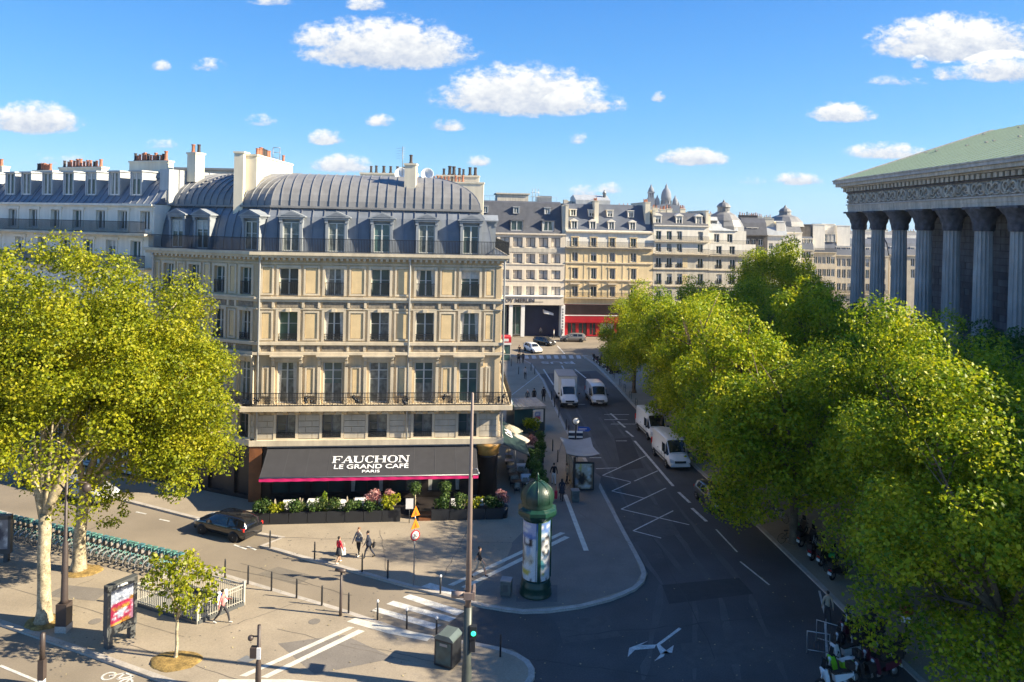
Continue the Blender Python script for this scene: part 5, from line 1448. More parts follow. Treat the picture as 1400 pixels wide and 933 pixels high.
def leaf_mesh(name, clumps, m, leaf=.2, seed=1, per=None, up=.35):
    """many small bent leaves spread through the clumps: (centre, radii, count)"""
    rg = np.random.default_rng(seed)
    P_, N_ = [], []
    for (c, r, n) in clumps:
        d = rg.normal(size=(n, 3)); d /= np.linalg.norm(d, axis=1)[:, None]
        rad = rg.uniform(.25, 1.0, n) ** .45
        rad *= 1 + .18 * np.sin(d[:, 0] * 5 + seed) * np.cos(d[:, 1] * 6) + rg.normal(0, .07, n)
        P_.append(np.array(c) + d * rad[:, None] * np.array(r)); N_.append(d)
    Pn = np.concatenate(P_); Nn = np.concatenate(N_); n = len(Pn)
    nn = Nn * .55 + rg.normal(size=(n, 3)) * .55 + np.array([0, 0, up]); nn /= np.linalg.norm(nn, axis=1)[:, None]
    t = np.cross(nn, rg.normal(size=(n, 3))); t /= np.linalg.norm(t, axis=1)[:, None]
    b = np.cross(nn, t)
    s = leaf * rg.uniform(.55, 1.25, n)[:, None]
    v = np.empty((n, 4, 3))
    v[:, 0] = Pn - t * s * .6; v[:, 1] = Pn + b * s * .42 + nn * s * .16; v[:, 2] = Pn + t * s * .6 - nn * s * .08; v[:, 3] = Pn - b * s * .42 + nn * s * .16
    me = bpy.data.meshes.new(name)
    me.vertices.add(4 * n); me.vertices.foreach_set('co', v.ravel())
    me.loops.add(4 * n); me.loops.foreach_set('vertex_index', np.arange(4 * n, dtype=np.int32))
    me.polygons.add(n); me.polygons.foreach_set('loop_start', np.arange(0, 4 * n, 4, dtype=np.int32)); me.polygons.foreach_set('loop_total', np.full(n, 4, dtype=np.int32))
    me.materials.append(m); me.update(calc_edges=True); me.validate()
    return me

def crown_clumps(c, rad, n, seed, cr=.26, dens=1.0, lo=-.55, fill=.35):
    """clump centres over an ellipsoid with bumps and gaps"""
    rg = random.Random(seed); out = []
    area = 4 * PI * (sum(rad) / 3) ** 2
    k = 0
    while k < n:
        d = Vector((rg.gauss(0, 1), rg.gauss(0, 1), rg.gauss(0, 1))).normalized()
        if d.z < lo: continue
        f = rg.uniform(.62, 1.0) if rg.random() > fill else rg.uniform(.2, .6)
        f *= 1 + .12 * math.sin(3 * d.x + seed) + .10 * math.cos(4 * d.y + 2 * d.z + seed)
        p = Vector((c[0] + d.x * rad[0] * f, c[1] + d.y * rad[1] * f, c[2] + d.z * rad[2] * f))
        r = cr * (sum(rad) / 3) * rg.uniform(.6, 1.25)
        out.append((p, (r * 1.1, r * 1.1, r * .85), int(dens * 90 * (r / 1.0) ** 2) + 12)); k += 1
    return out

def trunk_mesh(name, m, h, r0, limbs, lean=(0, 0), seed=0, n=9):
    rg = random.Random(seed); q = MB()
    top = Vector((lean[0], lean[1], h))
    pts = [Vector((lean[0] * f ** 1.5 + rg.uniform(-.06, .06) * (f > .05), lean[1] * f ** 1.5, h * f)) for f in (0, .04, .12, .35, .6, .82, 1)]
    q.tube(pts, [r0 * 1.55, r0 * 1.25, r0 * 1.05, r0 * .95, r0 * .9, r0 * .92, r0 * .85], n)
    for (tip, r) in limbs:
        tip = Vector(tip); mid = top.lerp(tip, .45) + Vector((rg.uniform(-.3, .3), rg.uniform(-.3, .3), (tip - top).length * .10))
        q.tube([top - Vector((0, 0, .35)), top.lerp(mid, .5), mid, mid.lerp(tip, .55) + Vector((rg.uniform(-.2, .2), rg.uniform(-.2, .2), .1)), tip], [r, r * .85, r * .62, r * .4, r * .12], 7)
        for s in range(3):
            a = mid.lerp(tip, rg.uniform(.1, .8)); e = a + Vector((rg.uniform(-1, 1), rg.uniform(-1, 1), rg.uniform(.1, 1))).normalized() * (tip - top).length * .35
            q.tube([a, a.lerp(e, .5) + Vector((0, 0, .1)), e], [r * .32, r * .22, r * .05], 5)
    return q.mesh(name, m)

def tree(name, label, x, y, z0, crown, limbs_n, h, r0, m, fm, seed, leaf=.2, cr=.26, ncl=60, dens=1.0, lean=(0, 0), extra=(), group=None, lo=-.55, fill=.35, tips=None, cat='tree'):
    """crown = (centre, radii) relative to the foot"""
    t = thing(name, label, cat, (x, y, z0), 0, group)
    cl = crown_clumps(crown[0], crown[1], ncl, seed, cr, dens, lo, fill)
    for (c, rad, n, s) in extra: cl += crown_clumps(c, rad, n, seed + s, cr * 1.0, dens, -1, fill)
    inst(leaf_mesh('crown', cl, fm, leaf, seed), 'crown', t)
    rg = random.Random(seed + 5)
    tl = list(tips) if tips else []
    for c in rg.sample(cl, min(limbs_n, len(cl))): tl.append((c[0], r0 * rg.uniform(.3, .5)))
    inst(trunk_mesh('trunk', m, h, r0, tl, lean, seed), 'trunk', t)
    return t

zp = Z_PAVE
# the two big yellowing plane trees on the left
x, y = G(60, 851, zp)
tree('plane_tree', 'nearest big yellowing plane tree on the left, pale forked trunk by the brown lamp post', x, y, zp, ((-.6, 1.6, 12.2), (6.2, 5.6, 6.7)), 7, 5.6, .33, M_bark, F_plane, 21, .155, .20, 185, 3.8, (-.1, 0),
     tips=[((-1.9, .4, 9.6), .24), ((2.3, .3, 9.6), .26), ((-.6, .5, 10.5), .2), ((1.2, 1.0, 12), .18)], lo=-.62)
x, y = G(107, 780, zp)
tree('plane_tree', 'second big yellowing plane tree on the left, brown trunk behind the parked bicycles', x, y, zp, ((3.1, -.6, 10.4), (6.6, 5.0, 6.8)), 8, 5.0, .36, M_bark, F_plane, 33, .155, .195, 205, 3.8, (.2, .1),
     extra=[((6.3, -1.5, 8.2), (3.6, 3, 3.0), 34, 2), ((3.6, -2.2, 4.9), (2.4, 1.6, 1.7), 14, 4), ((7.0, -.8, 12.8), (2.2, 2, 1.6), 14, 5)],
     tips=[((3.6, -.6, 6.2), .16), ((1.2, .2, 9), .24), ((-1.2, .2, 9), .2)], lo=-.7)
# a third crown whose edge enters on the far left, and its sparse top
x, y = G(-95, 800, zp)
tree('plane_tree', 'plane tree whose crown enters at the left picture edge behind the advertising panel', x, y, zp, ((0, 1.5, 12.5), (5.2, 4.5, 5.4)), 5, 5.5, .4, M_bark, F_plane, 47, .23, .22, 100, 1.3)
# the young tree with a thin stem in its mulch oval
x, y = G(240, 901, zp)
tree('young_plane_tree', 'slim young tree with a thin pale stem in an oval of dry mulch', x, y, zp, ((.15, .1, 3.75), (1.75, 1.5, 1.75)), 10, 2.1, .075, M_bark, F_green if False else F_plane, 5, .17, .24, 46, 1.6, fill=.3, lo=-.9,
     extra=[((-1.0, .2, 4.2), (.9, .8, .7), 7, 1)])
def mulch(px, py, rx, ry, sh=1):
    x, y = G(px, py, zp); q = MB(); k = 28
    pr = [(1.0, .0), (.93, .05), (.7, .07), (.35, .08), (0, .085)]
    vs = []
    for j, (f, z) in enumerate(pr[:-1]):
        for i in range(k):
            a = 2 * PI * i / k; w = 1 + .04 * math.sin(3 * a + j) + .03 * math.sin(7 * a + 2 * j) + random.uniform(-.02, .02)
            vs.append((rx * f * w * math.cos(a), ry * f * w * math.sin(a), z + .008 + (random.uniform(-.012, .012) if j else 0)))
    vs.append((0, 0, .09))
    fs = [(j * k + i, j * k + (i + 1) % k, (j + 1) * k + (i + 1) % k, (j + 1) * k + i) for j in range(3) for i in range(k)] + [(3 * k + i, 3 * k + (i + 1) % k, 4 * k) for i in range(k)]
    q.add(vs, fs, 0, True)
    tag(q.build('mulch', M_soil, None, (x, y, zp)), 'x', None); o = COL.objects[-1]
    return o
for (a, b_, rx, ry, s) in ((240, 904, 1.2, .85, 1), (62, 851, 1.0, .8, 1), (112, 781, 1.15, .85, 1)):
    o = mulch(a, b_, rx, ry); del o['label']; tag(o, kind='structure')
# ---- the belt of planes on the right, row by row
protos = []
for s, (rad, ncl, h) in enumerate([((4.9, 4.7, 5.3), 120, 4.8), ((5.2, 5.0, 5.0), 125, 4.6), ((4.5, 4.8, 5.6), 115, 5.0)]):
    cl = crown_clumps((-.6, 0, 8.9), (rad[0] * 1.1, rad[1] * 1.0, rad[2] * 1.16), ncl - 42, 70 + s, .275, 2.6, -.92, .14)
    lm = leaf_mesh('crown', cl, F_green, .195, 70 + s)
    rg = random.Random(s); tl = [(c[0], .17) for c in rg.sample(cl, 9)]
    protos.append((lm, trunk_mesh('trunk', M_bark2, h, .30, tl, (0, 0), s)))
cl = crown_clumps((-.4, 0, 8.8), (5.5, 5.2, 6.4), 96, 91, .265, 3.3, -.92, .14)
near_crown = (leaf_mesh('crown', cl, F_green, .17, 91), protos[0][1])
rs_ = random.Random(8)
HANG = {58.5: (.5, -1.6, -1.3), 50.5: (-.9, 0, -1.5), 68.5: (1.0, -.6, .7), 77.0: (.9, 0, .6)}      # crowns that droop towards the street
def row_tree(px_or_x, y, scale, k, label, rot, group='plane trees along the east pavement', sz=1.0):
    t = thing('plane_tree', label, 'tree', (px_or_x - (.9 if px_or_x < 25 else 0), y, zp), rot * .16 - .4, group)
    lm, tm = near_crown if k == 'near' else protos[k]
    sz *= rs_.uniform(.93, 1.07); inst(lm, 'crown', t, HANG.get(y, (0, 0, 0)), 0, (scale, scale, scale * sz)); inst(tm, 'trunk', t, (0, 0, 0), 0, (scale, scale, scale * sz))
    return t
TL = [
    (22.6, 32.6, 1.0, 'near', 'nearest green plane tree at the lower right, trunk rising by the round red sign', 0.4, .95),
    (24.6, 41.5, 1.0, 'near', 'green plane tree overhanging the bicycles parked on the east pavement', 2.0, .97),
    (20.2, 50.5, 1.0, 0, 'green plane tree overhanging the street just beyond the parked bicycles', 3.9, 1.0),
    (18.2, 58.5, 1.0, 1, 'green plane tree leaning over the parked dark car', 5.1, 1.0),
    (18.7, 68.5, 1.0, 2, 'green plane tree beside the nearer parked white van', .9, 1.0),
    (18.6, 77.0, .97, 0, 'green plane tree behind the farther parked white van', 2.7, 1.0),
    (18.1, 86.0, .88, 1, 'smaller plane tree above the pavement rail before the motorcycles', 4.4, 1.0),
    (16.8, 95.5, .80, 2, 'plane tree nearest the parked motorcycles at the far crossing', 1.1, 1.05),
    (30.0, 36.0, 1.0, 1, 'inner plane tree filling the lower right picture edge', 1.5, .98),
    (29.5, 46.0, 1.02, 2, 'inner plane tree in front of the nearest temple columns', 3.0, .95),
    (29.0, 56.5, 1.03, 0, 'inner plane tree below the middle temple columns', 4.6, .98),
    (28.5, 67.0, 1.02, 1, 'bright topped inner plane tree below the far temple columns', .2, 1.04),
    (28.2, 78.0, 1.0, 2, 'inner plane tree behind the middle of the pavement row', 5.6, 1.0),
    (27.5, 89.5, .97, 0, 'inner plane tree near the far end of the belt', 2.2, 1.02),
    (26.5, 100.5, .93, 1, 'last inner plane tree before the sunny far square', 3.3, 1.05),
    (38.0, 78.0, .74, 0, 'sunlit plane tree standing close before the third temple column', 1.9, 1.0),
    (37.0, 92.0, .80, 1, 'plane tree standing before the temple corner', .6, 1.0),
    (36.0, 104.0, .88, 2, 'plane tree between the temple corner and the far houses', 4.1, 1.03),
]
for (x, y, s, k, lb, rt, sz) in TL: row_tree(x, y, s, k, lb, rt, sz=sz)
# tall trees beyond the temple corner
for (px, y, s, k, lb, rt, sz) in ((1068, 122, 1.22, 0, 'tall green tree on the left of the pair rising against the far houses', 1.0, 1.08), (1104, 116, 1.0, 1, 'lower yellow green tree on the right of the pair by the far houses', 2.5, 1.0)):
    row_tree((px - 700) / FPX * y, y, s, k, lb, rt, 'tall trees by the far houses', sz)
# dark shaded trees at the foot of the temple
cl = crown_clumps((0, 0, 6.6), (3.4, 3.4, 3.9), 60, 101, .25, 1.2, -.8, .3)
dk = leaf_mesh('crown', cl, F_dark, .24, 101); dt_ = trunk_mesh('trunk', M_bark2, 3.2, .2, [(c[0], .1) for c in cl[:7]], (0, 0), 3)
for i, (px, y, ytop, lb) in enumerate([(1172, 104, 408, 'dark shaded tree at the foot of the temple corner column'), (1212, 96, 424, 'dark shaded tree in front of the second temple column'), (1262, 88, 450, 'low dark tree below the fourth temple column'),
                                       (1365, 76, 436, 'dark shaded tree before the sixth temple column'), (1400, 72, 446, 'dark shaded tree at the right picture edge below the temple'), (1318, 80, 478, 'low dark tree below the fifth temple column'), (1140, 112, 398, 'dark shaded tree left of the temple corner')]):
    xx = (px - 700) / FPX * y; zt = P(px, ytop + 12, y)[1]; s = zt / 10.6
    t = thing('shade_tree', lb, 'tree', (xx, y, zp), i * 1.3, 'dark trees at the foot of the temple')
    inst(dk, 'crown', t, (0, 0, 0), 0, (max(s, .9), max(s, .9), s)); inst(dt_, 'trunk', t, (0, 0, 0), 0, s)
# the small bushy tree beside the vans
x, y = G(905, 602, zp)
tree('small_tree', 'small bushy green tree half hiding the farther parked van', x, y + .5, zp, ((0, 0, 3.4), (1.7, 1.7, 1.7)), 6, 2.0, .09, M_bark2, F_dark if False else F_green, 14, .22, .3, 26, 1.3, lo=-.9)
# ------------------------------------------------------------------ street furniture and the terrace
PAL = {}
def pal(c):
    if c not in PAL: PAL[c] = mat('print_' + '_'.join(str(int(x * 100)) for x in c), c, .45, var=0, spec=.4)
    return PAL[c]
def print_grid(w, h, rows, key, curve=None, name='poster', up=4, mt=None):
    """flat print: a picture held in a colour attribute; origin at the bottom centre, facing -y"""
    g = np.array([[key[ch] for ch in rw] for rw in rows], float)
    n0, m0 = g.shape[:2]; n, m = n0 * up, m0 * up
    rg = np.random.default_rng(n * 7 + m)
    mb = MB()
    for j in range(n + 1):
        for i in range(m + 1):
            x = (i / m - .5) * w; z = (1 - j / n) * h
            if curve: a = x / curve; mb.v.append((curve * math.sin(a), -curve * math.cos(a), z))
            else: mb.v.append((x, 0, z))
    mb.add([], [])
    for j in range(n):
        for i in range(m):
            a = j * (m + 1) + i; mb.f.append((a + m + 1, a + m + 2, a + 1, a)); mb.m.append(0); mb.s.append(bool(curve))
    me = mb.mesh(name, mt or M_print)
    cols = np.empty(((n + 1) * (m + 1), 4)); cols[:, 3] = 1
    for j in range(n + 1):
        for i in range(m + 1):
            v, u = j / up - .5 + rg.normal(0, .16), i / up - .5 + rg.normal(0, .16)
            v, u = min(max(v, 0), n0 - 1), min(max(u, 0), m0 - 1)
            a, b_ = int(v), int(u); c, d = min(a + 1, n0 - 1), min(b_ + 1, m0 - 1); fv, fu = v - a, u - b_
            cols[j * (m + 1) + i, :3] = .85 * (g[a, b_] * (1 - fv) * (1 - fu) + g[c, b_] * fv * (1 - fu) + g[a, d] * (1 - fv) * fu + g[c, d] * fv * fu) * rg.uniform(.85, 1.1)
    at = me.color_attributes.new('print', 'FLOAT_COLOR', 'POINT'); at.data.foreach_set('color', cols.ravel())
    return me
M_print = mat('printed_poster', (.5, .5, .5), .4, var=0, spec=.4)
_n = M_print.node_tree.nodes.new('ShaderNodeAttribute'); _n.attribute_name = 'print'
M_print.node_tree.links.new(_n.outputs['Color'], M_print.node_tree.nodes['Principled BSDF'].inputs['Base Color'])
M_lit = M_print.copy(); M_lit.name = 'backlit_poster'
_p = M_lit.node_tree.nodes['Principled BSDF']; _a = [q for q in M_lit.node_tree.nodes if q.type == 'ATTRIBUTE'][0]
M_lit.node_tree.links.new(_a.outputs['Color'], _p.inputs['Emission Color']); _p.inputs['Emission Strength'].default_value = .35
KEY = {'l': (.42, .44, .62), 'w': (.75, .75, .74), 'b': (.12, .22, .50), 'k': (.02, .02, .025), 'g': (.30, .30, .32), 'o': (.62, .26, .04), 'r': (.62, .03, .09), 'y': (.62, .50, .08), 'n': (.20, .13, .08),
       't': (.08, .30, .36), 's': (.30, .45, .62), 'p': (.70, .30, .36), 'c': (.62, .55, .42), 'd': (.09, .10, .13), 'e': (.05, .25, .14)}
# ---- the advertising column
cx, cy = G(732, 811, zp)
mc = thing('advertising_column', 'dark green round advertising column with ribbed dome and posters', 'advertising column', (cx, cy, zp))
MB().lathe([(.90, 0), (.92, .08), (.88, .14), (.86, .5), (.88, .56), (.84, .62), (.82, .85), (.80, .9)], 32).build('plinth', M_dgreen, mc)
MB().lathe([(.755, .9), (.755, 4.3)], 32).build('drum', M_dgreen, mc)
MB().lathe([(.80, 4.28), (.84, 4.36), (1.0, 4.46), (1.14, 4.62), (1.16, 4.68), (1.16, 4.86), (1.1, 4.9), (1.02, 4.92), (.9, 5.0)], 8, smooth=False, a0=PI / 8).build('cornice', M_dgreen, mc)
dome = MB(); nseg = 48; vs = []; fs = []
prof = [(.86, 5.0), (.88, 5.1), (.86, 5.16), (.90, 5.28), (.92, 5.5), (.88, 5.75), (.76, 6.0), (.56, 6.2), (.30, 6.33), (.12, 6.38), (.05, 6.4)]
for r, z_ in prof:
    for k in range(nseg):
        a = 2 * PI * k / nseg; rr = r * (1 + (.03 if k % 6 == 0 else .0) * (z_ > 5.2)) * (1 - .012 * (k % 2) * (z_ > 5.2))
        vs.append((rr * math.cos(a), rr * math.sin(a), z_))
fs = [(i * nseg + k, i * nseg + (k + 1) % nseg, (i + 1) * nseg + (k + 1) % nseg, (i + 1) * nseg + k) for i in range(len(prof) - 1) for k in range(nseg)]
dome.add(vs, fs, 0, True).build('dome', mat('scaled_green_metal', (.008, .034, .022), .42, var=.25, scale=9, spec=.6, bump=.5, bscale=14), mc)
for k in range(8):
    a = 2 * PI * k / 8
    MB().tube([((r_ + .012) * math.cos(a), (r_ + .012) * math.sin(a), z_) for r_, z_ in prof[3:-1]], .03, 5).build('dome_rib', M_dgreen, mc)
MB().lathe([(.12, 6.38), (.07, 6.45), (.13, 6.52), (.05, 6.6), (.09, 6.68), (.02, 6.85)], 10).build('finial', M_dgreen, mc)
aim = math.atan2(-cx, cy)       # turn so that -y looks at the balcony
for k, off in enumerate((-48, 46, 168)):
    rows_ = (["llllllllllll", "lwwwlwwwwlll", "llllllllllll", "lwwwwwwlllll", "lllbbbbbbbll", "bbbbbbbbbbbb", "wwwlkwwwkkww", "wcclkwwwkkww", "wcclkkkkkkww", "wcncwwssswww", "gnnnwwssswww", "gnncgwssswww", "gnncgcssccww", "gnnncccccccw", "gnnnnccccncw", "wnnnwcwwccww", "wnnnwwwwwwww", "wwwwwwwwwwww", "wyyyyyyyywww", "wwyyyyyywwww", "wwwwwwwwwwww", "wkkwwwwwwkww"],
             ["bbbbbbbbbbbb", "bbwwbbwwwbbb", "bbbbbbbbbbbb", "sssssbbbssss", "swwwwwwsssss", "ssssskkkksss", "ssskkwwwkkss", "sskwwwwwwkss", "sskwwkkwwkss", "sskwwwwwwkss", "wsskkwwkksww", "wwsskkkksswg", "wwwwssswwggg", "wwttwwwwgggg", "wwtttwwggggk", "wwttttwgggkk", "wwwttwwwgggw", "wwwwwwwwwwww", "wwwyywwwwwww", "wwwwwwwwwwww", "wkkwwwkwwwww"],
             ["cccccccccccc", "cwwwcwwwcccc", "cccccccccccc", "nnnnnnnnnnnn", "nnrrrrnnnnnn", "nrrrrrrnnnnn", "nnrrrrnnnnnn", "nnnnnnnnnnnn", "wwwwwwwwwwww", "wkkkkwwwwwww"])[k]
    inst(print_grid(1.24, 3.25, rows_, KEY, .768), 'poster', mc, (0, 0, .98), aim * 1 + R(off))
    a = aim + R(off) + R(60) - PI / 2
    MB().box(-.09, .09, -.13, .13, .9, 4.3).build('pillar', M_dgreen, mc, (.74 * math.cos(a), .74 * math.sin(a), 0), a + PI / 2)
# ---- tall mast with the pedestrian signal
x, y = G(637.5, 944, zp)
mast = thing('lamp_mast', 'tall slender pinkish brown mast rising in front of the awning', 'lamp post', (x, y, zp))
MB().lathe([(.27, 0), (.27, .12), (.23, .2), (.22, 1.1), (.19, 1.2), (.185, 3.75)], 12).build('base', mat('grey_green_paint', (.055, .065, .058), .45, var=.15), mast)
MB().lathe([(.135, 3.75), (.11, 8), (.085, 10.0), (.075, 10.02), (.065, 13.3), (.02, 13.35)], 12).build('pole', mat('pinkish_brown_paint', (.22, .165, .14), .45, var=.12, streak=.1), mast)
q = MB().tube([(-.75, -.05, 4.3), (-.15, -.05, 4.32)], .16, 10).box(-.2, .2, -.24, .2, 4.15, 4.45).box(.2, .3, -.2, .6, 4.1, 4.5); q.build('bracket', mat('pinkish_brown_paint', (.22, .165, .14)), mast)
q = MB().tube([(.08, 0, 9.9), (.28, -.05, 9.95), (.34, -.05, 9.8)], .03, 6).ball((.34, -.05, 9.75), .06); q.build('side_lamp', M_grey, mast)
sg = MB().box(.10, .42, -.32, -.02, 2.45, 3.0).box(.12, .36, -.26, -.05, 1.85, 2.4); so = sg.build('signal_box', M_iron, mast)
MB().lathe([(.11, 0), (.11, .02)], 10, M=Matrix.Translation((.28, -.325, 2.72)) @ Matrix.Rotation(R(90), 4, 'X')).build('green_light', mat('green_signal', (.02, .55, .25), .3, var=0, emit=1.6), mast)
# ---- posts and lamps
x, y = G(87, 862, zp)
lp = thing('street_lamp', 'brown street lamp with a thick square foot beside the nearest plane tree', 'street lamp', (x, y, zp))
MB().box(-.29, .29, -.29, .29, 0, .32).build('foot', M_kerb, lp); MB().box(-.27, .27, -.27, .27, .322, 1.4).build('pedestal', M_brown, lp)
MB().lathe([(.21, 1.4), (.17, 1.6), (.13, 4.4), (.085, 4.5), (.07, 9.0)], 10).build('pole', M_brown, lp)
for s in (-1, 1):
    MB().tube([(0, 0, 7.0), (s * .5, 0, 7.5), (s * 1.0, 0, 7.45)], .04, 6).build('arm', M_brown, lp); MB().lathe([(.05, 0), (.22, -.12), (.2, -.4), (.05, -.45)], 10, c=(s * 1.0, 0, 7.45)).build('lantern', M_brown, lp)
x, y = G(57, 938, 0)
lp = thing('brown_post', 'short brown tapered post with white foot in the lower left corner', 'post', (x, y, 0))
MB().lathe([(.16, 0), (.16, .3)], 8).build('foot', M_white, lp); MB().box(-.13, .13, -.13, .13, .3, 1.2).lathe([(.12, 1.2), (.11, 2.35), (.0, 2.4)], 8).build('shaft', M_brown, lp)
x, y = G(465.5, 842, zp)
lp = thing('low_lamp_post', 'lone dark low lamp post with a small horizontal head by the parking rail', 'lamp post', (x, y, zp))
MB().lathe([(.085, 0), (.075, .5), (.06, 2.3)], 8).build('pole', M_brown, lp); MB().tube([(-.34, 0, 2.42), (.22, 0, 2.36)], [.06, .12], 8).build('head', M_brown, lp)
x, y = G(352.5, 946, zp)
lp = thing('camera_post', 'brown post with a small camera and a signal box at the bottom edge', 'post', (x, y, zp))
MB().lathe([(.14, 0), (.12, 1.3), (.09, 1.4), (.08, 2.95)], 8).build('pole', M_brown, lp)
MB().tube([(0, 0, 2.45), (-.32, 0, 2.45)], .035, 6).ball((-.36, -.02, 2.38), .13).build('camera_head', M_brown, lp); MB().box(-.34, -.06, -.16, .1, 1.55, 2.0).build('signal_box', M_brown, lp); MB().box(-.05, .12, -.14, -.08, 1.5, 2.0).build('sticker', M_white, lp)
# ---- bollards
BD = MB().lathe([(.05, 0), (.05, .95), (.036, 1.0), (.045, 1.04), (.02, 1.1)], 8).mesh('bollard', M_iron)
BS = MB().lathe([(.05, 0), (.05, .92)], 8).lathe([(.035, .92), (.07, .96), (.075, 1.0), (.05, 1.06), (.01, 1.08)], 8, m=1).mesh('bollard', [M_iron, M_grey if False else M_white])
def bollards(pts, me, cat, group, lab):
    for i, (px, py) in enumerate(pts):
        x, y = G(px, py, zp); o = inst(me, 'bollard', None, (x, y, zp), random.uniform(0, 1)); tag(o, lab(i), cat, group)
bollards([(307.5, 790), (339, 799), (371, 808), (405.4, 818), (440, 828), (476.5, 838.5)], BD, 'bollard', 'thin black bollards along the kerb by the parking rail', lambda i: f'{nth(i)} thin black bollard from the left along the kerb beyond the parking rail')
bollards([(516, 848), (556, 860), (596.6, 872)], BS, 'bollard', 'pale capped bollards before the zebra crossing', lambda i: f'pale capped bollard before the zebra crossing, {nth(i)} from the left')
bollards([(684, 898)], BD, 'bollard', None, lambda i: 'lone black bollard on the rounded kerb right of the tall mast')
bollards([(369, 749), (430, 765), (495, 782), (530, 791)], BD, 'bollard', 'thin black bollards along the cafe kerb', lambda i: f'{nth(i)} thin black bollard from the left on the sunny cafe kerb')
bollards([(602, 812)], BS, 'bollard', None, lambda i: 'pale capped bollard where the zebra crossing meets the cafe pavement')
bollards([(726, 507), (731, 512), (754, 547), (758, 557), (764, 571), (774, 588), (777.5, 596)], BD, 'bollard', 'bollards along the bus lane kerb', lambda i: f'{nth(i)} dark bollard counted from the far end of the bus lane kerb')
bollards([(755.5, 617), (762.5, 632)], BD, 'bollard', 'posts in the middle of the side pavement', lambda i: ('dark slim post on the side pavement behind the walking man', 'slim post on the side pavement nearest the bus shelter')[i])
bollards([(699, 501), (709, 512)], BD, 'bollard', 'posts by the far corner pavement', lambda i: ('left slim post on the far corner pavement by the walkers', 'slim post beside the man in pale grey on far pavement')[i])
for i, (px, py) in enumerate([(833, 517), (842, 528), (848, 535), (856, 545), (864, 556)]):
    x, y = G(px + 6, py, zp); t = thing('hoop_barrier', f'{nth(i)} low dark hoop barrier from the far end under the east trees', 'barrier', (x, y, zp), R(94), 'low hoop barriers under the trees')
    MB().tube([(-.45, 0, 0), (-.45, 0, .8), (-.4, 0, .86), (.4, 0, .86), (.45, 0, .8), (.45, 0, 0)], .03, 6).build('hoop', M_iron, t); MB().box(-.44, .44, -.012, .012, .45, .5).build('crossbar', M_iron, t)
# ---- advertising panels
a, b_ = Vector(G(146, 887, zp)), Vector(G(181, 870, zp))
f = Fr(a, b_); w = f.len + .22
ap = thing('advertising_panel', 'grey street advertising panel with a red and white poster by the young tree', 'advertising panel', (*((a + b_) / 2), zp), f.a)
M_apg = mat('panel_grey', (.085, .09, .09), .4, var=.08)
for s in (-1, 1): MB().box(s * (w / 2 - .18) - .13, s * (w / 2 - .18) + .13, -.16, .16, 0, .62).build('leg', M_apg, ap)
MB().box(-w / 2, w / 2, -.17, .17, .62, 1.0).box(-w / 2, -w / 2 + .17, -.17, .17, 1.002, 3.0).box(w / 2 - .17, w / 2, -.17, .17, 1.002, 3.0).box(-w / 2, w / 2, -.17, .17, 2.75, 3.05).box(-w / 2 + .17, w / 2 - .17, -.1, .16, 1.002, 2.748).build('case', M_apg, ap)
inst(print_grid(w - .36, 1.72, ["dddddddddddd", "dddddddddddd", "wwwwwwwwwwww", "wwwwwwwwwwww", "wwwwwgwwwwww", "wwwwggggwwww", "wwwwwwwwwwoo", "wrrrrrrrrroo", "rrrrrrrrrrrp", "roororoooorp", "rroooooooorp", "rrrrwwwwwrrp", "rrwwwwwwrrrp", "rrrrwwwrwwrp", "rwwrwwwrrrrp", "rrrrrrrrrrpp", "rrrrrroooopp", "ooooooooooop"], KEY, mt=M_lit), 'poster', ap, (0, -.107, 1.02))
inst(text_mesh('jcd', .0001, M_white) if False else MB().box(-.3, .25, -.175, -.17, 2.84, 2.93).mesh('header_mark', M_white), 'header_mark', ap)
x, y = G(0, 768, zp)
ap = thing('advertising_panel', 'grey advertising panel with a pale poster cut by the left picture edge', 'advertising panel', (x - .25, y, zp), R(8))
for s in (-1, 1): MB().box(s * .6 - .12, s * .6 + .12, -.15, .15, 0, .5).build('leg', M_apg, ap)
MB().box(-.85, .85, -.16, .16, .5, .75).box(-.85, -.7, -.16, .16, .752, 2.75).box(.7, .85, -.16, .16, .752, 2.75).box(-.85, .85, -.16, .16, 2.55, 2.8).box(-.7, .7, -.1, .15, .752, 2.548).build('case', M_apg, ap)
inst(print_grid(1.4, 1.78, ["gggggggggggg", "ggwgggwwwggg", "gwwgddddgggg", "gggddddddggw", "ggddddddddgg", "ggddddddddgg", "gggddddddgww", "wggggddggggw", "wwggggggggww", "gggwwwwwgggg"], KEY), 'poster', ap, (0, -.107, .762))
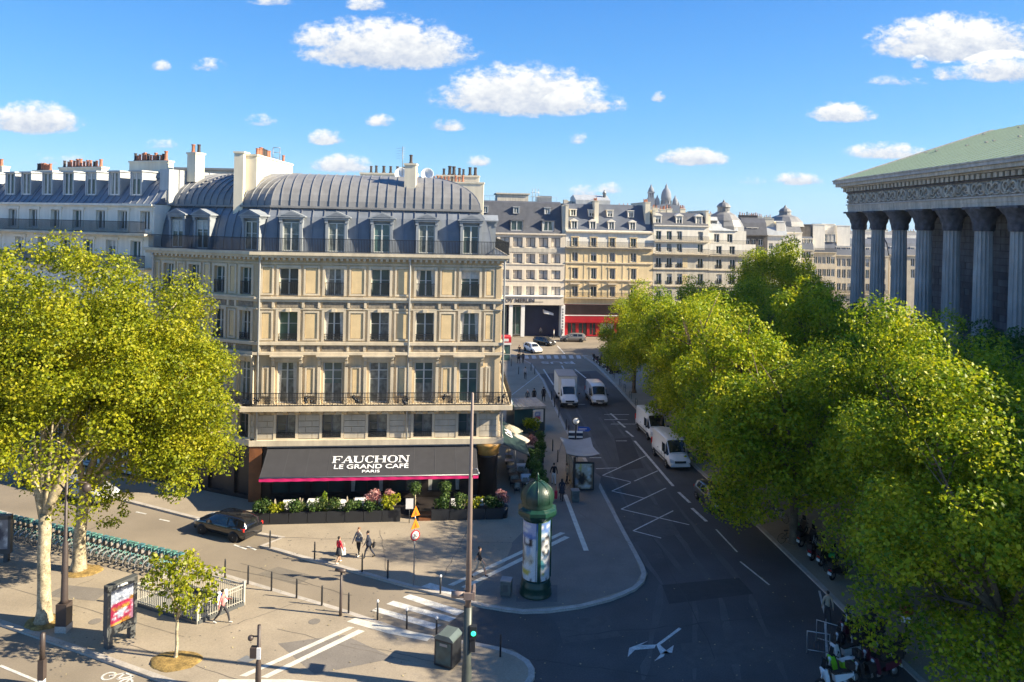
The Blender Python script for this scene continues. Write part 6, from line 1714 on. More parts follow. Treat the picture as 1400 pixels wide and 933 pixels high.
# ---- parking stair rail
A, Bc, Cc, Dd = (Vector(G(*p_, zp)) for p_ in ((185, 827), (270, 853), (333, 827), (303, 815)))
Dd = A + (Cc - Bc)
rail = thing('stair_railing', 'white picket railing round the underground parking stairs with a P sign', 'railing', (*((A + Cc) / 2), zp))
BASE[rail.name] = Vector((*((A + Cc) / 2), zp))
M_pick = mat('ivory_rail_paint', (.40, .385, .33), .45, var=.08)
for (p_, q_, gap) in ((A, Bc, 0), (Bc, Cc, 0), (Cc, Dd, 0), (Dd, A, 0)):
    f = Fr(p_, q_); L_ = f.len
    MB().box(0, L_, -.1, .1, zp - .02, zp + .16).build('plinth', M_apg, rail, f.loc(0), f.a)
    q = MB()
    n = int(L_ / .135)
    for i in range(n + 1): q.box(L_ * i / n - .014, L_ * i / n + .014, -.014, .014, zp + .16, zp + 1.08)
    tag(q.build('pickets', M_pick, rail, f.loc(0), f.a), kind='stuff')
    MB().box(0, L_, -.03, .03, zp + 1.08, zp + 1.14).box(0, L_, -.02, .02, zp + .9, zp + .93).box(0, L_, -.02, .02, zp + .24, zp + .27).build('rails', M_pick, rail, f.loc(0), f.a)
    MB().box(-.06, .06, -.06, .06, zp + .0, zp + 1.3).build('post', M_pick, rail, f.loc(0), f.a)
f = Fr(A, Dd)
st = MB()
for i in range(9): st.box(.5 + i * .42, .94 + i * .42, .25, 2.2, zp + .011, zp + .016 + .012 * (9 - i))
f2 = Fr(A, Bc); st.build('stair_treads', M_apg, rail, f2.loc(0), f2.a)
f2 = Fr(Bc, Cc)
MB().box(1.0, 1.55, -.16, -.12, zp + .62, zp + 1.3).build('sign_board', M_white, rail, f2.loc(0), f2.a)
o = inst(text_mesh('P', .55, mat('sign_blue', (.02, .09, .42), .5, var=0), .006, .02), 'sign_letter', rail, f2.loc(1.28, -.168, zp + .96), (R(90), 0, f2.a))
# ---- litter bins
x, y = G(612, 907, zp)
bn = thing('large_litter_bin', 'large boxy black litter bin with green grey panels by the tall mast', 'litter bin', (x, y, zp), R(-24))
MB().box(-.48, .48, -.45, .45, .05, 1.28).build('body', M_iron, bn)
MB().prism([(-.5, 1.28), (.5, 1.28), (.5, 1.36), (.3, 1.52), (-.3, 1.52), (-.5, 1.36)], -.47, .47, axis='y').build('lid', mat('bin_lid', (.10, .13, .125), .35, var=.15), bn)
MB().box(-.40, .40, -.462, -.45, .16, 1.2).build('front_panel', mat('bin_panel', (.05, .085, .08), .25, var=.4, scale=2), bn); MB().box(-.462 - .02, -.48, -.36, .36, .16, 1.2).build('side_panel', mat('bin_panel', (.05, .085, .08)), bn); MB().box(-.2, .2, -.47, -.46, 1.02, 1.14).build('flap', M_grey, bn)
def small_bin(px, py, label, s=1.0, rot=.2):
    x, y = G(px, py, zp); b = thing('litter_bin', label, 'litter bin', (x, y, zp), rot)
    mg = mat('bin_grey_green', (.11, .125, .11), .5, var=.25, scale=4)
    for i in range(14):
        a = 2 * PI * i / 14
        if True: pass
    MB().box(-.26 * s, .26 * s, -.24 * s, .24 * s, 0, .12).build('foot', M_apg, b); MB().box(-.29 * s, .29 * s, -.27 * s, .27 * s, .12, .86 * s).build('body', mg, b); MB().box(-.31 * s, .31 * s, -.29 * s, .29 * s, .86 * s, .93 * s).build('rim', M_grey, b); MB().box(-.14 * s, .14 * s, -.28 * s, -.27 * s, .3, .7).build('plate', M_apg, b)
small_bin(692, 814, 'small grey green litter bin left of the advertising column', 1.0, -.2); small_bin(786, 686, 'small grey litter bin at the foot of the bus shelter', 1.0, .1)
# ---- bus shelter, stop pole and street signs
x, y = G(797, 672, zp)
bsr = thing('bus_shelter', 'bus shelter with pale curved roof and a framed brown poster', 'bus shelter', (x, y, zp), R(3))
q = MB(); vs = []
for j in range(7):
    for i in range(5):
        u_, v_ = i / 4 - .5, j / 6
        vs.append((u_ * (2.3 + .3 * abs(v_ - .5) * 2) - .1, -.4 + v_ * 4.6, 2.75 + .22 * (2 * u_) ** 2 + .12 * (2 * v_ - 1) ** 2))
fs = [(j * 5 + i, j * 5 + i + 1, (j + 1) * 5 + i + 1, (j + 1) * 5 + i) for j in range(6) for i in range(4)]
q.add(vs, fs, 0, True); q.add([(a, b_, c - .07) for a, b_, c in vs], [f_[::-1] for f_ in fs], 0, True); q.build('roof', mat('milky_roof', (.24, .235, .225), .4, var=.12, scale=1.2), bsr)
for yy in (.2, 2.4, 4.6): MB().tube([(-.75, yy, 0), (-.75, yy, 2.6), (-.4, yy, 2.72)], .05, 6).build('post', M_apg, bsr)
for yy in (1.3, 3.5): MB().box(-.79, -.77, yy - .98, yy + .98, .25, 2.3).build('glass_panel', mat('shelter_glass', (.10, .13, .13), .05, var=0, spec=.8), bsr)
MB().box(-.72, .85, -.06, .16, .1, 2.3).build('poster_case', M_iron, bsr)
inst(print_grid(1.4, 1.95, ["cccycccccccn", "cccyccwcccnn", "ccyyccccwwcn", "nccyccccwwcn", "ncnncccccccn", "nncnnkcccwcn", "nnkknkncccnn", "nnnkkknnwwnn", "gnkkkkkncccn", "ggkkkknnnccn", "ggnkkkncnnnn", "gcnnkncccnnn", "nnccccwwwwcn", "nnnnccccccnn"], KEY), 'poster', bsr, (.065, -.066, .24))
MB().box(-.7, -.3, .8, 3.6, .42, .5).build('bench', M_apg, bsr)
x, y = G(786, 643, zp)
sp = thing('bus_stop_pole', 'bus stop pole with round clock and dark line panels above the shelter', 'bus stop', (x, y, zp))
MB().tube([(0, 0, 0), (0, 0, 3.9)], .06, 8).build('pole', M_iron, sp)
MB().lathe([(.34, 0), (.34, .08)], 18, M=Matrix.Translation((0, .04, 4.2)) @ Matrix.Rotation(R(90), 4, 'X')).build('clock', M_iron, sp); MB().lathe([(.27, 0), (.27, .01)], 18, M=Matrix.Translation((0, -.045, 4.2)) @ Matrix.Rotation(R(90), 4, 'X')).build('clock_face', M_white, sp)
for dx in (-.34, .34):
    for k in range(3): MB().box(dx - .26, dx + .26, -.05, .05, 2.1 + k * .42, 2.36 + k * .42).build('line_panel', mat('navy_panel', (.012, .022, .05), .4, var=.1), sp); MB().box(dx - .26, dx + .26, -.05, .05, 2.362 + k * .42, 2.5 + k * .42).build('line_label', M_white, sp)
x, y = G(788, 636, zp)
sp = thing('direction_sign', 'blue arrow shaped direction sign on a slim pole above the bus shelter', 'sign', (x + .1, y + .5, zp), R(-5))
MB().tube([(0, 0, 0), (0, 0, 3.5)], .04, 6).build('pole', M_grey, sp); MB().prism([(0, 2.85), (.95, 2.85), (1.15, 3.05), (.95, 3.25), (0, 3.25)], -.07, -.03, axis='y').build('arrow_board', mat('sign_blue', (.02, .09, .42)), sp); MB().box(.1, .8, -.076, -.07, 3.06, 3.11).box(.1, .65, -.076, -.07, 2.95, 3.0).build('board_print', M_white, sp)
# ---- road signs
x, y = G(565.5, 800, zp)
sg = thing('road_work_sign', 'two orange triangles above a round red ringed speed sign on a pole', 'road sign', (x, y, zp), R(38))
MB().tube([(0, 0, 0), (0, 0, 4.3)], .04, 6).build('pole', M_grey, sg)
M_or = mat('orange_sign', (.80, .24, .015), .5, var=.05)
for z0 in (4.0, 3.28):
    MB().prism([(-.29, z0 - .0), (.29, z0 - .0), (0, z0 + .6)], -.07, -.04, axis='y').build('triangle_plate', M_or, sg); MB().prism([(-.11, z0 + .06), (.11, z0 + .06), (.04, z0 + .22), (0, z0 + .36), (-.04, z0 + .22)], -.074, -.07, axis='y').build('pictogram', mat('ochre_pictogram', (.45, .10, .01), .6, var=0), sg)
RX = Matrix.Rotation(R(90), 4, 'X')
MB().lathe([(.31, 0), (.31, .03)], 20, M=Matrix.Translation((0, -.04, 2.88)) @ RX).build('ring_plate', M_red, sg); MB().lathe([(.23, 0), (.23, .006)], 20, M=Matrix.Translation((0, -.07, 2.88)) @ RX).build('white_disc', M_white, sg)
o = inst(text_mesh('30', .29, M_iron, .002, .008), 'numerals', sg, (0, -.081, 2.88), (R(90), 0, 0))
x, y = G(1238, 895, zp)
sg = thing('round_sign', 'round dark red sign with a white plate on a black pole under the right trees', 'road sign', (x, y, zp), R(-20))
MB().tube([(0, 0, 0), (0, 0, 2.6)], .04, 6).build('pole', M_iron, sg); MB().lathe([(.32, 0), (.32, .03)], 18, M=Matrix.Translation((0, -.04, 2.25)) @ RX).build('disc', mat('dull_red', (.22, .02, .025), .5, var=.1), sg); MB().box(-.22, .22, -.07, -.04, 1.6, 1.88).build('plate', M_white, sg)
# ---- barriers by the motorcycles
for i, ((ax_, ay_), (bx2, by2), lb) in enumerate([((1103, 893), (1128, 898), 'nearer light metal crowd barrier beside the motorcycles'), ((1116, 877), (1141, 886), 'farther light metal crowd barrier beside the motorcycles')]):
    f = Fr(G(ax_, ay_, 0), G(bx2 + 6, by2, 0)); t = thing('crowd_barrier', lb, 'barrier', (*f.loc(0)[:2], 0), f.a, 'metal barriers by the motorcycles')
    L_ = f.len; MB().tube([(0, 0, .0), (0, 0, 1.1), (L_, 0, 1.1), (L_, 0, 0)], .03, 6).tube([(0, 0, .18), (L_, 0, .18)], .02, 6).build('frame', mat('galvanised', (.45, .46, .46), .35, metal=.5, var=.1), t)
    q = MB()
    for k in range(1, 9): q.tube([(L_ * k / 9, 0, .18), (L_ * k / 9, 0, 1.1)], .01, 4)
    q.build('bars', M_iron, t)

# ---- the terrace: planters with shrubs, topiary, tables and chairs
tl = lambda t, d: FF.loc(t, -d, zp)
for i in range(4):
    pass
PLN = MB().box(-.62, .62, -.27, .27, 0, .78).mesh('planter', M_iron)
hm = []
for s in range(4):
    cl = [((random.uniform(-.5, .5), random.uniform(-.18, .18), random.uniform(.85, 1.25)), (.3, .28, .3), 110) for _ in range(9)]
    hm.append(leaf_mesh('foliage', cl, F_hedge, .12, 200 + s))
hm.append(leaf_mesh('foliage', [((random.uniform(-.5, .5), random.uniform(-.15, .15), random.uniform(.85, 1.35)), (.28, .26, .28), 110) for _ in range(8)], F_plane, .12, 207))
spots = [1.4 + i * 1.27 for i in range(8)] + [13.7 + i * 1.27 for i in range(4)]
where = ['left end of the terrace hedge, next to the brown pier', 'second from the left in the terrace hedge', 'third from the left in the terrace hedge', 'fourth from the left in the terrace hedge', 'fifth from the left, left of the pale topped tables', 'sixth from the left in the terrace hedge', 'behind the low lamp post line, seventh from the left', 'just left of the terrace steps',
         'just right of the terrace steps', 'behind the tall mast, second right of the steps', 'third right of the terrace steps', 'right end of the terrace hedge by the pink flowers']
for i, t in enumerate(spots):
    o = thing('potted_shrub', 'black planter with leafy shrub, ' + where[i], 'planter', tl(t, 4.35), FF.a, 'planters along the terrace')
    inst(PLN, 'planter_box', o); inst(hm[[0, 4, 1, 2, 3, 0, 2, 4, 1, 3, 4, 2][i]], 'foliage', o, (0, 0, 0), random.choice((0, PI)), (1, 1, random.uniform(.9, 1.25)))
ball = leaf_mesh('foliage', [((0, 0, 2.0), (.48, .48, .42), 700)], F_hedge, .11, 301)
for t, lb in ((11.9, 'round topiary tree left of the terrace steps'), (14.05, 'round topiary tree right of the terrace steps')):
    o = thing('topiary_tree', lb, 'topiary', tl(t, 3.6), 0, 'topiary trees flanking the steps'); inst(ball, 'foliage', o); MB().tube([(0, 0, .5), (.03, 0, 1.1), (0, 0, 1.7)], .05, 6).build('stem', M_bark, o); MB().lathe([(.28, 0), (.34, .55), (.3, .55)], 10).build('pot', M_iron, o)
fl = leaf_mesh('foliage', [((random.uniform(-.35, .35), random.uniform(-.3, .3), random.uniform(1.0, 1.7)), (.3, .3, .28), 130) for _ in range(8)], F_pinkish, .11, 305)
for (p_, lb) in ((tl(8.9, 3.7), 'pink flowering bush in the middle of the terrace hedge'), (tl(18.2, 4.2), 'pink flowering bush at the right terrace corner'), (tl(10.1, 3.9), 'small pink flowering bush left of the menu stand'), (Vector((*G(744, 625, zp), zp)) + Vector((-1.2, 0, 0)), 'pale flowering bush beside the green side awning')):
    o = thing('flowering_bush', lb, 'bush', p_, random.uniform(0, 3), 'pink flowering bushes'); inst(fl, 'foliage', o); MB().lathe([(.3, 0), (.36, .8), (.3, .8)], 10).build('pot', M_iron, o)
sm = leaf_mesh('foliage', [((0, 0, 1.3), (.2, .2, .55), 260)], F_green, .12, 309)
o = thing('potted_conifer', 'slim green conifer standing among the terrace tables', 'plant', tl(5.6, 3.6)); inst(sm, 'foliage', o); MB().lathe([(.22, 0), (.27, .6), (.2, .6)], 10).build('pot', M_iron, o)
o = thing('terrace_steps', 'two pale steps leading up through the gap in the terrace hedge', 'steps', tl(12.95, 4.3), FF.a)
MB().box(-.75, .75, -.3, .6, 0, .17).build('step', M_rustwood, o); MB().box(-.75, .75, .05, .6, .172, .34).build('step', M_rustwood, o)
o = thing('menu_stand', 'white menu board on a stand left of the terrace steps', 'menu stand', tl(11.55, 4.9), FF.a); MB().tube([(0, 0, 0), (0, 0, 1.0)], .03, 6).build('post', M_iron, o); MB().box(-.26, .26, -.06, 0, 1.0, 1.7).build('board', M_white, o)
o = inst(MB().box(0, 17.2, -3.95, -.4, zp + .004, zp + .16).mesh('terrace_deck', M_wood), 'terrace_deck', None, FF.loc(.9), FF.a); tag(o, kind='structure')
# tables and chairs
TB = MB().box(-.38, .38, -.38, .38, .72, .75); TB = TB.mesh('table_top', M_wood)
cl = MB(); vs = []
for k in range(24):
    a = 2 * PI * k / 24; sq = 1 / max(abs(math.cos(a)), abs(math.sin(a))); vs += [(.4 * sq * math.cos(a), .4 * sq * math.sin(a), .757), ((.42 + .02 * (k % 2)) * sq * math.cos(a), (.42 + .02 * (k % 2)) * sq * math.sin(a), .4 + .04 * math.sin(k * 2))]
cl.add(vs + [(0, 0, .757)], [(2 * k, 2 * k + 1, (2 * k + 3) % 48, (2 * k + 2) % 48) for k in range(24)] + [(2 * k, (2 * k + 2) % 48, 48) for k in range(24)], 0, False); CLM = cl.mesh('tablecloth', M_gold_cloth)
LEG = MB().lathe([(.22, 0), (.2, .03), (.04, .06), (.035, .72)], 10).mesh('pedestal', M_iron)
def mkchair():
    t = thing('terrace_chair', 'x', 'chair')
    w_ = mat('rattan', (.30, .26, .20), .7, var=.25, scale=9); d_ = M_iron
    MB().box(-.21, .21, -.21, .21, .43, .47).build('seat', w_, t)
    q = MB(); q.tube([(-.2, .2, .45), (-.21, .26, .75), (-.15, .28, .9), (.15, .28, .9), (.21, .26, .75), (.2, .2, .45)], .022, 6); q.box(-.17, .17, .235, .265, .55, .86); q.build('backrest', w_, t)
    for sx in (-1, 1):
        for sy in (-1, 1): MB().tube([(sx * .19, sy * .19, .43), (sx * .22, sy * .22, 0)], .016, 5).build('leg', d_, t)
    return freeze(t)
chair0 = mkchair(); used = [False]
def chair(x, y, z, r, label):
    if not used[0]: o = chair0; used[0] = True; o.location = (x, y, z); o.rotation_euler.z = r; o['label'] = label
    else: o = copy_tree(chair0, (x, y, z), r, label)
    o['group'] = 'terrace chairs'; return o
tables = [(3.0, 2.9, 'table under the left end of the awning'), (4.7, 2.7, 'table left of the slim conifer'), (6.6, 3.0, 'table right of the slim conifer'), (8.0, 2.6, 'table below the awning lettering'), (9.7, 3.1, 'table beside the small pink bush'), (14.9, 3.3, 'table behind the hedge right of the steps'), (16.4, 3.4, 'table behind the tall mast at the right hedge')]
zd = zp + .16
for i, (t, d, lb) in enumerate(tables):
    p_ = FF.loc(t, -d, zd); o = thing('terrace_table', 'white clothed ' + lb, 'table', p_, FF.a, 'white terrace tables'); inst(TB, 'table_top', o); inst(LEG, 'pedestal', o); inst(CLM, 'tablecloth', o)
    for s in (-1, 1):
        c = FF.loc(t + s * .68, -d + .05, zd); chair(c.x, c.y, c.z, FF.a + (-s) * PI / 2 + (0 if s > 0 else 0), ('left' if s < 0 else 'right') + ' rattan chair at the white ' + lb)
side_t = [((713, 640), 'farthest side terrace table below the green awning'), ((719, 655), 'middle side terrace table by the tall plants'), ((727, 668), 'side terrace table nearest the advertising column')]
for (px, py), lb in side_t:
    x, y = G(px, py + 8, zp); o = thing('terrace_table', 'white clothed ' + lb, 'table', (x, y, zp), R(4), 'white terrace tables'); inst(TB, 'table_top', o); inst(LEG, 'pedestal', o); inst(CLM, 'tablecloth', o)
    chair(x - .1, y - .72, zp, PI, 'near rattan chair at the ' + lb); chair(x + .05, y + .72, zp, 0, 'far rattan chair at the ' + lb)
# tall plants screening the side terrace
tp = leaf_mesh('foliage', [((random.uniform(-.3, .3), random.uniform(-.3, .3), .9 + .35 * k), (.36, .36, .34), 150) for k in range(4) for _ in range(2)], F_dark, .13, 311)
for i, (px, py) in enumerate([(728, 640), (733, 655), (737, 668), (741, 682)]):
    x, y = G(px, py + 12, zp); o = thing('screening_plant', ['farthest dark bushy plant screening the side terrace', 'second dark bushy plant from the far end of the side terrace', 'third dark bushy plant along the side terrace', 'nearest dark bushy plant behind the advertising column'][i], 'plant', (x, y, zp), i, 'plants screening the side terrace')
    inst(tp, 'foliage', o); MB().box(-.3, .3, -.3, .3, 0, .7).build('planter_box', M_iron, o)
# side awning, canopies, kiosk
def slab_awning(name, label, p0, p1, d, z0, z1, m, mv, drop=.25):
    """canopy on a wall line p0-p1, sloping from z0 at the wall to z1 at the distance d"""
    f = Fr(p0, p1); c = f.loc(f.len / 2); t = thing(name, label, 'awning', (c.x, c.y, 0)); BASE[t.name] = Vector((c.x, c.y, 0))
    q = MB(); vs = []
    for i in range(13):
        for j in range(5): vs.append((f.len * i / 12, -d * j / 4, z0 + (z1 - z0) * j / 4 - .05 * math.sin(PI * j / 4) - .02 * (i % 2)))
    fs = [(i * 5 + j, i * 5 + j + 1, (i + 1) * 5 + j + 1, (i + 1) * 5 + j) for i in range(12) for j in range(4)]
    q.add(vs, fs, 0, True); q.add([(a, b_, c_ - .03) for a, b_, c_ in vs], [g_[::-1] for g_ in fs], 0, True); f.build(q, 'canopy', m, t)
    f.build(MB().box(0, f.len, -d - .02, -d, z1 - drop, z1 + .01), 'valance', mv, t)
    for k in (.1, .5, .9): f.build(MB().tube([(f.len * k, 0, z0 - .6), (f.len * k, -d, z1 - .02)], .03, 5), 'arm', M_grey, t)
    return t, f
M_gaw = mat('dark_green_canvas', (.012, .035, .030), .7, var=.25, scale=2, streak=.2)
aw2, f = slab_awning('side_awning', 'dark green side awning with white script along the street front', FS.loc(1.6, -.05)[0:2], FS.loc(9.5, -.05)[0:2], 2.6, 3.9, 2.7, M_gaw, M_gaw)
o = inst(text_mesh('Cafe', .9, M_letter, .004, .02, 1.2, .4), 'lettering', aw2, f.loc(3.8, -1.2, 3.42), (math.atan2(1.2, 2.5), 0, f.a))
o = inst(text_mesh('Paris', .6, M_letter, .004, .01, 1.2, .4), 'lettering', aw2, f.loc(6.0, -1.7, 3.18), (math.atan2(1.2, 2.5), 0, f.a))
for i, (t0, lb) in enumerate(((15.5, 'nearer white awning with green stripe beyond the kiosk'), (19.0, 'farther white awning with green stripe beyond the kiosk'))):
    slab_awning('white_awning', lb, FS.loc(t0, -.05)[0:2], FS.loc(t0 + 2.6, -.05)[0:2], 2.4, 4.2, 3.4, M_white, mat('green_stripe', (.03, .25, .14), .7, var=.1), .3)['group' if False else 0] if False else slab_awning('white_awning', lb, FS.loc(t0, -.05)[0:2], FS.loc(t0 + 2.6, -.05)[0:2], 2.4, 4.2, 3.4, M_white, mat('green_stripe', (.03, .25, .14), .7, var=.1), .3)
k0, k1 = Vector(G(703, 594, zp)), Vector(G(744, 592, zp))
f = Fr(k0, k1); ki = thing('green_kiosk', 'blue green glazed kiosk terrace with grey flat roof and framed poster', 'kiosk', (*((k0 + k1) / 2), zp), f.a)
w = f.len; M_teal = mat('teal_panel', (.010, .045, .06), .3, var=.2, scale=1, spec=.6)
MB().box(-w / 2, w / 2, 0, 3.4, .02, 2.5).build('body', M_teal, ki); MB().box(-w / 2 - .12, w / 2 + .12, -.15, 3.6, 2.5, 2.75).build('roof', mat('kiosk_roof', (.34, .33, .31), .6, var=.15, streak=.2), ki)
for i in range(9): MB().box(-w / 2 + i * w / 8 - .02, -w / 2 + i * w / 8 + .02, -.15, 3.6, 2.751, 2.79).build('roof_rib', M_kerb, ki)
MB().box(.35, .5, -.03, 0, .1, 2.5).build('teal_post', mat('bright_teal', (.01, .17, .24), .4, var=.1), ki)
inst(print_grid(.95, 1.1, ["wwwwwwww", "wbbbbbww", "wbwwwbww", "wbbbbbww", "wrrrrrww", "wrwwrrww", "wwwwwwww"], KEY), 'poster', ki, (w / 2 - .68, -.035, 1.2)); MB().box(w / 2 - 1.22, w / 2 - .14, -.03, -.0, 1.12, 2.38).build('poster_frame', M_white, ki)
MB().box(w / 2 - .02, w / 2 + .03, -.1, 3.5, .3, 2.48).build('side_glass', mat('shelter_glass', (.10, .13, .13)), ki)
x, y = G(727, 597, zp)
o = thing('potted_bush', 'round green bush standing before the blue green kiosk', 'plant', (x, y - .6, zp)); inst(leaf_mesh('foliage', [((random.uniform(-.5, .5), random.uniform(-.3, .3), random.uniform(.9, 1.7)), (.5, .5, .4), 180) for _ in range(8)], F_green, .14, 320), 'foliage', o); MB().lathe([(.3, 0), (.38, .6), (.3, .6)], 10).build('pot', M_iron, o)
for i, (px, py, zt_, lb) in enumerate([(694, 566, 3.3, 'pale parasol behind the corner balcony end'), (703, 574, 2.9, 'closed domed beige parasol in front of the kiosk')]):
    y = 66 + i * -1.5; x, z_ = P(px, py, y); o = thing('parasol', lb, 'parasol', (x + .15, y, zp), 0, 'parasols of the side terrace')
    MB().lathe([(1.25, zt_ - .45), (1.2, zt_ - .4), (.7, zt_ - .12), (.1, zt_ + .1), (.02, zt_ + .16)], 10 if i else 6, smooth=bool(i)).build('canopy', mat('beige_canvas', (.40, .37, .32), .8, var=.1) if i else mat('pale_yellow_canvas', (.36, .33, .24), .7, var=.1), o); MB().tube([(0, 0, 0), (0, 0, zt_)], .03, 6).build('pole', M_grey, o); MB().lathe([(.3, 0), (.3, .08)], 10).build('foot', M_kerb, o)
x, y = G(694, 493, zp)
ns = thing('newsstand', 'small glazed stand with a red fascia past the corner of the building', 'newsstand', (x - .6, y, zp), R(4))
MB().box(-1.0, 1.0, 0, 2.2, 0, 2.4).build('body', M_glass_teal, ns); MB().box(-1.1, 1.1, -.15, 2.3, 2.4, 2.75).build('base_band', M_white, ns); MB().box(-1.1, 1.1, -.16, 2.3, 2.752, 3.6).build('fascia', M_red, ns); MB().box(-.1, .7, -.18, -.16, 2.95, 3.35).build('emblem', M_white, ns)
for xx in (-1, -.02, .96): MB().box(xx, xx + .04, -.03, 0, 0, 2.4).build('mullion', M_white, ns)
MB().box(-1, 1, -.03, 0, .9, .96).build('transom', M_white, ns)

# more of the side terrace: dark chairs and pots along the street front
for i, (t, d) in enumerate([(1.2, 1.6), (2.8, 1.4), (4.6, 1.5), (6.4, 1.4), (8.2, 1.5)]):
    p_ = FS.loc(t, -d, zp); o = thing('terrace_table', f'dark clothless {nth(i)} table from the corner under the green side awning', 'table', p_, FS.a, 'dark side tables'); inst(TB, 'table_top', o); inst(LEG, 'pedestal', o)
    for s in (-1, 1):
        c = FS.loc(t + s * .62, -d, zp); chair(c.x, c.y, c.z, FS.a - s * PI / 2, ('near' if s < 0 else 'far') + f' chair at the {nth(i)} dark table under the side awning')
for i, (px, py) in enumerate([(741, 640), (741, 626), (739, 612)]):
    x, y = G(px - 3, py + 6, zp); o = thing('screening_plant', ['leafy plant screen left of the walking man', 'leafy plant screen beside the side awning edge', 'leafy plant screen just before the kiosk bush'][i], 'plant', (x, y, zp), i * 1.7, 'plants screening the side terrace')
    inst(tp, 'foliage', o, (0, 0, 0), 0, (1, 1, .85)); MB().box(-.3, .3, -.3, .3, 0, .7).build('planter_box', M_iron, o)
# ------------------------------------------------------------------ vehicles
def paint(name, col, rough=.28, coat=.6): return mat(name, col, rough, var=.04, coat=coat, spec=.5)
M_tyre = mat('tyre', (.012, .012, .012), .8, var=.1); M_rim = mat('alloy_rim', (.38, .38, .39), .3, metal=.6, var=.05)
M_cglass = mat('car_glass', (.012, .016, .018), .05, var=0, spec=.8); M_plast = mat('black_plastic', (.016, .016, .018), .5, var=.05)
M_lamp = mat('headlamp', (.62, .64, .66), .12, var=0, spec=.8); M_tail = mat('tail_lamp', (.55, .02, .015), .15, var=0, spec=.7); M_plate = mat('number_plate', (.72, .72, .68), .5, var=0)
WH = {}
def wheel_meshes(r, w):
    k = (r, w)
    if k not in WH:
        ML = Matrix.Rotation(R(90), 4, 'X')
        ty = MB().lathe([(r * .62, -w / 2), (r * .95, -w / 2), (r, -w * .3), (r, w * .3), (r * .95, w / 2), (r * .62, w / 2)], 20, M=ML).mesh('tyre', M_tyre)
        rm = MB().lathe([(r * .64, -w * .42), (r * .6, -w * .5), (r * .5, -w * .38), (r * .15, -w * .42), (r * .12, -w * .5), (.01, -w * .5)], 20, M=ML)
        for i in range(5):
            a = 2 * PI * i / 5
            rm.add([(r * .16 * math.cos(a - .5), w * .44, r * .16 * math.sin(a - .5)), (r * .58 * math.cos(a - .14), w * .46, r * .58 * math.sin(a - .14)), (r * .58 * math.cos(a + .14), w * .46, r * .58 * math.sin(a + .14)), (r * .16 * math.cos(a + .5), w * .44, r * .16 * math.sin(a + .5))], [(0, 1, 2, 3)])
            rm.add([(r * .16 * math.cos(a - .5), -w * .52, r * .16 * math.sin(a - .5)), (r * .58 * math.cos(a - .14), -w * .5, r * .58 * math.sin(a - .14)), (r * .58 * math.cos(a + .14), -w * .5, r * .58 * math.sin(a + .14)), (r * .16 * math.cos(a + .5), -w * .52, r * .16 * math.sin(a + .5))], [(3, 2, 1, 0)])
        WH[k] = (ty, rm.mesh('rim', M_rim))
    return WH[k]
def vehicle(name, label, cat, loc, heading, st, glass, pm, wheels, wr, ww, wy, wind, front, rear, plates=True, group=None, belt_dark=None, roof_dark=False):
    """st: stations (x, half width, sill z, belt z, roof half width, roof z) from the tail to the nose; +x is forward"""
    t = thing(name, label, cat, (*loc[:2], loc[2] if len(loc) > 2 else 0), heading, group)
    rings = []
    for (x, w, zs, zb, rw, zr) in st:
        pts = [(w * .86, zs), (w * .97, zs + .12), (w, (zs + zb) * .52), (w * .985, zb - .04), (w * .95, zb), (rw, zr - .07), (rw - .10, zr - .01), (rw * .45, zr + .015)]
        rings.append([Vector((x, y, z)) for y, z in pts] + [Vector((x, -y, z)) for y, z in pts[::-1]])
    n = 16; q = MB(); vs = [p for r_ in rings for p in r_]; fs = []
    for i in range(len(rings) - 1):
        for k in range(n): fs.append((i * n + k, (i + 1) * n + k, (i + 1) * n + (k + 1) % n, i * n + (k + 1) % n))
    fs.append(tuple(range(n))); fs.append(tuple(range(len(vs) - n, len(vs)))[::-1])
    q.add(vs, [f[::-1] for f in fs], 0, True)
    me = q.mesh('body', pm); me.set_sharp_from_angle(angle=R(38)) if hasattr(me, 'set_sharp_from_angle') else None
    inst(me, 'body', t)
    def pane(pts, nm, shrink=.90, out=.008):
        c = sum(pts, Vector()) / len(pts); nr = (pts[1] - pts[0]).cross(pts[2] - pts[0]).normalized()
        if nr.dot(c - Vector((c.x * .9, 0, .6))) < 0: nr = -nr
        ps = [c + (p - c) * shrink + nr * out for p in pts]
        MB().add([*ps], [tuple(range(len(ps)))]).build(nm, M_cglass, t)
    for (a, b_) in glass:
        for s in (4, 10): pane([rings[a][s], rings[b_][s], rings[b_][s + 1], rings[a][s + 1]] if s == 4 else [rings[a][s], rings[b_][s], rings[b_][s + 1], rings[a][s + 1]], 'side_window', .88)
    for (a, b_, nm) in wind:
        lo_, hi_ = (a, b_)
        A_, B_ = rings[lo_], rings[hi_]
        nr = (B_[7] - A_[7]).cross(Vector((0, 1, 0))).normalized()
        if nr.z < 0: nr = -nr
        q = MB(); vs = []
        for k in range(5, 11):
            for f in (.07, .93):
                p = A_[k].lerp(B_[k], f); p.y *= .94; vs.append(p + nr * .016)
        q.add(vs, [(2 * i, 2 * i + 1, 2 * i + 3, 2 * i + 2) for i in range(5)], 0, True); q.build(nm, M_cglass, t)
    for (x, y) in [(x, s * wy) for x in wheels for s in (1, -1)]:
        MB().lathe([(wr * 1.17, -.03), (wr * 1.17, .03)], 22, M=Matrix.Translation((x, y + (.0 if y > 0 else .0), wr * 1.02)) @ Matrix.Rotation(R(90), 4, 'X')).build('wheel_arch', M_plast, t)
        ty, rm = wheel_meshes(wr, ww); w_ = inst(ty, 'wheel', t, (x, y - (ww / 2 - .05) * (1 if y > 0 else -1), wr)); inst(rm, 'rim', w_)
    front(t); rear(t)
    return t
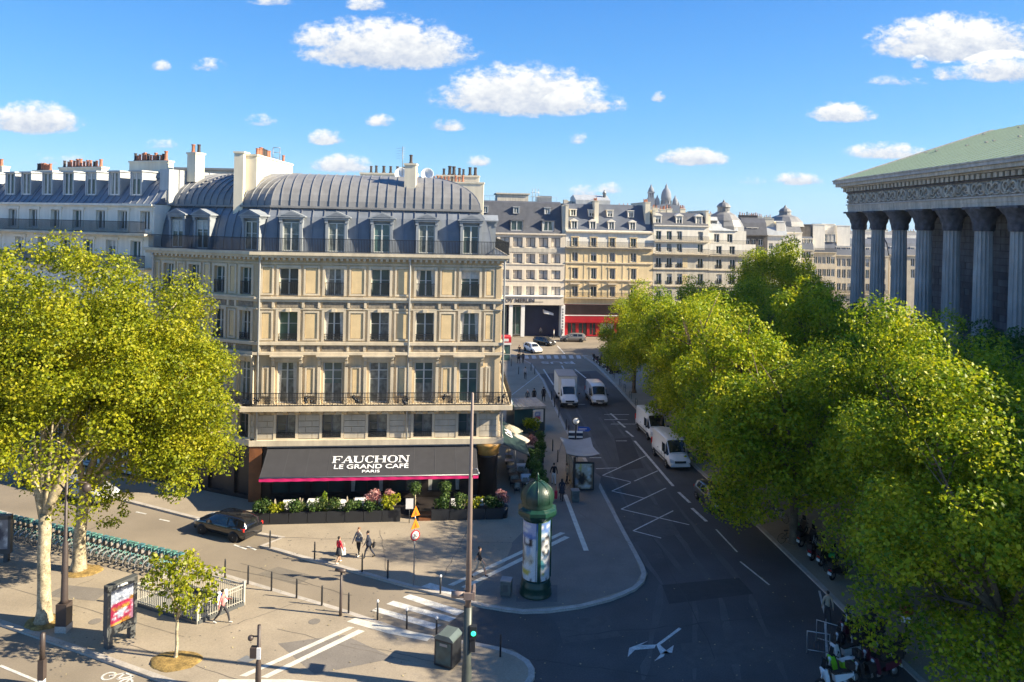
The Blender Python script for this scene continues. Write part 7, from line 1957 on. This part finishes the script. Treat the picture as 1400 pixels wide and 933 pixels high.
def mirror_pair(t, x, y, z):
    for s in (1, -1): MB().cbox((x, s * y, z), (.12, .2, .16)).build('wing_mirror', M_plast, t)
def hatch_ends(L_, w, zb, z0=.3, grille=True, tail_y=.5, col=None):
    def fr(t):
        for s in (1, -1): MB().prism([(L_ - .22, .60), (L_ + .015, .58), (L_ + .0, .72), (L_ - .28, .80)], s * (w - .46), s * (w - .10), axis='y').build('headlight', M_lamp, t)
        MB().box(L_ - .05, L_ + .025, -w * .5, w * .5, .5, .62).build('grille', M_plast, t); MB().box(L_ - .1, L_ + .03, -w * .84, w * .84, .22, .40).build('bumper', M_plast, t); MB().box(L_ + .03, L_ + .04, -.26, .26, .40, .5).build('number_plate', M_plate, t); mirror_pair(t, L_ - 1.35, w + .08, .98)
    def rr(t):
        for s in (1, -1): MB().prism([(-L_ - .02, .74), (-L_ + .22, .78), (-L_ + .25, .94), (-L_ + .0, .92)], s * (w - .44), s * (w + .004), axis='y').build('tail_light', M_tail, t)
        MB().box(-L_ - .045, -L_ + .1, -w * .86, w * .86, .26, .46).build('bumper', M_plast, t); MB().box(-L_ - .05, -L_ - .02, -.26, .26, .55, .66).build('number_plate', M_plate, t); MB().lathe([(.06, 0), (.06, .01)], 10, M=Matrix.Translation((-L_ - .02, 0, .84)) @ Matrix.Rotation(R(90), 4, 'Y')).build('badge', M_rim, t)
    return fr, rr
CAR = [(-2.12, .74, .40, .80, .62, .90), (-2.05, .82, .30, .90, .66, 1.0), (-1.92, .86, .27, .95, .64, 1.30), (-1.55, .885, .25, .95, .64, 1.44), (-.75, .89, .23, .94, .64, 1.48), (.05, .89, .23, .93, .63, 1.47), (.45, .89, .23, .92, .61, 1.40), (1.12, .885, .23, .90, .70, .97), (1.65, .86, .24, .82, .66, .86), (1.98, .78, .26, .70, .58, .74), (2.10, .64, .34, .60, .5, .63)]
def car(label, loc, hd, col, group=None, scale=None, name='parked_car'):
    fr, rr = hatch_ends(2.06, .84, .9)
    t = vehicle(name, label, 'car', loc, hd, CAR, [(3, 4), (4, 5), (5, 6)], col, (-1.3, 1.28), .315, .2, .885, [(1, 3, 'rear_window'), (6, 7, 'windscreen')], fr, rr, group=group)
    if scale: t.scale = scale
    return t
p_black, p_silver, p_whitec, p_greyc = paint('black_car_paint', (.008, .009, .012), .12, 1.0), paint('silver_car_paint', (.36, .36, .36), .3), paint('white_car_paint', (.74, .74, .73)), paint('grey_car_paint', (.17, .165, .155), .3)
VAN = [(-2.75, .92, .42, 1.0, .84, 2.25), (-2.6, .97, .36, 1.05, .86, 2.42), (-1.0, .99, .33, 1.08, .86, 2.48), (.55, .99, .33, 1.08, .86, 2.47), (1.25, .99, .33, 1.08, .82, 2.36), (1.95, .985, .33, 1.08, .78, 1.30), (2.35, .95, .34, 1.0, .74, 1.12), (2.62, .84, .38, .82, .62, .90), (2.70, .7, .42, .7, .5, .74)]
def van(label, loc, hd, col, group=None, scale=None, dark_nose=True, name='parked_van'):
    def fr(t):
        for s in (1, -1): MB().prism([(2.36, .72), (2.70, .70), (2.60, .90), (2.30, 1.02)], s * .52, s * .90, axis='y').build('headlight', M_lamp, t)
        MB().prism([(2.64, .66), (2.735, .66), (2.70, .82), (2.6, .86)], -.5, .5, axis='y').build('grille', M_plast, t); MB().box(2.45, 2.75, -.86, .86, .36, .58).build('bumper', M_plast if dark_nose else col, t); MB().box(2.751, 2.76, -.26, .26, .44, .55).build('number_plate', M_plate, t); mirror_pair(t, 1.72, 1.1, 1.32)
    def rr(t):
        for s in (1, -1): MB().box(-2.78, -2.7, s * .93 - .06, s * .93 + .06, .9, 1.5).build('tail_light', M_tail, t)
        MB().box(-2.8, -2.6, -.9, .9, .36, .54).build('bumper', M_plast, t)
    t = vehicle(name, label, 'van', loc, hd, VAN, [(4, 5)], col, (-1.75, 1.72), .35, .22, .985, [(4, 5, 'windscreen')], fr, rr, group=group)
    MB().box(.62, 1.2, -1.0, -.96, 1.2, 1.95).build('door_window', M_cglass, t); MB().box(.62, 1.2, .96, 1.0, 1.2, 1.95).build('door_window', M_cglass, t)
    for s in (1, -1):
        for x_ in (.52, 1.28): MB().box(x_ - .012, x_ + .012, s * .985 - .012, s * .985 + .012, .5, 2.0).build('door_seam', M_plast, t)
        MB().box(-2.2, 2.0, s * .985 - .02, s * .985 + .02, .62, .72).build('rub_strip', M_plast, t); MB().box(-.75, -.6, s * .99 - .025, s * .99 + .025, 1.12, 1.17).build('door_handle', M_plast, t)
    MB().box(1.98, 2.0, -.72, .72, 1.29, 1.31).build('bonnet_seam', M_plast, t); MB().tube([(1.86, -.5, 1.46), (1.6, .2, 1.86)], .012, 4).build('wiper', M_plast, t)
    MB().box(-.5, .1, -.45, .45, 2.5, 2.54).build('roof_hatch', M_grey if False else col, t)
    if scale: t.scale = scale
    return t
RD = -PI / 2 + R(4.4)                  # towards the camera down the street
tg = lambda px, py: G(px, py, .006)
# black hatchback by the cafe corner
x, y = G(311, 729, 0); car('black hatchback seen from behind at the kerb left of the cafe awning', (x, y), math.atan2(.41, -.91), p_black, scale=(1.08, 1.05, 1.02))
x, y = G(122, 683, 0); car('silver car half hidden behind the second plane tree trunk', (x, y), math.atan2(-.41, .91), p_silver, scale=(1.1, 1.08, 1.12))
x, y = G(58, 664, 0); car('black car parked in building shade behind the nearest plane tree', (x, y), math.atan2(-.41, .91), p_black)
# traffic and parked vans
x, y = tg(818, 556); van('white van driving towards the camera in the right lane', (x, y + 2.4), RD, p_whitec, None, (.95, .96, .92), name='moving_van')
x, y = tg(893, 604); van('farther white van parked at the kerb behind the small bushy tree', (x + .3, y + 2.4), RD + .04, p_whitec, 'white vans parked on the right', (1, 1, 1.0), False)
x, y = tg(923, 643); van('nearer white van parked at the kerb, flat dark grille', (x + .1, y + 2.4), RD + .04, p_whitec, 'white vans parked on the right', (.98, 1, 1.0), False)
x, y = tg(972, 704); car('dark car parked under the right trees behind the white vans', (x + .75, y + 2.0), RD + .05, paint('dark_car_paint', (.035, .036, .04)))
# box truck
x, y = tg(779, 559); xt, yt = x - .1, y + 2.3
CAB = [(-.2, .95, .45, 1.1, .86, 2.2), (.1, .98, .40, 1.12, .86, 2.28), (.55, .99, .38, 1.12, .82, 2.22), (1.3, .985, .38, 1.12, .78, 1.36), (1.75, .95, .40, 1.02, .74, 1.16), (2.1, .86, .42, .86, .62, .94), (2.2, .72, .46, .76, .5, .80)]
def tf(t):
    for s in (1, -1): MB().prism([(1.86, .78), (2.2, .74), (2.12, .92), (1.8, 1.04)], s * .50, s * .92, axis='y').build('headlight', M_lamp, t)
    MB().prism([(2.1, .70), (2.24, .70), (2.2, .88), (2.08, .92)], -.5, .5, axis='y').build('grille', M_plast, t); MB().box(1.95, 2.26, -.9, .9, .36, .64).build('bumper', M_plast, t); MB().box(2.261, 2.27, -.26, .26, .46, .57).build('number_plate', M_plate, t); mirror_pair(t, 1.1, 1.2, 1.5)
def tr(t):
    bx = MB(); bx.box(-4.4, -.15, -1.12, 1.12, .85, 3.25); bx.build('cargo_box', mat('cargo_box_white', (.72, .70, .64), .45, var=.05, streak=.04), t)
    MB().box(-4.42, -.13, -1.14, 1.14, 3.22, 3.28).build('roof_edge', M_grey, t); MB().box(-4.4, -.12, -1.13, -1.115, .8, .9).box(-4.4, -.12, 1.115, 1.13, .8, .9).build('side_rail', M_grey, t); MB().box(-4.3, 1.0, -.5, .5, .45, .85).build('chassis', M_plast, t)
    MB().prism([(-.12, 2.29), (.6, 2.26), (-.12, 2.95)], -.8, .8, axis='y').build('wind_deflector', p_whitec, t)
vehicle('box_truck', 'white box truck with grey roof standing in the bus lane', 'truck', (xt, yt), RD - .02, CAB, [(2, 3)], p_whitec, (-3.2, 1.3), .38, .24, .97, [(2, 3, 'windscreen')], tf, tr)
# far square
x, y = tg(729, 484); car('white hatchback crossing the far square towards the camera', (x, y + 2), RD + .35, p_whitec, name='moving_car')
x, y = tg(745, 474); car('black car behind the white hatchback on the far square', (x, y + 2), RD + .7, p_black, name='moving_car')
x, y = tg(783, 467); car('grey hatchback passing in profile before the red shop', (x, y), PI, p_greyc, name='moving_car', scale=(1.12, 1, 1.05))

# ------------------------------------------------------------------ bicycles
M_mint = mat('mint_frame', (.10, .25, .22), .35, var=.15, scale=5); M_tealf = mat('turquoise_frame', (.07, .20, .23), .35, var=.15, scale=5); M_gtyre = mat('grey_tyre', (.26, .25, .24), .7, var=.15)
def torus(mb, c, r, t, m=0, n=18, k=5):
    vs = []; fs = []
    for i in range(n):
        a = 2 * PI * i / n
        for j in range(k):
            b_ = 2 * PI * j / k; rr = r + t * math.cos(b_); vs.append((c[0] + rr * math.cos(a), c[1] + t * math.sin(b_), c[2] + rr * math.sin(a)))
    for i in range(n):
        for j in range(k): fs.append((i * k + j, i * k + (j + 1) % k, ((i + 1) % n) * k + (j + 1) % k, ((i + 1) % n) * k + j))
    return mb.add(vs, fs, m, True)
def make_bike(name, label, fm, share=False, tyre=None, basket=None):
    t = thing(name, label, 'bicycle'); r = .33
    for x in (-.53, .53):
        q = torus(MB(), (x, 0, r), r, .026 if share else .018)
        for i in range(8):
            a = PI * i / 8; q.add([(x + r * math.cos(a), -.003, r + r * math.sin(a)), (x - r * math.cos(a), -.003, r - r * math.sin(a)), (x - r * math.cos(a + .03), .003, r - r * math.sin(a + .03)), (x + r * math.cos(a + .03), .003, r + r * math.sin(a + .03))], [(0, 1, 2, 3)])
        q.build('wheel', tyre or M_tyre, t)
    q = MB(); rr = .035 if share else .02
    q.tube([(-.53, 0, r), (-.1, 0, .30), (.40, 0, .62), (.36, 0, .80)], rr, 6); q.tube([(-.1, 0, .30), (-.2, 0, .74)], rr, 6); q.tube([(.53, 0, r), (.42, 0, .66), (.36, 0, .95)], rr * .8, 6); q.tube([(-.53, 0, r), (-.17, 0, .62), (.4, 0, .68 if not share else .50)], rr * .8, 6)
    q.build('frame', fm, t)
    MB().prism([(-.36, .80), (-.30, .86), (-.06, .84), (-.06, .81)], -.07, .07, axis='y').build('saddle', M_plast, t)
    MB().tube([(.24, -.29, .99), (.36, -.2, 1.03), (.36, .2, 1.03), (.24, .29, .99)], .016, 5).build('handlebar', M_plast, t)
    MB().tube([(-.12, -.12, .22), (-.1, -.1, .3), (-.1, .1, .3), (-.08, .12, .38)], .014, 4).build('crank', M_rim, t)
    if share or basket:
        MB().prism([(.42, .70), (.66, .70), (.74, .93), (.40, .93)], -.17, .17, axis='y').build('basket', basket or fm, t)
    if share:
        for x in (-.53, .53):
            q = MB()
            pts = [(x + (r + .035) * math.cos(a), z_, r + (r + .035) * math.sin(a)) for a in np.linspace(.3, 2.6, 9) for z_ in (-.04, .04)]
            q.add(pts, [(2 * i, 2 * i + 1, 2 * i + 3, 2 * i + 2) for i in range(8)])
            q.build('mudguard', mat('pale_mudguard', (.34, .36, .35), .4), t)
        MB().box(.40, .56, -.03, .03, 0, .72).build('dock', M_apg, t)
    return freeze(t)
b0, b1 = G(236, 783, zp), G(-22, 722, zp)
n = 33; mint = make_bike('share_bicycle', 'x', M_mint, True, M_gtyre); teal = make_bike('share_bicycle', 'x', M_tealf, True, M_gtyre)
lean = math.atan2(.935, .355)
for i in range(n):
    f = i / (n - 1); p_ = Vector(b0).lerp(Vector(b1), f)
    col = (i * 7) % 3 != 0
    src = mint if col else teal
    lb = f"{'mint green' if col else 'turquoise'} docked share bicycle, {nth(i)} from the right end of the row"
    rt = (R(random.uniform(-4, 4)), 0, lean + random.uniform(-.06, .06))
    if i == 1: o = mint; o.location = (*p_, zp); o.rotation_euler = rt; o['label'] = lb
    elif i == 0: o = teal; o.location = (*p_, zp); o.rotation_euler = rt; o['label'] = lb
    else: o = copy_tree(src, (*p_, zp), rt, lb)
    o['group'] = 'share bicycles docked in a row'
blk = make_bike('bicycle', 'x', M_plast); grn = make_bike('bicycle', 'x', mat('bright_green_frame', (.03, .36, .07), .4), False, None, mat('green_crate', (.04, .42, .10), .5)); grey = make_bike('bicycle', 'x', mat('pale_frame', (.45, .46, .46), .4, metal=.3))
bk = [(1066, 712, grey, 2.0, 'pale bicycle standing alone at the left of the parked bicycles'), (1078, 742, blk, .3, 'black bicycle lying nearest the kerb under the right trees'), (1094, 738, grn, 1.7, 'bicycle with bright green crate among the black bicycles'), (1105, 760, blk, 1.3, 'black bicycle right of the green crate bicycle'),
      (1118, 755, grey, 1.9, 'pale bicycle behind the black ones at the kerb'), (1124, 776, blk, 1.5, 'black bicycle standing left of the lowest green one'), (1137, 782, grn, 1.2, 'bicycle with green crate lowest at the edge of the leaves'), (1056, 700, blk, 1.8, 'black bicycle half hidden by leaves, farthest of the kerb bicycles')]
seen = set()
for (px, py, src, rt, lb) in bk:
    x, y = G(px, py, zp); lo_ = (x, y, zp)
    if src.name not in seen: o = src; seen.add(src.name); o.location = lo_; o.rotation_euler.z = rt; o['label'] = lb
    else: o = copy_tree(src, lo_, rt, lb)
    o['group'] = 'bicycles parked under the right trees'
# ------------------------------------------------------------------ motorcycles and scooters
def make_moto(name, label, fm, sm_, scooter=True):
    t = thing(name, label, 'motorcycle'); r = .29
    for x in (-.62, .66):
        q = torus(MB(), (x, 0, r), r - .07, .075, 0, 18, 6); w_ = q.build('wheel', M_tyre, t); inst(MB().lathe([(r * .6, -.03), (r * .6, .03)], 14, M=Matrix.Translation((x, 0, r)) @ Matrix.Rotation(R(90), 4, 'X')).mesh('rim', M_rim), 'rim', w_)
    MB().prism([(-.95, .62), (-.5, .45), (-.05, .38), (.0, .72), (-.35, .78), (-.95, .80)], -.15, .15, axis='y').build('tail_fairing', fm, t)
    MB().prism([(.25, .30), (.42, .30), (.55, .95), (.40, 1.02), (.30, .70)], -.2, .2, axis='y').build('front_shield', fm, t)
    MB().box(-.1, .3, -.16, .16, .24, .36).build('footboard', M_plast, t)
    q = MB(); vs = [(-.9, .80), (-.5, .86), (-.2, .80), (.02, .78), (.02, .72), (-.9, .74)]; q.prism(vs, -.15, .15, axis='y'); q.build('seat', sm_, t)
    MB().tube([(.66, 0, r), (.48, 0, .95)], .045, 6).build('fork', M_rim, t)
    MB().tube([(.28, -.36, 1.02), (.42, -.15, 1.05), (.42, .15, 1.05), (.28, .36, 1.02)], .022, 6).build('handlebar', M_plast, t)
    MB().ball((.54, 0, .86), (.07, .11, .09)).build('headlight', M_lamp, t)
    q = MB(); q.add([(.50, -.16, 1.0), (.50, .16, 1.0), (.38, .12, 1.38), (.38, -.12, 1.38), (.49, -.16, 1.0), (.49, .16, 1.0), (.37, .12, 1.38), (.37, -.12, 1.38)], [(0, 1, 2, 3), (7, 6, 5, 4)]); q.build('windshield', M_cglass, t)
    for s in (1, -1): MB().tube([(.34, s * .26, 1.05), (.30, s * .36, 1.25)], .012, 4).ball((.30, s * .37, 1.28), (.02, .07, .05), 0, 6, 4).build('mirror', M_plast, t)
    MB().box(-1.02, -.72, -.17, .17, .88, 1.18).build('top_case', M_plast, t); MB().box(-.98, -.94, -.1, .1, .66, .72).build('tail_light', M_tail, t); MB().box(-1.0, -.97, -.12, .12, .42, .58).build('number_plate', M_plate, t)
    return freeze(t)
mo = {'black': make_moto('motorcycle', 'x', M_plast, M_plast), 'white': make_moto('motorcycle', 'x', p_whitec, M_plast), 'green': make_moto('motorcycle', 'x', mat('lime_fairing', (.22, .62, .02), .3, var=.05), M_white), 'maroon': make_moto('motorcycle', 'x', mat('maroon_fairing', (.10, .012, .03), .3, var=.05), M_plast)}
ml = [(1150, 926, 'green', 3.3, 'lime green and white scooter lowest in the motorcycle bay'), (1153, 908, 'white', 3.4, 'white scooter just behind the lime green one'), (1160, 892, 'black', 3.2, 'black scooter between the white and maroon ones'), (1166, 878, 'maroon', 3.3, 'maroon scooter nearest the crowd barriers'), (1196, 914, 'maroon', 3.5, 'maroon scooter close to the kerb in the lower bay'), (1140, 944, 'white', 3.3, 'white scooter cut by the bottom picture edge'), (1186, 932, 'black', 3.4, 'black scooter near the kerb at the bottom edge'),
      (1172, 866, 'black', 3.2, 'black scooter leading the row by the crowd barriers'), (1180, 896, 'black', 3.3, 'black scooter in the middle of the lower bay'), (1208, 928, 'maroon', 3.4, 'maroon scooter right of the bottom black one'), (1190, 884, 'black', 3.5, 'black scooter under the drooping leaves'), (1214, 905, 'black', 3.3, 'black scooter by the kerb line of the lower bay'),
      (1092, 733, 'black', .6, 'black motorcycle among the bicycles, farthest along the right kerb'), (1104, 746, 'black', .5, 'black motorcycle behind the green crate bicycle'), (1118, 764, 'maroon', .6, 'maroon motorcycle parked on the pavement among bicycles'), (1132, 772, 'black', .5, 'black motorcycle on the pavement beside the maroon one'), (1146, 790, 'black', .6, 'black motorcycle nearest the walker in beige jacket'),
      (818, 494, 'black', .3, 'black motorcycle at the far end by the sunny crossing'), (822, 497, 'maroon', .4, 'second motorcycle from the far crossing'), (826, 501, 'black', .3, 'black motorcycle, third from the far crossing'), (831, 504, 'white', .35, 'pale scooter in the far motorcycle row'), (836, 508, 'black', .4, 'black motorcycle, last but one before the hoop barriers'), (841, 512, 'black', .25, 'black motorcycle nearest the hoop barriers')]
seen = set()
for i, (px, py, k, rt, lb) in enumerate(ml):
    z_ = 0 if i < 12 else (zp if i < 17 else .006)
    x, y = G(px, py, z_); src = mo[k]; lo_ = (x, y, z_); rot = (R(7 if i < 12 else 5), 0, rt)
    if k not in seen: o = src; seen.add(k); o.location = lo_; o.rotation_euler = rot; o['label'] = lb
    else: o = copy_tree(src, lo_, rot, lb)
    o['group'] = 'scooters in the lower right bay' if i < 12 else 'motorcycles among the kerb bicycles' if i < 17 else 'motorcycles at the far crossing'
# ------------------------------------------------------------------ people
def skin_person(spec, cols):
    """one continuous skinned body; parts of it coloured as skin, top, trousers and shoes"""
    st, arms, h = spec.get('stride', .0), spec.get('arms', (.1, -.1)), spec.get('h', 1.72)
    bend = spec.get('bend', (0, 0)); k = h / 1.74
    J = []; E = []; Rr = []; cat = []
    def j(p, r, c, par=None):
        J.append(Vector(p) * k); Rr.append((r * k if not hasattr(r, '__len__') else tuple(q * k for q in r))); cat.append(c)
        if par is not None: E.append((par, len(J) - 1))
        return len(J) - 1
    ln = spec.get('lean', 0.0)
    pel = j((0, 0, .94), (.15, .115), 2)
    wa = j((0, -.01 - ln * .3, 1.10), (.135, .10), 1, pel); ch = j((0, -.01 - ln * .7, 1.32), (.16, .115), 1, wa); up = j((0, .0 - ln, 1.44), (.12, .09), 1, ch)
    nk = j((0, -.01 - ln, 1.52), .052, 0, up); hd = j((0, -.025 - ln, 1.60), (.072, .08), 0, nk); tp = j((0, -.01 - ln, 1.69), (.066, .076), 0, hd)
    j((0, -.115 - ln, 1.615), .016, 0, hd)
    for s in (1, -1): j((s * .085, 0 - ln, 1.62), .014, 0, hd)
    for s, a, b_ in ((1, arms[0], bend[0]), (-1, arms[1], bend[1])):
        sh = j((s * .17, -ln, 1.41), .068, 1, up); el = j((s * (.22 + .02), -ln - a * .30, 1.13 + abs(a) * .03), .047, 1, sh)
        if b_: wr = j((s * .16, -ln - a * .3 - .22, 1.13 + .10), .034, spec.get('sl', 1), el)
        else: wr = j((s * .25, -ln - a * .62 - .03, .89 + abs(a) * .06), .034, spec.get('sl', 1), el)
        d = (J[wr] - J[el]).normalized() / k
        pm_ = j(J[wr] / k + d * .055 * k, (.036, .02), 0, wr)
        p0 = J[pm_] / k
        for q in range(4):
            o = Vector((0, (q - 1.5) * .019, 0)); f1 = j(p0 + o + d * .05 * k, .0095, 0, pm_); j(p0 + o + d * (.075 + .008 * (q in (1, 2))) * k + Vector((-s * .012, 0, -.004)), .008, 0, f1)
        th = j(p0 + Vector((-s * .005, -.035, 0)) + d * .012 * k, .010, 0, pm_); j(p0 + Vector((-s * .008, -.05, -.0)) + d * .035 * k, .0085, 0, th)
    for s, q in ((1, st), (-1, -st)):
        hp = j((s * .09, 0, .88), .098, 2, pel); kn = j((s * .095, -q * .20 - abs(q) * .05, .50), .066, spec.get('knee', 2), hp)
        an = j((s * .095, -q * .34 + (.10 if q < 0 else 0), .10 + (.05 if q < -.2 else 0)), .044, spec.get('calf', 2), kn)
        hl = j((s * .095, J[an].y / k + .03, .05 + (.05 if q < -.2 else 0)), .042, 3, an); j((s * .105, J[an].y / k - .17, .035), (.042, .03), 3, hl)
    me = bpy.data.meshes.new('body'); me.from_pydata([tuple(v) for v in J], E, [])
    o = bpy.data.objects.new('body', me); COL.objects.link(o)
    md = o.modifiers.new('skin', 'SKIN'); md.branch_smoothing = .4
    for i, r in enumerate(Rr):
        sv = me.skin_vertices[0].data[i]; sv.radius = r if hasattr(r, '__len__') else (r, r); sv.use_root = (i == 0)
    o.modifiers.new('sub', 'SUBSURF').levels = 1
    dg = bpy.context.evaluated_depsgraph_get(); dg.update()
    out = bpy.data.meshes.new_from_object(o.evaluated_get(dg))
    bpy.data.objects.remove(o); bpy.data.meshes.remove(me)
    out.name = 'body'; out.materials.clear()
    for c in cols: out.materials.append(c)
    mids = []; 
    for a, b_ in E: mids.append((J[a], J[b_], cat[b_]))
    for p in out.polygons:
        c = p.center; best = 9; ct = 0
        for a, b_, k_ in mids:
            ab = b_ - a; t_ = max(0, min(1, (c - a).dot(ab) / max(1e-9, ab.length_squared))); d = (c - a - ab * t_).length
            if d < best: best = d; ct = k_
        p.material_index = ct; p.use_smooth = True
    return out, k, ln
M_skin = mat('skin', (.50, .30, .20), .6, var=.05); M_skin2 = mat('dark_skin', (.14, .075, .045), .6, var=.05)
def cloth(n, c): return mat(n, c, .85, var=.15, scale=6)
def person(label, px, py, face, top, bot, shoe, spec, hair=(.02, .014, .01), z=None, skin=None, extra=None, at=None):
    zz = zp if z is None else z
    x, y = at or G(px, py, zz)
    me, k, ln = skin_person(spec, [skin or M_skin, top, bot, shoe])
    t = thing('person', label, 'person', (x, y, zz), face)
    inst(me, 'body', t)
    hm_ = mat('hair_' + str(int(hair[0] * 1000)), hair, .7, var=.2, scale=20)
    q = MB().ball((0, .018 - ln, 1.675), (.088, .098, .092), 0, 12, 8)
    if spec.get('long'): q.ball((0, .06 - ln, 1.58), (.085, .06, .14), 0, 10, 6)
    q.v = [(a * k, b_ * k, c * k) for a, b_, c in q.v]; q.build('hair', hm_, t)
    q = MB()
    for s in (1, -1): q.ball((s * .03, -.098 - ln, 1.635), .011, 0, 6, 4)
    q.v = [(a * k, b_ * k, c * k) for a, b_, c in q.v]; q.build('eyes', M_iron, t)
    MB().cbox((0, (-.103 - ln) * k, 1.572 * k), (.04 * k, .012, .010)).build('mouth', mat('lips', (.35, .12, .10), .6, var=0), t)
    if spec.get('coat'):
        q = MB(); zc0 = spec['coat']; q.lathe([(.25, zc0), (.215, zc0 + .2), (.18, 1.0), (.165, 1.12), (.15, 1.2)], 14); q.v = [(a * k, b_ * k * .8, c * k) for a, b_, c in q.v]; q.build('coat', top, t)
    if spec.get('skirt'):
        q = MB(); q.lathe([(.26, spec['skirt']), (.22, .7), (.16, 1.0), (.13, 1.04)], 14); q.v = [(a * k, b_ * k * .8, c * k) for a, b_, c in q.v]; q.build('skirt', bot, t)
    return t
def bag(label, p, r, size, m, parent_loc):
    o = thing('shoulder_bag', label, 'bag', p, r); w, d, h = size
    MB().prism([(-w / 2, 0), (w / 2, 0), (w * .42, h), (-w * .42, h)], -d / 2, d / 2, axis='y').build('pouch', m, o); MB().tube([(-w * .35, 0, h), (-w * .2, 0, h * 1.7), (w * .2, 0, h * 1.7), (w * .35, 0, h)], .012, 5).build('strap', m, o); return o
c_pink, c_blk, c_navy, c_red, c_grey, c_beige, c_dk, c_white = cloth('salmon_shirt', (.58, .20, .19)), cloth('black_cloth', (.012, .012, .014)), cloth('navy_cloth', (.020, .026, .045)), cloth('scarlet_cloth', (.62, .025, .05)), cloth('grey_knit', (.24, .23, .21)), cloth('beige_cloth', (.45, .36, .26)), cloth('charcoal_cloth', (.035, .035, .04)), cloth('white_cotton', (.68, .67, .64))
s_w, s_d = cloth('white_shoe', (.62, .60, .56)), cloth('dark_shoe', (.02, .018, .016))
E_, Wt, N_, S_ = PI / 2, -PI / 2, PI, 0.0          # the way a person faces: +X, -X, away, towards the camera
person('person in salmon shirt and dark trousers walking right beside the parking rail', 304, 852, E_ - .1, c_pink, c_dk, s_w, dict(stride=1.0, arms=(.4, -.2), bend=(1, 0), h=1.72))
person('person in red top and dark skirt stepping off the kerb', 463, 770, E_ + .9, c_red, c_dk, s_w, dict(stride=.5, arms=(.1, .2), h=1.62, skirt=.55, calf=0, knee=2))
bag('white carrier bag held by the person in red', (*G(469, 757, zp + .45), zp + .38), .4, (.34, .16, .42), c_white, None)
person('fair haired person in grey top and long black trousers standing before the hedge', 490, 760, S_ - .5, c_grey, c_blk, s_w, dict(stride=.25, arms=(-.1, .35), h=1.76, coat=.92), hair=(.22, .11, .05))
person('person in dark jacket walking left next to the grey topped person', 504, 763, Wt + .1, c_navy, c_navy, s_d, dict(stride=.8, arms=(.3, -.3), h=1.68, lean=.08, coat=.82))
bag('small dark bag hanging from the person in dark jacket', (*G(511, 746, zp + .8), zp + .72), 1.4, (.3, .12, .26), c_blk, None)
person('person in black shirt and beige shorts striding right behind the tall mast', 655, 789, E_ - .1, c_blk, c_beige, s_d, dict(stride=1.1, arms=(-.5, .5), h=1.78, sl=0, calf=0))
person('person in black jumper and white trousers walking away beside the bus shelter', 757, 663, N_ + .1, c_blk, c_white, s_d, dict(stride=.5, arms=(.3, -.3), h=1.76))
person('person in dark long coat following near the bus shelter', 768, 685, N_ - .2, c_navy, c_dk, s_d, dict(stride=.5, arms=(.2, -.2), h=1.68, coat=.62, long=1))
bag('red bag beside the person in dark long coat', (*G(760, 680, zp + .3), zp + .25), 1.4, (.42, .2, .5), c_red, None)
person('person in dark clothes, left of the pair on the far corner', 709, 497, N_ + .5, c_blk, c_dk, s_d, dict(stride=.5, h=1.75, coat=.7)); person('person in dark clothes, right of the pair on the far corner', 715, 497, N_ - .3, c_navy, c_dk, s_d, dict(stride=.6, h=1.7))
person('person in black standing behind the pair on the far corner', 710, 487, S_, c_blk, c_dk, s_d, dict(stride=.2, h=1.75))
person('person in pale grey top walking near the far bollards', 718, 519, N_, cloth('pale_grey_top', (.42, .42, .43)), c_dk, s_d, dict(stride=.7, arms=(.3, -.3), h=1.72))
person('person in black coat walking away, left of two behind the kiosk', 730, 551, N_, c_blk, c_blk, s_d, dict(stride=.6, h=1.72, coat=.7)); person('person in black coat walking away, right of two behind the kiosk', 743, 549, N_ + .2, c_blk, c_blk, s_d, dict(stride=.6, h=1.74, coat=.6))
person('person in grey jacket with pale cap left of the black coats', 721, 553, S_, cloth('slate_jacket', (.10, .115, .12)), c_dk, s_d, dict(stride=.2, h=1.7), hair=(.6, .6, .58))
person('person in beige jacket seen from behind beside the crowd barriers', 1131, 853, N_, c_beige, c_dk, s_d, dict(stride=.3, arms=(.1, -.2), h=1.76), z=0)
person('person in pale shirt waiting inside the bus shelter', 775, 662, E_, c_beige, c_dk, s_d, dict(stride=.1, h=1.68), hair=(.10, .06, .03))
# figures before the shop portico at the far end
for i, (px, py, tp_, lb) in enumerate([(739, 460, c_grey, 'tiny far figure in grey before the blue shop entrance'), (757, 463, c_white, 'tiny far figure in white top left of the shop pier'), (787, 459, c_red, 'tiny far figure before the red shop window'), (797, 459, c_dk, 'tiny far dark figure by the red shop door'), (768, 462, c_blk, 'tiny far dark figure right of the white topped one')]):
    person(lb, px, py, [S_, E_, Wt, S_, E_][i], tp_, c_dk, s_d, dict(stride=.4, h=1.72), z=0)
# diners under the awning, seated at the tables: only heads and shoulders show over the hedge
# ------------------------------------------------------------------ the air
mh = bpy.data.materials.new('haze'); mh.use_nodes = True
nt = mh.node_tree; nt.nodes.clear()
o_ = nt.nodes.new('ShaderNodeOutputMaterial'); v_ = nt.nodes.new('ShaderNodeVolumePrincipled')
v_.inputs['Color'].default_value = (.80, .88, 1.0, 1); v_.inputs['Density'].default_value = .00006; v_.inputs['Anisotropy'].default_value = .2
nt.links.new(v_.outputs[0], o_.inputs['Volume'])
hz_ = MB().box(-2700, 2700, -400, 3100, -1.2, 175).build('haze', mh)
tag(hz_, kind='stuff')
